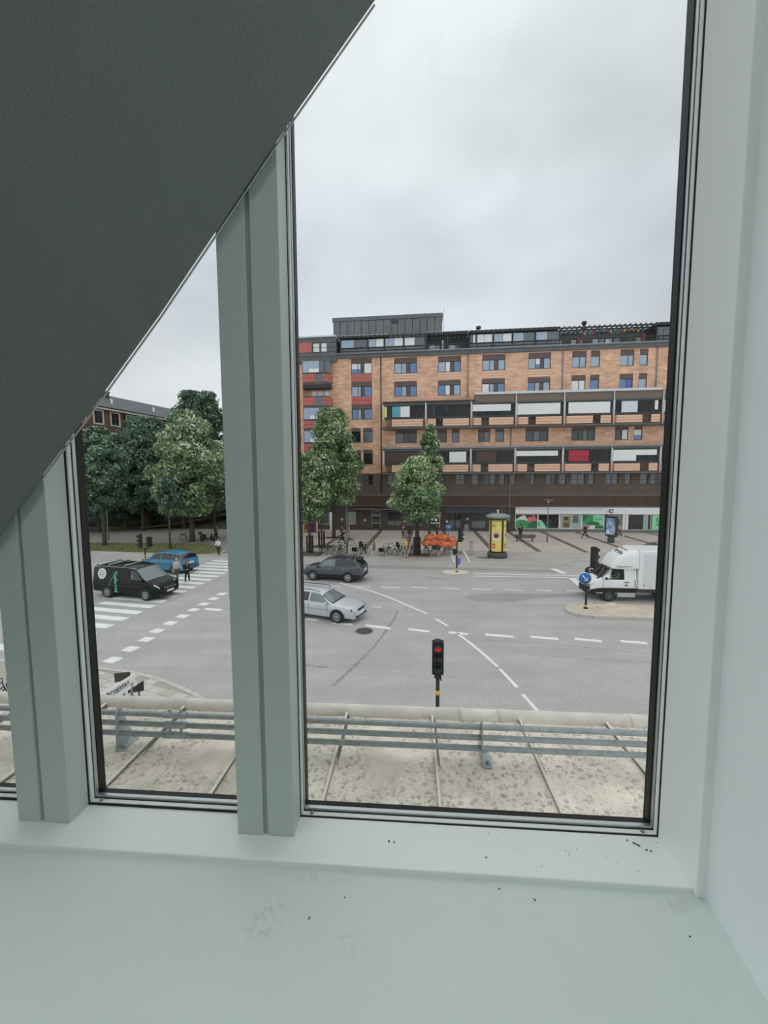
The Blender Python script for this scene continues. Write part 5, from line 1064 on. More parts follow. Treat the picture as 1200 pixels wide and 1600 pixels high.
lf.patch([(.1, 3.0), (.16, 3.0), (.16, 5.0), (.1, 5.0)], trim_b, t, 'door_gap', .01, 1, 4, True); lf.patch([(3.85, 3.0), (3.9, 3.0), (3.9, 5.0), (3.85, 5.0)], mt('panel_gap_white', (150, 154, 156)), t, 'door_gap', .01, 1, 4, True)
for s in (1, -1): put('door_handle', MB().box(-1.15, -.9, s*.985, s*1.02, 1.24, 1.29), trim_b, t); put('door_print', MB().box(-1.08, -1.02, s*.99, s*1.012, 1.02, 1.12).box(-.98, -.92, s*.99, s*1.012, 1.02, 1.12), mt('dark_blue_print', (60, 66, 84)), t)
fair = MB(); rows = []
for x, zt, w in ((-.20, 2.20, .72), (-.32, 2.48, .80), (-.55, 2.82, .88), (-.95, 3.12, .96), (-1.35, 3.26, 1.03), (-1.66, 3.30, 1.06)):
    zb = 2.10 + max(0, (-.9 - x)) * .12; r = []
    for k in range(13):
        a = -1 + 2 * k / 12; y = w * math.copysign(abs(math.sin(a * math.pi / 2)) ** .62, a) if a else 0; z = zb + (zt - zb) * (1 - abs(a) ** 4.5); r.append((x, -y, z))
    rows.append(r)
fair.grid(rows, 0, True); fair.add([rows[-1][k] for k in range(13)], [tuple(range(13))]); fair.add(rows[0], [tuple(reversed(range(13)))])
fo = put('roof_fairing', fair, white, t)
put('fairing_seam', MB().box(-1.66, -.45, -1.02, 1.02, 2.26, 2.31), mt('grey_fairing_gap', (176, 180, 182)), t)
# handwriting-like dark lettering across the fairing front and the dark slot above it
def fsurf(y, x): # point on the fairing near its centre
    pts = [(-.20, 2.20), (-.32, 2.48), (-.55, 2.82), (-.95, 3.12), (-1.35, 3.26), (-1.66, 3.30)]
    for (xa, za), (xb, zb_) in zip(pts, pts[1:]):
        if xb <= x <= xa: f_ = (xa - x) / (xa - xb); return Vector((x, y, za + (zb_ - za) * f_ + .012))
    return Vector((x, y, 3.3))
lt = MB(); seq = []
for q in range(61):
    u = q / 60; y = .62 - 1.1 * u; x = -.86 - .10 * u + .10 * math.sin(u * 34) * (1.3 if u < .12 else .75) - .05 * math.cos(u * 21)
    seq.append(fsurf(y, x))
lt.tube(seq, .017, 5); put('lettering', lt, trim_b, fo)
lt = MB().tube([fsurf(.38 - .9 * q / 8, -1.26 - .03 * q / 8) for q in range(9)], .028, 5); put('dark_slot', lt, trim_b, fo)
cb = MB().box(-6.2, -1.68, -1.1, 1.1, .86, 3.32); co_ = put('cargo_box', cb, white, t, bevel=.06)
pale = mt('pale_box_panel', (226, 230, 232), k=1.0, rough=.45)
for s in (1, -1): put('side_panel', MB().box(-6.0, -1.92, s*1.098, s*1.112, 1.0, 3.12), pale, co_); put('marker_lamp', MB().ext([(-2.05, 1.08), (-1.95, 1.08), (-2.0, 1.18)], s*1.112, s*1.118, 'y'), mt('dark_triangle', (70, 70, 72)), co_)
put('chassis', MB().box(-6.1, -1.6, -.45, .45, .45, .82).box(-6.1, -1.6, -.95, -.85, .62, .86).box(-6.1, -1.6, .85, .95, .62, .86).box(-4.4, -3.9, -.95, .95, .5, .75), mt('chassis_grey', (70, 72, 72)), t)
put('side_step', MB().box(-1.55, -.52, .86, 1.02, .30, .58).box(-1.55, -.52, -1.02, -.86, .30, .58), mt('aluminium_step', (190, 192, 192), rough=.5), t, bevel=.02)
mirror_(t, .22, 1.02, 1.52, trim_b); wheels(t, 0.0, -3.75, .345, .24, 1.0, 'steel')

# dark car parked behind the box van
t = thing('parked_car', 'dark car parked behind the white box van with only its roof showing', 'car', (24.55, 34.95, 0), R(174), 'cars on the road')
lf = Loft([(-2.2,.42,.80,.86,.66,.76,.66),(-2.1,.3,.95,1.05,.76,.84,.66),(-1.7,.26,.95,1.38,.8,.87,.60),(-1.0,.24,.95,1.47,.83,.89,.60),(-.1,.22,.93,1.49,.83,.89,.60),(.4,.2,.92,1.40,.83,.89,.58),(1.15,.2,.90,.98,.83,.88,.68),(1.7,.22,.83,.88,.79,.84,.6),(2.1,.32,.64,.68,.64,.68,.45)])
lf.body(mt('dark_car_paint', (48, 52, 56), rough=.25, spec=.7), t); lf.patch([(2.8, 5.2), (5.7, 5.2), (4.9, 6.8), (2.8, 6.8)], car_glass, t, 'side_window', mirror=True); lf.patch([(5.05, 6.9), (6, 6.2), (6, 11.8), (5.05, 11.1)], car_glass_l, t, 'windscreen', .012, 4, 8); lf.patch([(1.2, 6.2), (2.6, 6.9), (2.6, 11.1), (1.2, 11.8)], car_glass, t, 'rear_window', .012, 4, 8)
for s in (1, -1): put('roof_rail', MB().tube([(-1.3, s*.58, 1.44), (-1.1, s*.6, 1.52), (.1, s*.6, 1.53), (.35, s*.58, 1.44)], .022, 6), chrome, t)
mirror_(t, .8, .9, 1.0, trim_b); wheels(t, 1.35, -1.3, .32, .21, .89)
# ------------------------------------------------------------------ traffic lights, signs, street furniture
sig_m = mt('black_signal_housing', (30, 34, 34), rough=0.5)
sig_b = mt('dark_green_black_front', (24, 36, 34), rough=0.6)
pole_m = mt('dark_pole', (44, 46, 46), rough=0.5)
yel = mt('yellow_pole_band', (236, 186, 70), k=1.1, rough=0.5)
red_on = mt('lit_red_lamp', (214, 30, 44), k=1.0, rough=0.4, emit=0.9)
lens_off = mt('unlit_lens', (40, 46, 48), rough=0.2, spec=0.8)
galv_p = mt('grey_street_pole', (118, 120, 120), k=1.1, rough=0.5, metal=0.2)
blue_s = mt('blue_sign', (42, 108, 180), k=1.1, rough=0.4); white_s = mt('white_sign', (238, 240, 240), k=1.1, rough=0.4)
def head(parent, x, y, z0, face, w=.30, h=.95, lit=None, d=.22):
    """a three-lens signal head; face = heading the lenses look (radians)"""
    o = put('signal_head', MB().box(-d/2, d/2, -w/2, w/2, 0, h).lathe([(w*.42, h), (w*.3, h + .04), (0, h + .05)], 12, (0, 0, 0)), sig_m, parent, (x, y, z0), face, bevel=.02)
    put('front_plate', MB().box(d/2, d/2 + .012, -w*.46, w*.46, .03, h - .03), sig_b, o)
    for k in range(3):
        z = h * (k + .5) / 3
        put('lens', MB().lathe([(w*.33, d/2 + .01), (w*.33, d/2 + .02), (w*.2, d/2 + .035), (0, d/2 + .04)], 14, (0, 0, z), 'x'), red_on if lit == k else lens_off, o)
        v = MB(); rows = []
        for a in np.linspace(-.25, math.pi + .25, 10):
            rows.append([(d/2 + .01, w*.37*math.cos(a), z + w*.37*math.sin(a)), (d/2 + .16 + .04*math.sin(a), w*.36*math.cos(a), z + w*.36*math.sin(a) - .01)])
        v.grid(rows, 0, True); put('visor', v, sig_m, o)
    return o
def sig_pole(t, h, r=.055, bands=((.0, .15, None),)):
    p = put('pole', MB().tube([(0, 0, 0), (0, 0, h)], r, 10).lathe([(r*1.8, 0), (r*1.8, .05), (r, .09)], 12), pole_m, t)
    for z, w, m_ in bands: put('band', MB().tube([(0, 0, z), (0, 0, z + w)], r*1.25, 10), m_ or yel, p)
# near light whose head rises above the roof edge
t = thing('traffic_light', 'black traffic light showing red just beyond the roof edge', 'traffic light', (1.48, 10.45, 0))
sig_pole(t, 1.95, .055, ((1.31, .12, None), (.35, .1, None)))
head(t, 0, 0, 1.92, R(-90) - .12, .32, .92, lit=2)
put('clamp', MB().box(-.09, .09, -.07, .07, 1.80, 1.95).box(.07, .1, -.05, .05, 1.72, 1.85), sig_m, t)
# island light at the right with the blue round sign
t = thing('traffic_light', 'traffic light pole with a round blue arrow sign on the long paved island', 'traffic light', (11.18, 21.12, .13))
sig_pole(t, 1.98, .06, ((.10, .12, None), (1.42, .10, None)))
put('bracket_arm', MB().tube([(0, 0, 1.95), (0, 0, 2.28), (.1, 0, 2.32), (.28, 0, 2.32), (.34, 0, 2.36)], .05, 8).lathe([(.1, 1.95), (.12, 2.15), (.07, 2.3)], 10), sig_m, t)
head(t, .36, .0, 2.28, R(15), .34, 1.15)
o = put('push_button_box', MB().box(-.13, .13, -.13, .10, 1.10, 1.42), sig_m, t, bevel=.02); put('amber_lamp', MB().ball((-.02, -.14, 1.34), .04, 8, 5).ball((.06, -.14, 1.34), .035, 8, 5), mt('amber_lens', (230, 150, 60), emit=.3), o)
sg = put('blue_round_sign', MB().lathe([(.335, -.03), (.335, 0), (0, 0)], 28, (0, 0, 0), 'y'), white_s, t, (-.16, -.10, 1.74), R(-12)); 
put('sign_face', MB().lathe([(.31, -.036), (.31, -.03), (0, -.03)], 28, (0, 0, 0), 'y'), blue_s, sg)
ar = MB(); d_ = Vector((.66, 0, -.75)).normalized(); s_ = Vector((.75, 0, .66)).normalized(); c_ = Vector((0, -.045, 0))
q = [c_ - d_*.22 - s_*.025, c_ + d_*.16 - s_*.025, c_ + d_*.16 + s_*.025, c_ - d_*.22 + s_*.025]
ar.add(q + [v + Vector((0, .008, 0)) for v in q], [(0,1,2,3), (7,6,5,4), (0,4,5,1), (1,5,6,2), (2,6,7,3), (3,7,4,0)])
for sg_ in (1, -1):
    q = [c_ + d_*.20, c_ + d_*.20 - d_*.05, c_ + d_*.04 + s_*.125*sg_, c_ + d_*.075 + s_*.15*sg_]
    ar.add(q + [v + Vector((0, .008, 0)) for v in q], [(0,1,2,3), (3,2,1,0), (7,6,5,4)])
put('arrow', ar, white_s, sg)
# oval island light
t = thing('traffic_light', 'traffic light on the small oval pale island in mid road', 'traffic light', (5.62, 29.75, .15))
sig_pole(t, 2.3, .06, ((.08, .2, None), (1.35, .08, None)))
put('bracket_arm', MB().tube([(0, 0, 2.3), (.05, 0, 2.45), (.2, 0, 2.5)], .05, 8), sig_m, t); head(t, .26, .05, 2.35, R(20), .34, 1.05)
head(t, -.16, .05, 1.35, R(95), .24, .42); put('push_button_box', MB().box(.1, .42, -.12, .12, 1.4, 1.62), mt('grey_green_box', (110, 126, 120), k=1.1), t, bevel=.03)
put('blue_pennant_sign', MB().ext([(.02, 1.0), (.28, 1.12), (.26, .62), (.05, .55)], -.08, -.06, 'y'), mt('violet_blue_sign', (96, 110, 200), k=1.1), t)
# left pair behind the black van
t = thing('traffic_light', 'double headed traffic light with yellow bands behind the black van and blue car', 'traffic light', (-20.0, 32.2, .0))
sig_pole(t, 1.72, .06, ((.45, .16, None), (.75, .12, None), (1.0, .12, None)))
put('bracket_arm', MB().tube([(-.36, 0, 1.78), (-.3, 0, 1.66), (0, 0, 1.6), (.3, 0, 1.66), (.36, 0, 1.78)], .05, 8), sig_m, t)
head(t, -.36, .05, 1.72, R(200), .36, 1.12); head(t, .40, -.05, 1.78, R(-15), .34, .85)
put('push_button_box', MB().box(-.2, .16, -.13, .13, .5, .75), sig_m, t, bevel=.02)
# yellow signal post on the far pavement left of the tree
t = thing('pedestrian_signal', 'slim dark pole with yellow push button boxes beside the round tree', 'signal pole', (2.05, 35.6, .11))
sig_pole(t, 4.2, .045, ((.05, .22, None), (.8, .4, None), (1.5, .25, None)))
put('push_button_box', MB().box(-.12, .12, -.14, .08, 1.15, 1.5), yel, t, bevel=.02); put('signal_box', MB().box(.1, .42, -.1, .1, 2.2, 3.0), sig_m, t, bevel=.02); put('cap', MB().ball((0, 0, 4.2), .09, 8, 6), galv_p, t)
# advertising column
t = thing('advertising_column', 'round advertising column with yellow posters and a grey cap', 'advertising column', (10.5, 35.75, .11)); t.scale = (1.12, 1.12, 1.0)
put('base', MB().lathe([(.80, 0), (.80, .38), (.72, .44), (.70, .50)], 36), mt('dark_column_base', (78, 80, 80), k=1.1), t)
put('drum', MB().lathe([(.66, .46), (.66, 3.45), (.70, 3.48), (.70, 3.62)], 36), mt('dark_column_drum', (62, 58, 54), k=1.0), t)
put('cap', MB().lathe([(.70, 3.60), (.98, 3.74), (.99, 3.80), (.90, 3.92), (.55, 4.03), (0, 4.08)], 36), mt('grey_column_cap', (136, 144, 146), k=1.1, rough=.5), t)
put('finial', MB().lathe([(.10, 4.05), (.04, 4.15), (.07, 4.22), (.03, 4.26), (.10, 4.30), (.08, 4.36), (0, 4.38)], 12), white_s, t)
yp = mt('yellow_poster', (238, 222, 122), k=1.1, rough=.4); pp = mt('peach_print', (226, 178, 150), k=1.2, rough=.4); bp_ = mt('brown_print', (96, 62, 54), k=1.1); rp = mt('red_print', (206, 76, 52), k=1.2); wp = mt('cream_print', (246, 226, 206), k=1.2)
def cyl_patch(par, a0, a1, z0, z1, r, mat, nm, fn=None, n=14):
    g = MB(); rows = []
    for k in range(n + 1):
        a = a0 + (a1 - a0) * k / n; lo, hi = (z0, z1) if fn is None else fn(k / n)
        rows.append([(r * math.cos(a), r * math.sin(a), lo), (r * math.cos(a), r * math.sin(a), hi)])
    g.grid(rows, 0, True); return put(nm, g, mat, par)
for c in range(4):
    a0 = R(-152 + 90 * c); a1 = a0 + R(74)
    o = cyl_patch(t, a0, a1, .62, 3.40, .672, yp, 'poster')
    am = (a0 + a1) / 2
    ell = lambda cz, rz: (lambda u: (cz - rz * math.sqrt(max(0, 1 - (2*u-1)**2)), cz + rz * math.sqrt(max(0, 1 - (2*u-1)**2))))
    cyl_patch(o, am - .52, am + .52, 0, 0, .676, pp, 'printed_shape', ell(2.02, .50)); cyl_patch(o, am - .46, am + .40, 0, 0, .679, wp, 'printed_shape', ell(1.86, .28)); cyl_patch(o, am - .28, am + .30, 0, 0, .682, bp_, 'printed_shape', ell(2.06, .22))
    cyl_patch(o, am - .50, am - .12, .92, 1.34, .676, rp, 'printed_shape'); cyl_patch(o, am - .4, am - .22, 1.02, 1.16, .680, wp, 'printed_shape')
    cyl_patch(o, am - .5, am - .05, 3.02, 3.06, .676, bp_, 'small_print'); cyl_patch(o, am - .5, am - .15, 2.88, 2.96, .676, bp_, 'small_print')
for c in range(4):
    a = R(-123 + 90 * c + 52); put('poster_rail', MB().tube([(.675*math.cos(a), .675*math.sin(a), .5), (.675*math.cos(a), .675*math.sin(a), 3.5)], .05, 6), mt('dark_column_drum', (0, 0, 0)), t)
put('rim', MB().torus((0, 0, 3.46), .69, .03, 36, 6, 'z'), yel, t)
# bench
bgreen = mt('dark_green_bench_wood', (74, 84, 78), k=1.0, rough=.7); biron = mt('bench_iron', (46, 50, 50), rough=.6)
t = thing('bench', 'dark green slatted bench in front of the pictured shop window', 'bench', (16.2, 44.5, .14), BYAW)
for k in range(4): put('seat_slat', MB().box(-1.15, 1.15, -.22 + .13*k, -.11 + .13*k, .42, .46), bgreen, t, bevel=.008)
for k in range(2): put('back_slat', MB().box(-1.15, 1.15, -.27 - .03*k, -.24 - .03*k, .56 + .16*k, .68 + .16*k), bgreen, t, bevel=.008)
for x in (-.85, .85): put('leg', MB().tube([(x, -.2, 0), (x, -.2, .42), (x, -.31, .88)], .035, 6).tube([(x, .25, 0), (x, .25, .42)], .035, 6).box(x - .03, x + .03, -.22, .27, .38, .42), biron, t)
for x in (-1.0, 1.0): put('armrest', MB().tube([(x, -.26, .62), (x, .2, .62), (x, .24, .42)], .025, 6), biron, t)
# street lamps
def lamp_post(x, y, h, label):
    t = thing('street_lamp', label, 'street lamp', (x, y, .14))
    put('pole', MB().tube([(0, 0, 0), (0, 0, .9), (0, 0, .95), (0, 0, h)], [.085, .085, .06, .045], 10), galv_p, t)
    put('lamp_shade', MB().lathe([(.06, h - .12), (.10, h - .05), (.62, h + .02), (.60, h + .06), (.12, h + .14), (0, h + .15)], 20), galv_p, t); put('lamp_glass', MB().lathe([(.10, h - .08), (.16, h - .14), (.10, h - .24), (0, h - .26)], 12), white_s, t)
lamp_post(18.55, 43.9, 4.75, 'tall grey street lamp with a flat disc shade before the green shop')
lamp_post(-3.95, 40.9, 4.9, 'grey street lamp with a flat disc shade among the bicycles')
lamp_post(-33.2, 46.5, 5.2, 'park lamp with a pale shade behind the slim tree on the verge')
# digital advertising stand
t = thing('advertising_stand', 'dark totem with a bluish lit advertising screen beside the shop door', 'advertising stand', (25.5, 43.35, .14), R(-63))
put('foot', MB().box(-.35, .35, -.14, .14, 0, .75), mt('totem_grey', (86, 92, 92), rough=.5), t, bevel=.02); put('housing', MB().box(-.62, .62, -.17, .17, .72, 3.0), mt('totem_dark', (50, 56, 58), rough=.5), t, bevel=.03)
def screen_mat():
    m = bpy.data.materials.new('lit_screen'); m.use_nodes = True; tr = m.node_tree; b = tr.nodes['Principled BSDF']; b.inputs['Roughness'].default_value = .2
    co = tr.nodes.new('ShaderNodeTexCoord'); n = tr.nodes.new('ShaderNodeTexNoise'); n.inputs['Scale'].default_value = 1.6; r = tr.nodes.new('ShaderNodeValToRGB')
    r.color_ramp.elements[0].color = (.10, .16, .24, 1); r.color_ramp.elements[0].position = .4; r.color_ramp.elements[1].color = (.34, .50, .70, 1); r.color_ramp.elements[1].position = .62
    tr.links.new(co.outputs['Object'], n.inputs['Vector']); tr.links.new(n.outputs['Fac'], r.inputs[0]); tr.links.new(r.outputs[0], b.inputs['Base Color']); tr.links.new(r.outputs[0], b.inputs['Emission Color']); b.inputs['Emission Strength'].default_value = .6
    return m
scr = screen_mat()
for s in (1, -1): put('screen', MB().box(-.52, .52, s*.17, s*.185, .9, 2.8), scr, t); put('screen_picture', MB().ext([(-.4, 1.0), (.3, 1.0), (.2, 1.15), (-.1, 1.2), (-.3, 1.5), (-.42, 1.5)], s*.185, s*.192, 'y'), white_s, t)
# blue direction sign behind the oval-island light, steel box, bollards
t = thing('blue_plate_sign', 'small blue rectangular sign on a thin pole left of the advertising column', 'sign', (6.25, 37.6, .11))
put('pole', MB().tube([(0, 0, 0), (0, 0, 3.05)], .03, 6), galv_p, t); o = put('sign_plate', MB().box(-.26, .26, -.05, -.03, 2.35, 2.85), blue_s, t); put('symbol', MB().box(-.16, -.12, -.06, -.05, 2.5, 2.7).box(-.02, .02, -.06, -.05, 2.5, 2.7).box(.12, .16, -.06, -.05, 2.5, 2.7).box(-.16, .16, -.06, -.05, 2.68, 2.72), white_s, o)
t = thing('steel_bollard', 'square light grey steel post beside the white cycle lane lines', 'bollard', (8.25, 36.6, .11)); put('post', MB().box(-.14, .14, -.14, .14, 0, 1.25), mt('light_steel', (176, 182, 184), k=1.1, rough=.4, metal=.3), t, bevel=.02); put('lid', MB().box(-.15, .15, -.15, .15, 1.25, 1.28), galv_p, t)
for k, (x, y, h) in enumerate(((-3.62, 37.3, .95), (-1.85, 37.05, .95), (-1.0, 38.6, .9))):
    t = thing('bollard', ['slim dark bollard left of the row of bicycles', 'slim dark bollard between the white wheeled bicycle and the bicycle with a child seat', 'slim dark bollard behind the bicycles'][k], 'bollard', (x, y + .6, .11)); put('post', MB().lathe([(.06, 0), (.055, h), (.03, h + .03), (0, h + .035)], 10), pole_m, t); put('base_plate', MB().lathe([(.1, 0), (.1, .02), (.06, .03)], 10), pole_m, t)
for k in range(5):
    x, y = (-8.1, 40.0) if k == 4 else (-3.05 + 1.6*k - (.0 if k else 0), 36.6 - .2*k)
    t = thing('bicycle_stand', ['steel hoop bicycle stand among the leftmost bicycles', 'steel hoop bicycle stand between the parked bicycles', 'steel hoop bicycle stand by the black bicycles', 'steel hoop bicycle stand near the yellow signal pole', 'steel hoop stand near the guarded young tree'][k], 'bicycle stand', (x, y, .11), R(75)); put('hoop', MB().tube([(-.35, 0, 0), (-.35, 0, .68), (-.28, 0, .78), (.28, 0, .78), (.35, 0, .68), (.35, 0, 0)], .025, 8), galv_p, t)
# magenta machine and crate at the far left of the arcade
t = thing('ticket_machine', 'magenta framed kiosk under the arcade at the far left of the block', 'kiosk', tuple([*bp(-27.4, -3.0), .14]), BYAW)
mg = mt('magenta_frame', (150, 50, 84), k=1.2, rough=.5); put('frame', MB().box(-.6, -.45, -.3, .3, 0, 2.6).box(.45, .6, -.3, .3, 0, 2.6).box(-.6, .6, -.3, .3, 2.35, 2.6).box(-.6, .6, -.3, .3, 1.2, 1.35), mg, t, bevel=.03); put('panel', MB().box(-.45, .45, .1, .2, 0, 2.4), mt('kiosk_panel', (90, 60, 74)), t)
t = thing('cardboard_box', 'yellow tan box standing left of the magenta kiosk', 'box', tuple([*bp(-28.6, -3.4), .14]), BYAW); put('carton', MB().box(-.35, .35, -.3, .3, 0, 1.2), mt('tan_carton', (206, 178, 110), k=1.1), t, bevel=.02); put('tape', MB().box(-.05, .05, -.305, .305, .2, 1.205), mt('carton_tape', (180, 150, 90)), t)
# street name sign on the near corner
t = thing('street_name_sign', 'white street name sign with black lettering on the near paved corner', 'street sign', (-6.15, 8.71, 0), R(80))
put('pole', MB().tube([(.34, .04, 0), (.34, .04, 2.60)], .03, 8), galv_p, t)
o = put('sign_plate', MB().box(-1.05, .40, -.018, .018, 2.33, 2.63), white_s, t)
for s, rz in ((-1, 0), ):
    text('lettering', 'Skansbrogatan', .165, mt('black_lettering', (24, 24, 26)), o, (-.28, -.022, 2.53), (R(90), 0, 0), .003, 'CENTER', 1.05); text('lettering', '2', .12, MAT['black_lettering'], o, (.30, -.022, 2.385), (R(90), 0, 0), .003); text('lettering', '40', .10, MAT['black_lettering'], o, (-.40, -.022, 2.385), (R(90), 0, 0), .003)
put('underline', MB().box(-1.0, .36, -.022, -.018, 2.445, 2.455), MAT['black_lettering'], o)
dk_s = mt('dark_sign_back', (72, 68, 62), rough=.7)
t = thing('sign_back', 'dark square sign seen from behind beside the white street name sign', 'sign', (-8.40, 12.0, 0), R(14)); put('pole', MB().tube([(0, .04, .1), (0, .04, 1.15)], .03, 8), galv_p, t); put('plate', MB().box(-.22, .22, -.02, .02, .90, 1.18), dk_s, t); put('stiffener', MB().box(-.2, .2, .02, .04, 1.0, 1.04), galv_p, t)
t = thing('sign_back', 'small dark sign panel below the white street name sign', 'sign', (-7.25, 11.0, 0), R(20)); put('pole', MB().tube([(0, .04, .1), (0, .04, 1.35)], .03, 8), galv_p, t); put('plate', MB().ext([(-.26, 1.12), (.14, 1.12), (.14, 1.42), (-.06, 1.30), (-.26, 1.2)], -.02, .02, 'y'), mt('black_sign_back', (46, 46, 46)), t)
# ------------------------------------------------------------------ bicycles (x forward, origin on the ground between the wheels)
def bicycle(label, loc, rz, frame, rim=None, extra=()):
    t = thing('bicycle', label, 'bicycle', loc, rz, 'bicycles parked along the far pavement')
    fm = mt('bike_' + '_'.join(map(str, frame)), frame, rough=.4); dk = MAT['black_plastic_trim']; rm = rim or mt('bike_rim', (150, 152, 152), rough=.4, metal=.5)
    for x in (-.52, .53):
        w = put('wheel', MB().torus((x, 0, .35), .335, .019, 26, 6, 'y'), tyre_m if rim is None else rim, t); sp = MB().torus((x, 0, .35), .308, .010, 26, 4, 'y').tube([(x, -.05, .35), (x, .05, .35)], .025, 8)
        for k in range(12):
            a = 2*math.pi*k/12; sp.tube([(x, 0, .35), (x + .305*math.cos(a), 0, .35 + .305*math.sin(a))], .0035, 3, 0, False)
        put('spokes', sp, rm, w)
        put('mudguard', MB().tube([(x + .375*math.cos(a), 0, .35 + .375*math.sin(a)) for a in np.linspace(.2 if x < 0 else .9, 2.9 if x < 0 else 3.0, 9)], .022, 5), dk, t)
    f = MB().tube([(-.09, 0, .30), (-.22, 0, .82)], .018, 7).tube([(-.09, 0, .30), (.36, 0, .80)], .02, 7).tube([(-.19, 0, .70), (.35, 0, .86)], .018, 7).tube([(.33, 0, .95), (.42, 0, .66), (.53, 0, .35)], .018, 7)
    for s in (.05, -.05): f.tube([(-.09, 0, .30), (-.52, s, .35), (-.20, 0, .74)], .012, 5)
    put('frame', f, fm, t); put('saddle', MB().tube([(-.22, 0, .80), (-.235, 0, .92)], .014, 6).ball((-.25, 0, .95), (.14, .075, .035), 10, 5), dk, t)
    put('handlebar', MB().tube([(.33, 0, .95), (.31, 0, 1.05)], .014, 6).tube([(.16, .27, 1.06), (.28, .22, 1.07), (.33, 0, 1.05), (.28, -.22, 1.07), (.16, -.27, 1.06)], .014, 6), dk, t)
    cs = MB().lathe([(.09, .03), (.09, .036), (0, .036)], 14, (-.09, 0, .30), 'y').tube([(-.09, .05, .30), (.02, .05, .18)], .012, 5).tube([(-.09, -.05, .30), (-.2, -.05, .42)], .012, 5).box(-.03, .07, .05, .13, .165, .19).box(-.25, -.15, -.13, -.05, .41, .435)
    put('crankset', cs, rm, t)
    rk = MB().box(-.75, -.3, -.06, .06, .76, .775).tube([(-.7, .06, .76), (-.54, .06, .36)], .006, 4).tube([(-.7, -.06, .76), (-.54, -.06, .36)], .006, 4); put('rack', rk, dk, t)
    put('kickstand', MB().tube([(-.15, .02, .30), (-.2, .2, .01)], .01, 5), dk, t)
    if 'basket' in extra:
        b = MB().add([(.42,-.16,1.0),(.68,-.18,1.0),(.68,.18,1.0),(.42,.16,1.0),(.45,-.12,.78),(.64,-.13,.78),(.64,.13,.78),(.45,.12,.78)], [(4,5,6,7),(0,1,5,4),(1,2,6,5),(2,3,7,6),(3,0,4,7)]); put('basket', b, dk, t)
    if 'child_seat' in extra:
        put('child_seat', MB().box(-.70, -.38, -.17, .17, .82, .90).box(-.74, -.66, -.16, .16, .88, 1.32).box(-.66, -.4, -.18, -.14, .88, 1.05).box(-.66, -.4, .14, .18, .88, 1.05), mt('child_seat_black', (30, 32, 34)), t, bevel=.03)
    if 'bag' in extra: put('pannier', MB().box(-.75, -.42, .07, .22, .42, .76).box(-.75, -.42, -.22, -.07, .42, .76), dk, t, bevel=.03)
    if 'box' in extra: put('crate', MB().box(.42, .86, -.2, .2, .78, 1.06), mt('green_crate', (52, 66, 60)), t, bevel=.02)
    return t
WH = mt('white_tyre', (232, 234, 232), k=1.1, rough=.5)
b0 = bicycle('dark bicycle leftmost in the parked row, wheels towards the road', (-6.05, 37.6, .11), R(80), (44, 46, 50), None, ())
BK = [((-5.45, 37.45), 82, 'black bicycle close beside the leftmost one in the row'), ((-4.85, 37.55), 78, 'grey bicycle in the dense left cluster of bicycles'), ((-4.35, 37.75), 84, 'dark blue bicycle in the middle of the dense left cluster'), ((-3.95, 37.3), 76, 'silver framed bicycle at the right end of the dense left cluster')]
cols = [(56, 58, 60), (120, 124, 128), (40, 54, 80), (170, 174, 178)]
for i, ((x, y), a, lb) in enumerate(BK): dup(b0, (x, y, .11), R(a), lb, None, {'bike_44_46_50': mt('bike_alt%d' % i, cols[i], rough=.4)})
bicycle('black bicycle with a front basket right of the dense cluster', (-2.55, 37.15, .11), R(62), (30, 32, 34), None, ('basket', 'bag'))
bicycle('dark bicycle with a child seat behind the basket bicycle', (-2.0, 37.7, .11), R(70), (38, 40, 44), None, ('child_seat',))
bicycle('bicycle with bright white tyres facing the road', (-1.02, 36.95, .11), R(258), (60, 62, 64), WH, ())
bicycle('black bicycle with panniers left of the white framed bicycle', (.15, 36.75, .11), R(40), (34, 34, 36), None, ('bag',))
bicycle('white framed bicycle leaning among black ones', (.75, 36.8, .11), R(118), (240, 242, 242), None, ())
bicycle('black bicycle with a child seat right of the white framed bicycle', (1.55, 37.1, .11), R(65), (36, 38, 40), None, ('child_seat',))
bicycle('dark bicycle standing apart on the slab pavement near the lamp', (-4.1, 42.0, .14), R(12), (50, 52, 54), None, ())
bicycle('dark bicycle half hidden behind the round tree trunk', (2.75, 37.9, .11), R(75), (46, 48, 52), None, ())
bicycle('bicycle with a dark red frame below the orange covers', (4.35, 36.5, .11), R(-52), (130, 44, 62), None, ('box',))
bicycle('green crate bicycle with white front wheel below the orange covers', (5.05, 35.95, .11), R(262), (44, 60, 54), WH, ('box',))
bicycle('dark bicycle at the right end of the orange covers', (6.0, 37.9, .11), R(70), (40, 42, 46), None, ('box',))
bicycle('dark bicycle parked under the park trees beside the scooter', (-23.8, 46.8, .10), R(15), (52, 54, 56), None, ())
bicycle('bicycle glimpsed at the extreme left behind the snow guard', (-12.05, 11.35, .10), R(35), (60, 62, 66), None, ('basket',))
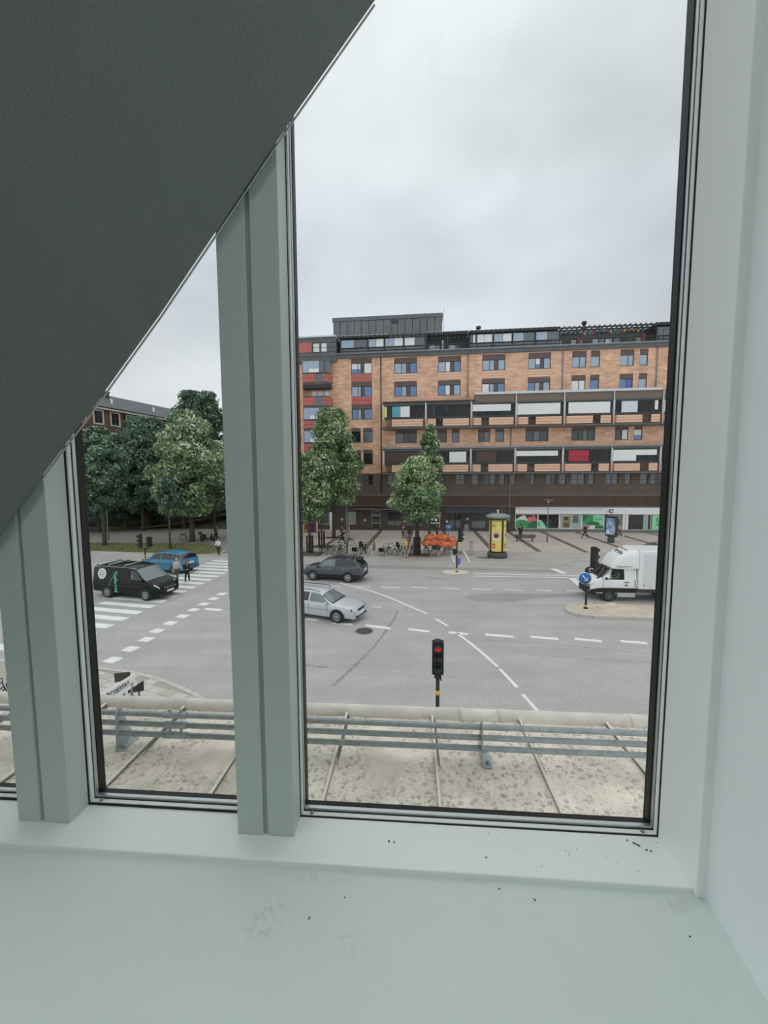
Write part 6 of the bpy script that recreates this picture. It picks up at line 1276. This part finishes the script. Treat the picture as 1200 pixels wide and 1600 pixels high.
# orange fabric covers heaped over cargo bicycles
org = mt('orange_fabric', (232, 130, 90), k=1.1, rough=.6, var=.14, scale=3)
def cover(label, loc, size, rz):
    t = thing('fabric_cover', label, 'cover', loc, rz, 'orange covers over the cargo bicycles')
    g = MB(); rows = []; n, m_ = 18, 9; ph = random.uniform(0, 6)
    for i in range(m_ + 1):
        v = -math.pi/2 + math.pi*i/m_; r = []
        for k in range(n + 1):
            u = 2*math.pi*k/n; w = 1 + .16*math.sin(5*u + ph + 2*v) + .13*math.sin(3*u - ph + 4*v) + .08*math.sin(9*u - ph) * math.cos(3*v)
            c = math.copysign(abs(math.cos(u))**.75, math.cos(u)); s = math.copysign(abs(math.sin(u))**.75, math.sin(u))
            r.append((size[0]*w*math.cos(v)**.7*c, size[1]*w*math.cos(v)**.7*s, size[2]*(1 + .12*math.sin(3*u + ph))*math.sin(v)))
        rows.append(r)
    g.grid(rows, 0, True); put('cloth', g, org, t)
    put('seam', MB().tube([(size[0]*1.03*math.cos(a), .03*math.sin(3*a), size[2]*1.02*math.sin(a)) for a in np.linspace(.15, 2.98, 12)], .022, 5), mt('dark_orange_seam', (150, 62, 34)), t)
    put('strap', MB().tube([(.1*size[0], size[1]*1.05*math.cos(a), size[2]*1.06*math.sin(a)) for a in np.linspace(.1, 3.0, 10)], .028, 5), mt('dark_orange_seam', (150, 62, 34)), t)
for k, (x, y, z, sx_, sy_, sz_, a, lb) in enumerate(((4.55, 37.2, 1.75, .62, .34, .30, 20, 'orange fabric cover at the top left of the heap'), (5.55, 37.3, 1.72, .62, .36, .34, -10, 'orange fabric cover at the top middle of the heap'), (6.55, 37.2, 1.45, .42, .4, .36, 60, 'orange fabric cover at the right end of the heap'),
      (4.15, 36.8, 1.25, .55, .36, .30, 35, 'orange fabric cover at the lower left end of the heap'), (4.75, 36.7, 1.28, .40, .34, .34, 70, 'orange fabric cover low in the middle left of the heap'), (5.45, 36.6, 1.20, .75, .32, .32, -38, 'long orange fabric cover slanting low across the heap'), (6.35, 36.7, 1.12, .45, .3, .26, 10, 'orange fabric cover low at the right of the heap'))):
    cover(lb, (x, y, z), (sx_, sy_, sz_), R(a))
t = thing('cover_rack', 'steel rack that carries the orange covers', 'rack', (5.2, 37.0, .11), R(-7))
for x in (-1.2, 0, 1.2): put('post', MB().tube([(x, 0, 0), (x, 0, 1.45)], .03, 6), galv_p, t)
put('bar', MB().tube([(-1.4, 0, .95), (1.5, 0, .95)], .03, 6).tube([(-1.4, 0, 1.42), (1.5, 0, 1.42)], .03, 6), galv_p, t)
# scooter in the park
t = thing('motor_scooter', 'dark motor scooter parked under the park trees at right', 'scooter', (-20.9, 45.7, .10), R(10))
for x in (-.6, .62): put('wheel', MB().torus((x, 0, .25), .2, .055, 18, 8, 'y').lathe([(.13, -.03), (.13, .03), (0, .03)], 12, (x, 0, .25), 'y'), tyre_m, t)
put('body', MB().ext([(-.85, .45), (-.75, .75), (-.2, .78), (-.1, .45), (.25, .32), (.42, .95), (.52, .95), (.62, .4), (.3, .2), (-.5, .25)], -.14, .14, 'y'), mt('scooter_black', (36, 38, 42), rough=.3), t, bevel=.04); put('seat', MB().ball((-.45, 0, .82), (.36, .14, .07), 10, 6), trim_b, t); put('handlebar', MB().tube([(.46, 0, .9), (.42, 0, 1.05)], .03, 6).tube([(.35, .3, 1.06), (.43, 0, 1.05), (.35, -.3, 1.06)], .02, 6), trim_b, t); put('top_case', MB().box(-.95, -.62, -.18, .18, .85, 1.15), trim_b, t, bevel=.05); put('headlamp', MB().ball((.55, 0, .92), (.06, .09, .08), 8, 6), lamp_c, t)

# ------------------------------------------------------------------ people (x forward, y left, z up; feet on the ground)
skin = mt('skin', (206, 164, 142), k=1.1, rough=.6)
def skinned(name, verts, edges, radii, mat, parent, root=0, sub=1):
    me = bpy.data.meshes.new(name); me.from_pydata(verts, edges, []); me.materials.append(mat)
    o = link(name, me, parent); mo = o.modifiers.new('skin', 'SKIN'); mo.use_smooth_shade = True
    me.skin_vertices if me.skin_vertices else None
    if not me.skin_vertices: 
        bpy.context.view_layer.objects.active = o
    sv = me.skin_vertices[0].data
    for i, r in enumerate(radii):
        sv[i].radius = (r, r) if not isinstance(r, tuple) else r; sv[i].use_root = (i == root)
    s = o.modifiers.new('smooth', 'SUBSURF'); s.levels = sub; s.render_levels = sub
    return o
class Skel:
    def __init__(s): s.v = []; s.e = []; s.r = []
    def add(s, p, r, prev=None):
        s.v.append(tuple(p)); s.r.append(r); i = len(s.v) - 1
        if prev is not None: s.e.append((prev, i))
        return i
def person(label, loc, rz, top, legs, hair, legswing=(.0, .0), knee=(0, 0), arm=(.1, -.1), elbow=(.3, .3), lean=.03, sit=False, shoes=(40, 40, 42), h=1.75, hood=False, long_hair=False, turn=0.0, bag=None, coat=0.0, group=None):
    """legswing, knee, arm, elbow: (left, right) angles in radians, forward positive"""
    t = thing('person', label, 'person', loc, rz, group); k = h / 1.75
    pz = (.93 if not sit else .50)
    def pt(x, y, z): return Vector((x*k, y*k, z*k))
    B = Skel(); up_ = Vector((math.sin(lean), 0, math.cos(lean)))
    pel = Vector((0, 0, pz)); chest = pel + up_ * .36; neck = pel + up_ * .53; hb = pel + up_ * .60; hm = pel + up_ * .70 + Vector((.015, 0, 0)); ht = pel + up_ * .795
    S = lambda v: tuple(v * k)
    i0 = B.add(S(pel), (.125*k, .10*k)); i1 = B.add(S(pel + up_*.17), (.115*k, .09*k), i0); i2 = B.add(S(chest), (.14*k, .10*k), i1); i3 = B.add(S(neck), .055*k, i2); i4 = B.add(S(hb), .06*k, i3); i5 = B.add(S(hm), (.082*k, .092*k), i4); i6 = B.add(S(ht), .055*k, i5)
    T = Skel(); P = Skel(); j0 = T.add(S(pel + up_*(.02 - coat)), (.15*k, .12*k)); j1 = T.add(S(pel + up_*.18), (.135*k, .11*k), j0); j2 = T.add(S(chest), (.165*k, .122*k), j1); j3 = T.add(S(neck + up_*-.02), .075*k, j2)
    q0 = P.add(S(pel + up_*.04), (.14*k, .115*k))
    feet = []
    for s, sw, kn in ((1, legswing[0], knee[0]), (-1, legswing[1], knee[1])):
        hip = pel + Vector((0, s*.09, -.05)); a = sw; d1 = Vector((math.sin(a), 0, -math.cos(a))); kp = hip + d1*.42; a2 = a - kn; d2 = Vector((math.sin(a2), 0, -math.cos(a2))); an = kp + d2*.40
        feet.append((an, a2))
        b = B.add(S(hip), .085*k, i0); b = B.add(S(kp), .055*k, b); b = B.add(S(an), .036*k, b)
        f = a2 * .5; toe = an + Vector((math.cos(f)*.13, 0, -.055 + math.sin(f)*.06)); B.add(S(toe), .03*k, b)
        c = P.add(S(hip), .098*k, q0); c = P.add(S(hip + d1*.2), .082*k, c); c = P.add(S(kp), .066*k, c); P.add(S(an + d2*-.03), .052*k, c)
    hands = []
    for s, a, el in ((1, arm[0], elbow[0]), (-1, arm[1], elbow[1])):
        sh = neck + up_*-.06 + Vector((0, s*.185, 0)); d1 = Vector((math.sin(a), s*.10, -math.cos(a))).normalized(); ep = sh + d1*.29; a2 = a + el; d2 = Vector((math.sin(a2), -s*.03, -math.cos(a2))).normalized(); wr = ep + d2*.25
        b = B.add(S(sh), .058*k, i2); b = B.add(S(ep), .042*k, b); b = B.add(S(wr), .028*k, b); pm = wr + d2*.07; pi_ = B.add(S(pm), (.036*k, .018*k), b)
        for q, (of, ln) in enumerate(((-.030, .075), (-.010, .085), (.010, .08), (.028, .065))):
            side_ = Vector((math.cos(a2), 0, math.sin(a2))); f0 = pm + d2*.03 + side_*of; f1 = f0 + d2*ln*.55; f2 = f1 + (d2*.8 + Vector((0, -s*.6, 0))).normalized()*ln*.5
            g = B.add(S(f0), .009*k, pi_); g = B.add(S(f1), .0085*k, g); B.add(S(f2), .007*k, g)
        th = pm + side_*.045 - d2*.03; g = B.add(S(th), .010*k, pi_); B.add(S(th + (d2 + side_*.6).normalized()*.045), .008*k, g)
        c = T.add(S(sh), .075*k, j2); c = T.add(S(ep), .06*k, c); T.add(S(wr + d2*-.02), .045*k, c)
    skinned('body', B.v, B.e, B.r, skin, t); skinned('jacket', T.v, T.e, T.r, mt('cloth_' + '_'.join(map(str, top)), top, k=1.1, rough=.85, var=.08, scale=8), t); skinned('trousers', P.v, P.e, P.r, mt('cloth_' + '_'.join(map(str, legs)), legs, k=1.1, rough=.85, var=.08, scale=8), t)
    sm = mt('shoe_' + '_'.join(map(str, shoes)), shoes, k=1.1, rough=.6)
    for an, a2 in feet:
        f = a2 * .5; m_ = MB().ball((.05, 0, -.03), (.14, .05, .045), 10, 6).box(-.09, .17, -.045, .045, -.085, -.065).ball((-.05, 0, .0), (.055, .05, .06), 8, 6)
        m_.xf(Matrix.Scale(k, 4) @ Matrix.Translation(an) @ Matrix.Rotation(-f, 4, 'Y')); put('shoe', m_, sm, t)
    hc = (hm + Vector((-.012, 0, .03)))
    hr = MB(); rows = []
    for i in range(7):
        ph = math.pi/2 * (1 - i/6 * (1.35 if long_hair or hood else 1.15)); r = []
        for q in range(15):
            th = R(55) + R(250) * q/14 if i > 2 else 2*math.pi*q/14
            r.append(tuple(Vector((hc.x + .112*math.cos(ph)*math.cos(th), .098*math.cos(ph)*math.sin(th), hc.z + .115*math.sin(ph))) * k))
        rows.append(r)
    hr.grid(rows, 0, True, True)
    if long_hair: hr.ball(tuple((hc + Vector((-.07, 0, -.14))) * k), (.05*k, .085*k, .14*k), 8, 6)
    put('hood' if hood else 'hair', hr, mt('hair_' + '_'.join(map(str, hair)), hair, k=1.0, rough=.8), t)
    fc = MB().ball(tuple((hm + Vector((.103, 0, -.005)))*k), (.022*k, .014*k, .024*k), 6, 5)
    for s in (1, -1): fc.ball(tuple((hm + Vector((-.0, s*.092, .0)))*k), (.02*k, .012*k, .03*k), 6, 5)
    put('nose_and_ears', fc, skin, t)
    ey = MB(); [ey.ball(tuple((hm + Vector((.088, s*.034, .022)))*k), .010*k, 6, 5) for s in (1, -1)]; put('eyes', ey, mt('eye_dark', (40, 34, 32)), t)
    put('mouth', MB().ball(tuple((hm + Vector((.086, 0, -.048)))*k), (.008*k, .024*k, .006*k), 6, 4), mt('lip', (170, 104, 98)), t)
    if bag:
        m_ = MB().box(-.28, -.16, -.13, .13, pz + .12, pz + .48) if bag[0] == 'pack' else MB().box(-.12, .16, -.26, -.20, pz - .35, pz + .02); m_.xf(Matrix.Scale(k, 4)); put('backpack' if bag[0] == 'pack' else 'carrier_bag', m_, mt('bag_' + '_'.join(map(str, bag[1])), bag[1], rough=.8), t, bevel=.03)
    return t
person('person in a pale hooded top and olive trousers crossing beside the blue car', (-14.9, 27.55, 0), R(78), (214, 210, 208), (98, 92, 84), (196, 172, 140), (.28, -.22), (.1, .25), (-.2, .25), (.3, .4), h=1.78, shoes=(235, 235, 235))
person('person in black clothes and white shoes crossing beside the pale hooded one', (-14.12, 27.45, 0), R(80), (34, 36, 40), (32, 33, 36), (150, 110, 76), (-.12, .15), (.15, .05), (.15, -.1), (.5, .3), h=1.68, shoes=(238, 238, 238), long_hair=True, bag=('pack', (28, 30, 34)))
person('person in a white shirt and dark shorts waiting at the end of the zebra crossing', (-16.0, 37.2, .0), R(-95), (214, 216, 224), (66, 68, 78), (84, 66, 54), (.04, -.04), (.0, .05), (.25, .2), (1.3, 1.4), h=1.76, shoes=(210, 200, 190))
person('person in dark clothes striding past the green shop panel', (24.25, 46.6, .14), R(180 - 8), (48, 50, 54), (40, 42, 48), (200, 190, 176), (.48, -.45), (.05, .25), (-.35, .35), (.3, .4), h=1.78, shoes=(90, 88, 86))
person('person in a beige jacket walking by the shop door with a light bag', (28.9, 47.4, .14), R(180 - 4), (206, 188, 160), (70, 66, 66), (110, 92, 76), (.42, -.42), (.05, .3), (-.2, .3), (.4, .5), h=1.74, shoes=(232, 232, 230), bag=('carrier', (186, 160, 150)))
person('person in a long black hooded coat standing behind the green bench', (16.3, 46.2, .14), R(70), (26, 28, 30), (26, 28, 30), (24, 26, 28), (.06, -.06), (.05, .1), (.25, .2), (.5, .5), .04, h=1.82, hood=True, coat=.30)
person('person in a dark jacket standing with a bicycle under the left trees', (-5.0, 46.2, .14), R(175), (44, 46, 52), (40, 42, 48), (60, 50, 44), (.05, -.08), (.0, .1), (.3, .25), (.6, .5), h=1.80)
person('person in a light grey top and pale jeans beside the dark jacketed person', (-4.25, 46.9, .14), R(200), (176, 176, 180), (140, 158, 186), (90, 70, 56), (.12, -.12), (.05, .15), (.2, -.1), (.5, .3), h=1.74)
person('person in black standing behind the blue plate sign', (6.35, 46.4, .14), R(170), (34, 36, 40), (38, 40, 46), (50, 42, 38), (.1, -.1), (.05, .1), (.2, -.1), (.4, .3), h=1.82)
person('person in dark blue standing behind the slim signal pole', (2.35, 47.3, .14), R(100), (44, 54, 72), (40, 44, 52), (60, 48, 40), (.08, -.06), (.05, .1), (.2, .1), (.4, .6), h=1.76)
person('person in dark clothes beside the scooter under the park trees', (-20.3, 46.9, .10), R(200), (50, 52, 58), (48, 50, 56), (52, 44, 40), (.1, -.1), (.05, .1), (.3, .2), (.6, .5), h=1.75)
drv = person('driver in a yellow vest behind the wheel of the white box van', (13.25 + .95, 23.75 - .50, .62), R(180 - 5.0), (206, 214, 110), (50, 54, 64), (60, 52, 46), (1.35, 1.3), (1.2, 1.2), (.9, .9), (.6, .6), .0, True, h=1.6)
# ------------------------------------------------------------------ trees: trunk, limbs and leaf blades
bark = mt('grey_brown_bark', (86, 78, 70), k=0.9, rough=.95, var=.25, scale=6, bump=.5, bscale=20)
def leafmat(n, c):
    m = mt(n, c, k=3.5, rough=.65, spec=.3)
    t = m.node_tree; b = t.nodes['Principled BSDF']; tr = t.nodes.new('ShaderNodeBsdfTranslucent'); tr.inputs[0].default_value = b.inputs['Base Color'].default_value
    mx = t.nodes.new('ShaderNodeMixShader'); mx.inputs[0].default_value = .4; o = [n_ for n_ in t.nodes if n_.type == 'OUTPUT_MATERIAL'][0]
    t.links.new(b.outputs[0], mx.inputs[1]); t.links.new(tr.outputs[0], mx.inputs[2]); t.links.new(mx.outputs[0], o.inputs[0])
    return m
LM = {'lime': [leafmat('leaf_mid_green', (78, 95, 68)), leafmat('leaf_dark_green', (56, 72, 55)), leafmat('leaf_pale_underside', (138, 152, 118)), leafmat('leaf_fresh', (98, 116, 80))],
      'dark': [leafmat('leaf_deep', (60, 76, 64)), leafmat('leaf_deeper', (50, 64, 56)), leafmat('leaf_grey_green', (98, 113, 96)), leafmat('leaf_green', (72, 92, 72))],
      'pale': [leafmat('leaf_olive', (90, 104, 78)), leafmat('leaf_dark_olive', (66, 80, 64)), leafmat('leaf_silver', (158, 168, 130)), leafmat('leaf_yellowish', (116, 129, 92))]}
def crown_mesh(name, H_, zb, rx, ry, n, mats, size, cone=.5, seed=1, pw=(.46, .26, .10, .18)):
    """leaf blades on clumps that fill a crown from zb to H_"""
    rg = np.random.default_rng(seed); hc = H_ - zb
    nc = 90 + int(hc * 6); u = rg.random(nc); t = u ** .85; prof = np.sin(np.pi * np.clip(t * (1 - .15) + .10, 0, 1)) ** .65 * (1 - cone * t ** 1.6)
    ang = rg.random(nc) * 2*np.pi; rad = rg.random(nc) ** .42
    cen = np.stack([np.cos(ang)*rad*prof*rx, np.sin(ang)*rad*prof*ry, zb + t*hc], 1); cr_r = (.11 + .10 * rg.random(nc)) * min(hc, 2.2*rx) * .75
    ci = rg.integers(0, nc, n); d = rg.normal(size=(n, 3)); d /= np.linalg.norm(d, axis=1)[:, None]; rr = cr_r[ci] * rg.random(n) ** .35
    pos = cen[ci] + d * rr[:, None] * np.array([1, 1, .75]); pos[:, 2] = np.clip(pos[:, 2], zb - .3, H_ + .1)
    nrm = d + rg.normal(size=(n, 3)) * .55 + np.array([0, 0, .45]); nrm /= np.linalg.norm(nrm, axis=1)[:, None]
    a = np.cross(nrm, rg.normal(size=(n, 3))); a /= np.linalg.norm(a, axis=1)[:, None]; b = np.cross(nrm, a)
    s = size * (.7 + .6 * rg.random(n))[:, None]
    q = np.stack([pos - a*s, pos + b*s*.55 + nrm*s*.12, pos + a*s, pos - b*s*.55 + nrm*s*.12], 1).reshape(-1, 3)
    me = bpy.data.meshes.new(name); me.vertices.add(4*n); me.vertices.foreach_set('co', q.astype(np.float32).ravel())
    me.loops.add(4*n); me.loops.foreach_set('vertex_index', np.arange(4*n, dtype=np.int32)); me.polygons.add(n)
    me.polygons.foreach_set('loop_start', np.arange(0, 4*n, 4, dtype=np.int32))
    w = np.array(pw); up = (pos[:, 2] - zb) / hc
    mi = rg.choice(4, n, p=w / w.sum()); clump = rg.random(nc)
    mi = np.where((clump[ci] > .72) & (rg.random(n) < .45) & (up > .25), 2, mi); mi = np.where((clump[ci] < .25) & (rg.random(n) < .6), 1, mi)
    me.polygons.foreach_set('material_index', mi.astype(np.int32))
    for m_ in mats: me.materials.append(m_)
    me.update(calc_edges=True); return me, cen
def tree(name, label, loc, H_, zb, rx, ry, kind, n, size=.17, cone=.5, seed=1, tr=.16, guard=False, pw=(.46, .26, .10, .18), group=None, rz=0.0):
    t = thing(name, label, 'tree', loc, rz, group)
    me, cen = crown_mesh('crown', H_, zb, rx, ry, n, LM[kind], size, cone, seed, pw)
    trk = MB().tube([(0, 0, 0), (0, 0, .25), (.03, .02, zb), (.05, -.03, zb + (H_ - zb)*.45), (0, 0, H_*.93)], [tr*1.35, tr, tr*.82, tr*.5, .03], 10); put('trunk', trk, bark, t)
    br = MB(); rg = random.Random(seed)
    for k in range(14):
        c = cen[rg.randrange(len(cen))]; z0 = max(zb*.85, c[2] - (abs(c[0]) + abs(c[1]))*.7); br.tube([(0.03, 0, z0), (c[0]*.5, c[1]*.5, z0 + (c[2]-z0)*.6), tuple(c)], [tr*.35, tr*.22, .02], 6)
    put('limbs', br, bark, t)
    link('crown', me, t, kind='stuff')
    if guard:
        g = MB()
        for k in range(8): a = 2*math.pi*k/8; g.box(.33*math.cos(a) - .03, .33*math.cos(a) + .03, .33*math.sin(a) - .03, .33*math.sin(a) + .03, 0, 1.7)
        for z in (.15, .9, 1.6): g.torus((0, 0, z), .33, .025, 16, 5, 'z')
        put('tree_guard', g, mt('black_iron_guard', (38, 38, 38), rough=.6), t)
    return t
tree('street_tree', 'small street tree with an iron guard behind the dark SUV', (-7.35, 38.1, .14), 9.6, 3.2, 2.2, 2.2, 'lime', 11000, .15, .45, 3, .15, True)
tree('street_tree', 'tall leafy street tree before the left wing of the brick block', (-6.25, 48.0, .14), 15.6, 3.4, 3.9, 3.2, 'lime', 26000, .17, .55, 4, .24)
tree('street_tree', 'round crowned street tree in front of the orange covers and bicycles', (3.15, 36.9, .14), 9.2, 3.4, 2.65, 2.4, 'lime', 15000, .15, .5, 5, .22, True, (.40, .20, .12, .28))
tree('street_tree', 'slender pointed street tree behind the round crowned one', (5.4, 46.2, .14), 13.4, 3.6, 1.75, 1.75, 'lime', 13000, .16, .62, 6, .17, False, (.36, .44, .06, .14))
tree('young_tree', 'young tree in a tall guard right of the first guarded street tree', (-6.75, 41.6, .14), 8.0, 3.4, 1.0, 1.0, 'dark', 3500, .15, .5, 7, .09, True)
tree('verge_tree', 'slim tree with a visible trunk on the verge at the far left', (-31.3, 43.2, .12), 12.9, 4.0, 2.6, 2.4, 'dark', 16000, .19, .45, 8, .23)
tree('verge_tree', 'large pale green lime tree above the blue car', (-22.75, 45.8, .10), 15.0, 3.4, 4.7, 4.2, 'pale', 34000, .21, .62, 9, .30)
tree('verge_tree', 'thin young tree trunk standing before the large lime tree', (-22.75, 41.0, .12), 7.6, 4.2, 1.1, 1.0, 'dark', 4000, .17, .4, 10, .11)
tree('verge_tree', 'tree at the right edge of the narrow pane above the scooter', (-21.6, 49.4, .10), 12.0, 3.8, 2.9, 2.6, 'pale', 14000, .2, .5, 11, .14)
tree('park_tree', 'old dark park tree with a thick trunk on the slope', (-36.3, 59.6, .15), 16.5, 3.6, 5.4, 4.2, 'dark', 26000, .24, .35, 12, .55)
LB = ['dark park tree behind the slim verge tree', 'dark park tree left of the thick trunked one', 'tall dark park tree behind the pale lime tree', 'tall park tree touching the post at the right of the narrow pane', 'lower park tree below the red brick house', 'dark park tree between the lime tree and the thick trunk', 'bushy dark tree low behind the park lamp', 'bushy dark park tree at the foot of the slope']
for i, (x, y, z, H_, zb, rx, n) in enumerate(((-40.2, 54.6, .1, 13.3, 2.2, 3.3, 13000), (-38.3, 57.3, .15, 12.0, 2.0, 3.0, 11000), (-31.9, 66, 1.0, 20.8, 2.0, 4.6, 17000), (-27.5, 62, .8, 20.0, 2.0, 3.8, 16000), (-34.6, 55.6, .1, 14.2, 3.0, 3.6, 13000), (-30, 58, .3, 13.5, 2.5, 3.8, 13000), (-37.6, 61.8, .3, 5.5, .3, 3.2, 7000), (-26, 69, 1.5, 9.0, .3, 5.0, 9000))):
    tree('park_tree', LB[i], (x, y, z), H_, zb, rx, rx * .85, 'dark', n, .25, .4, 20 + i, .25)

# ------------------------------------------------------------------ red brick house on the hill
rbrick = brickmat('dark_red_brick', (114, 78, 70), 1.3, (.84, .82, .82), .14)
HO = Vector((-43.2, 57.4, 0)); HA = math.atan2(.954, .30)
hs = thing('brick_house', 'long red brick house with white framed windows above the park trees', 'building', tuple(HO), HA)
# local frame: x runs away along the front, y positive is behind the front
Z0, ZE = 2.5, 18.3
hw = []
for k in range(-3, 9):
    for z in (15.85, 12.7, 9.5): hw.append((-.72 + 2.63*k - .7, -.72 + 2.63*k + .7, z, z + 1.95))
mbw = MB(); us = sorted({-14, 26} | {h[i] for h in hw for i in (0, 1)}); zs = sorted({Z0, ZE} | {h[i] for h in hw for i in (2, 3)})
for i in range(len(us)-1):
    for j in range(len(zs)-1):
        cu, cz = (us[i]+us[i+1])/2, (zs[j]+zs[j+1])/2
        if not any(h[0] < cu < h[1] and h[2] < cz < h[3] for h in hw): mbw.add([(us[i], 0, zs[j]), (us[i+1], 0, zs[j]), (us[i+1], 0, zs[j+1]), (us[i], 0, zs[j+1])], [(0,1,2,3)])
mbw.box(-14, 26, .2, 10, Z0, ZE - .1); put('wall', mbw, rbrick, hs)
hgl = mt('house_window_dark', (52, 54, 58), rough=.1, spec=.8); hfr = mt('house_white_frame', (226, 222, 212), k=1.2, rough=.6)
for a, b_, c, e_ in hw:
    f = MB().box(a - .1, a + .06, -.06, .12, c - .1, e_ + .1).box(b_ - .06, b_ + .1, -.06, .12, c - .1, e_ + .1).box(a, b_, -.06, .12, e_ - .06, e_ + .1).box(a, b_, -.06, .12, c - .1, c + .06)
    o = put('window', f, hfr, hs); put('pane', MB().box(a + .06, b_ - .06, .06, .08, c + .06, e_ - .06), hgl, o); put('mullion', MB().box((a+b_)/2 - .035, (a+b_)/2 + .035, .03, .06, c, e_).box(a, b_, .03, .06, c + 1.2, c + 1.26), mt('house_mullion_grey', (90, 90, 90)), o)
hroof = mt('dark_grey_roof', (92, 96, 98), k=1.2, rough=.7, var=.12, scale=1.5)
put('roof', MB().add([(-14.4, -.6, ZE), (26.4, -.6, ZE), (26.4, 5, ZE + 3.1), (-14.4, 5, ZE + 3.1), (-14.4, 10.6, ZE), (26.4, 10.6, ZE), (-14.4, -.6, ZE - .18), (26.4, -.6, ZE - .18)], [(0,1,2,3), (3,2,5,4), (6,7,1,0), (0,3,4), (1,5,2)]), hroof, hs)
put('eave', MB().box(-14.4, 26.4, -.66, -.1, ZE - .30, ZE - .02), hfr, hs); put('gutter', MB().tube([(-14.4, -.72, ZE + .02), (26.4, -.72, ZE + .02)], .09, 8), mt('dark_gutter', (44, 46, 48)), hs)
for u, w, h in ((3.6, 1.5, 2.4), (5.4, 1.2, 1.4)): put('chimney', MB().box(u, u + w, 3.6, 4.9, ZE + 1.8, ZE + 1.9 + h).box(u - .1, u + w + .1, 3.5, 5.0, ZE + 1.8 + h, ZE + 2.0 + h), mt('dark_chimney', (58, 60, 62), k=1.2), hs)
for u in (5.3, 13.0): put('roof_vent', MB().tube([(u, 1.5, ZE + .6), (u, 1.5, ZE + 1.9)], .15, 8), hfr, hs)
put('downpipe', MB().tube([(6.0, -.12, Z0), (6.0, -.12, ZE)], .09, 8), mt('dark_gutter', (44, 46, 48)), hs)
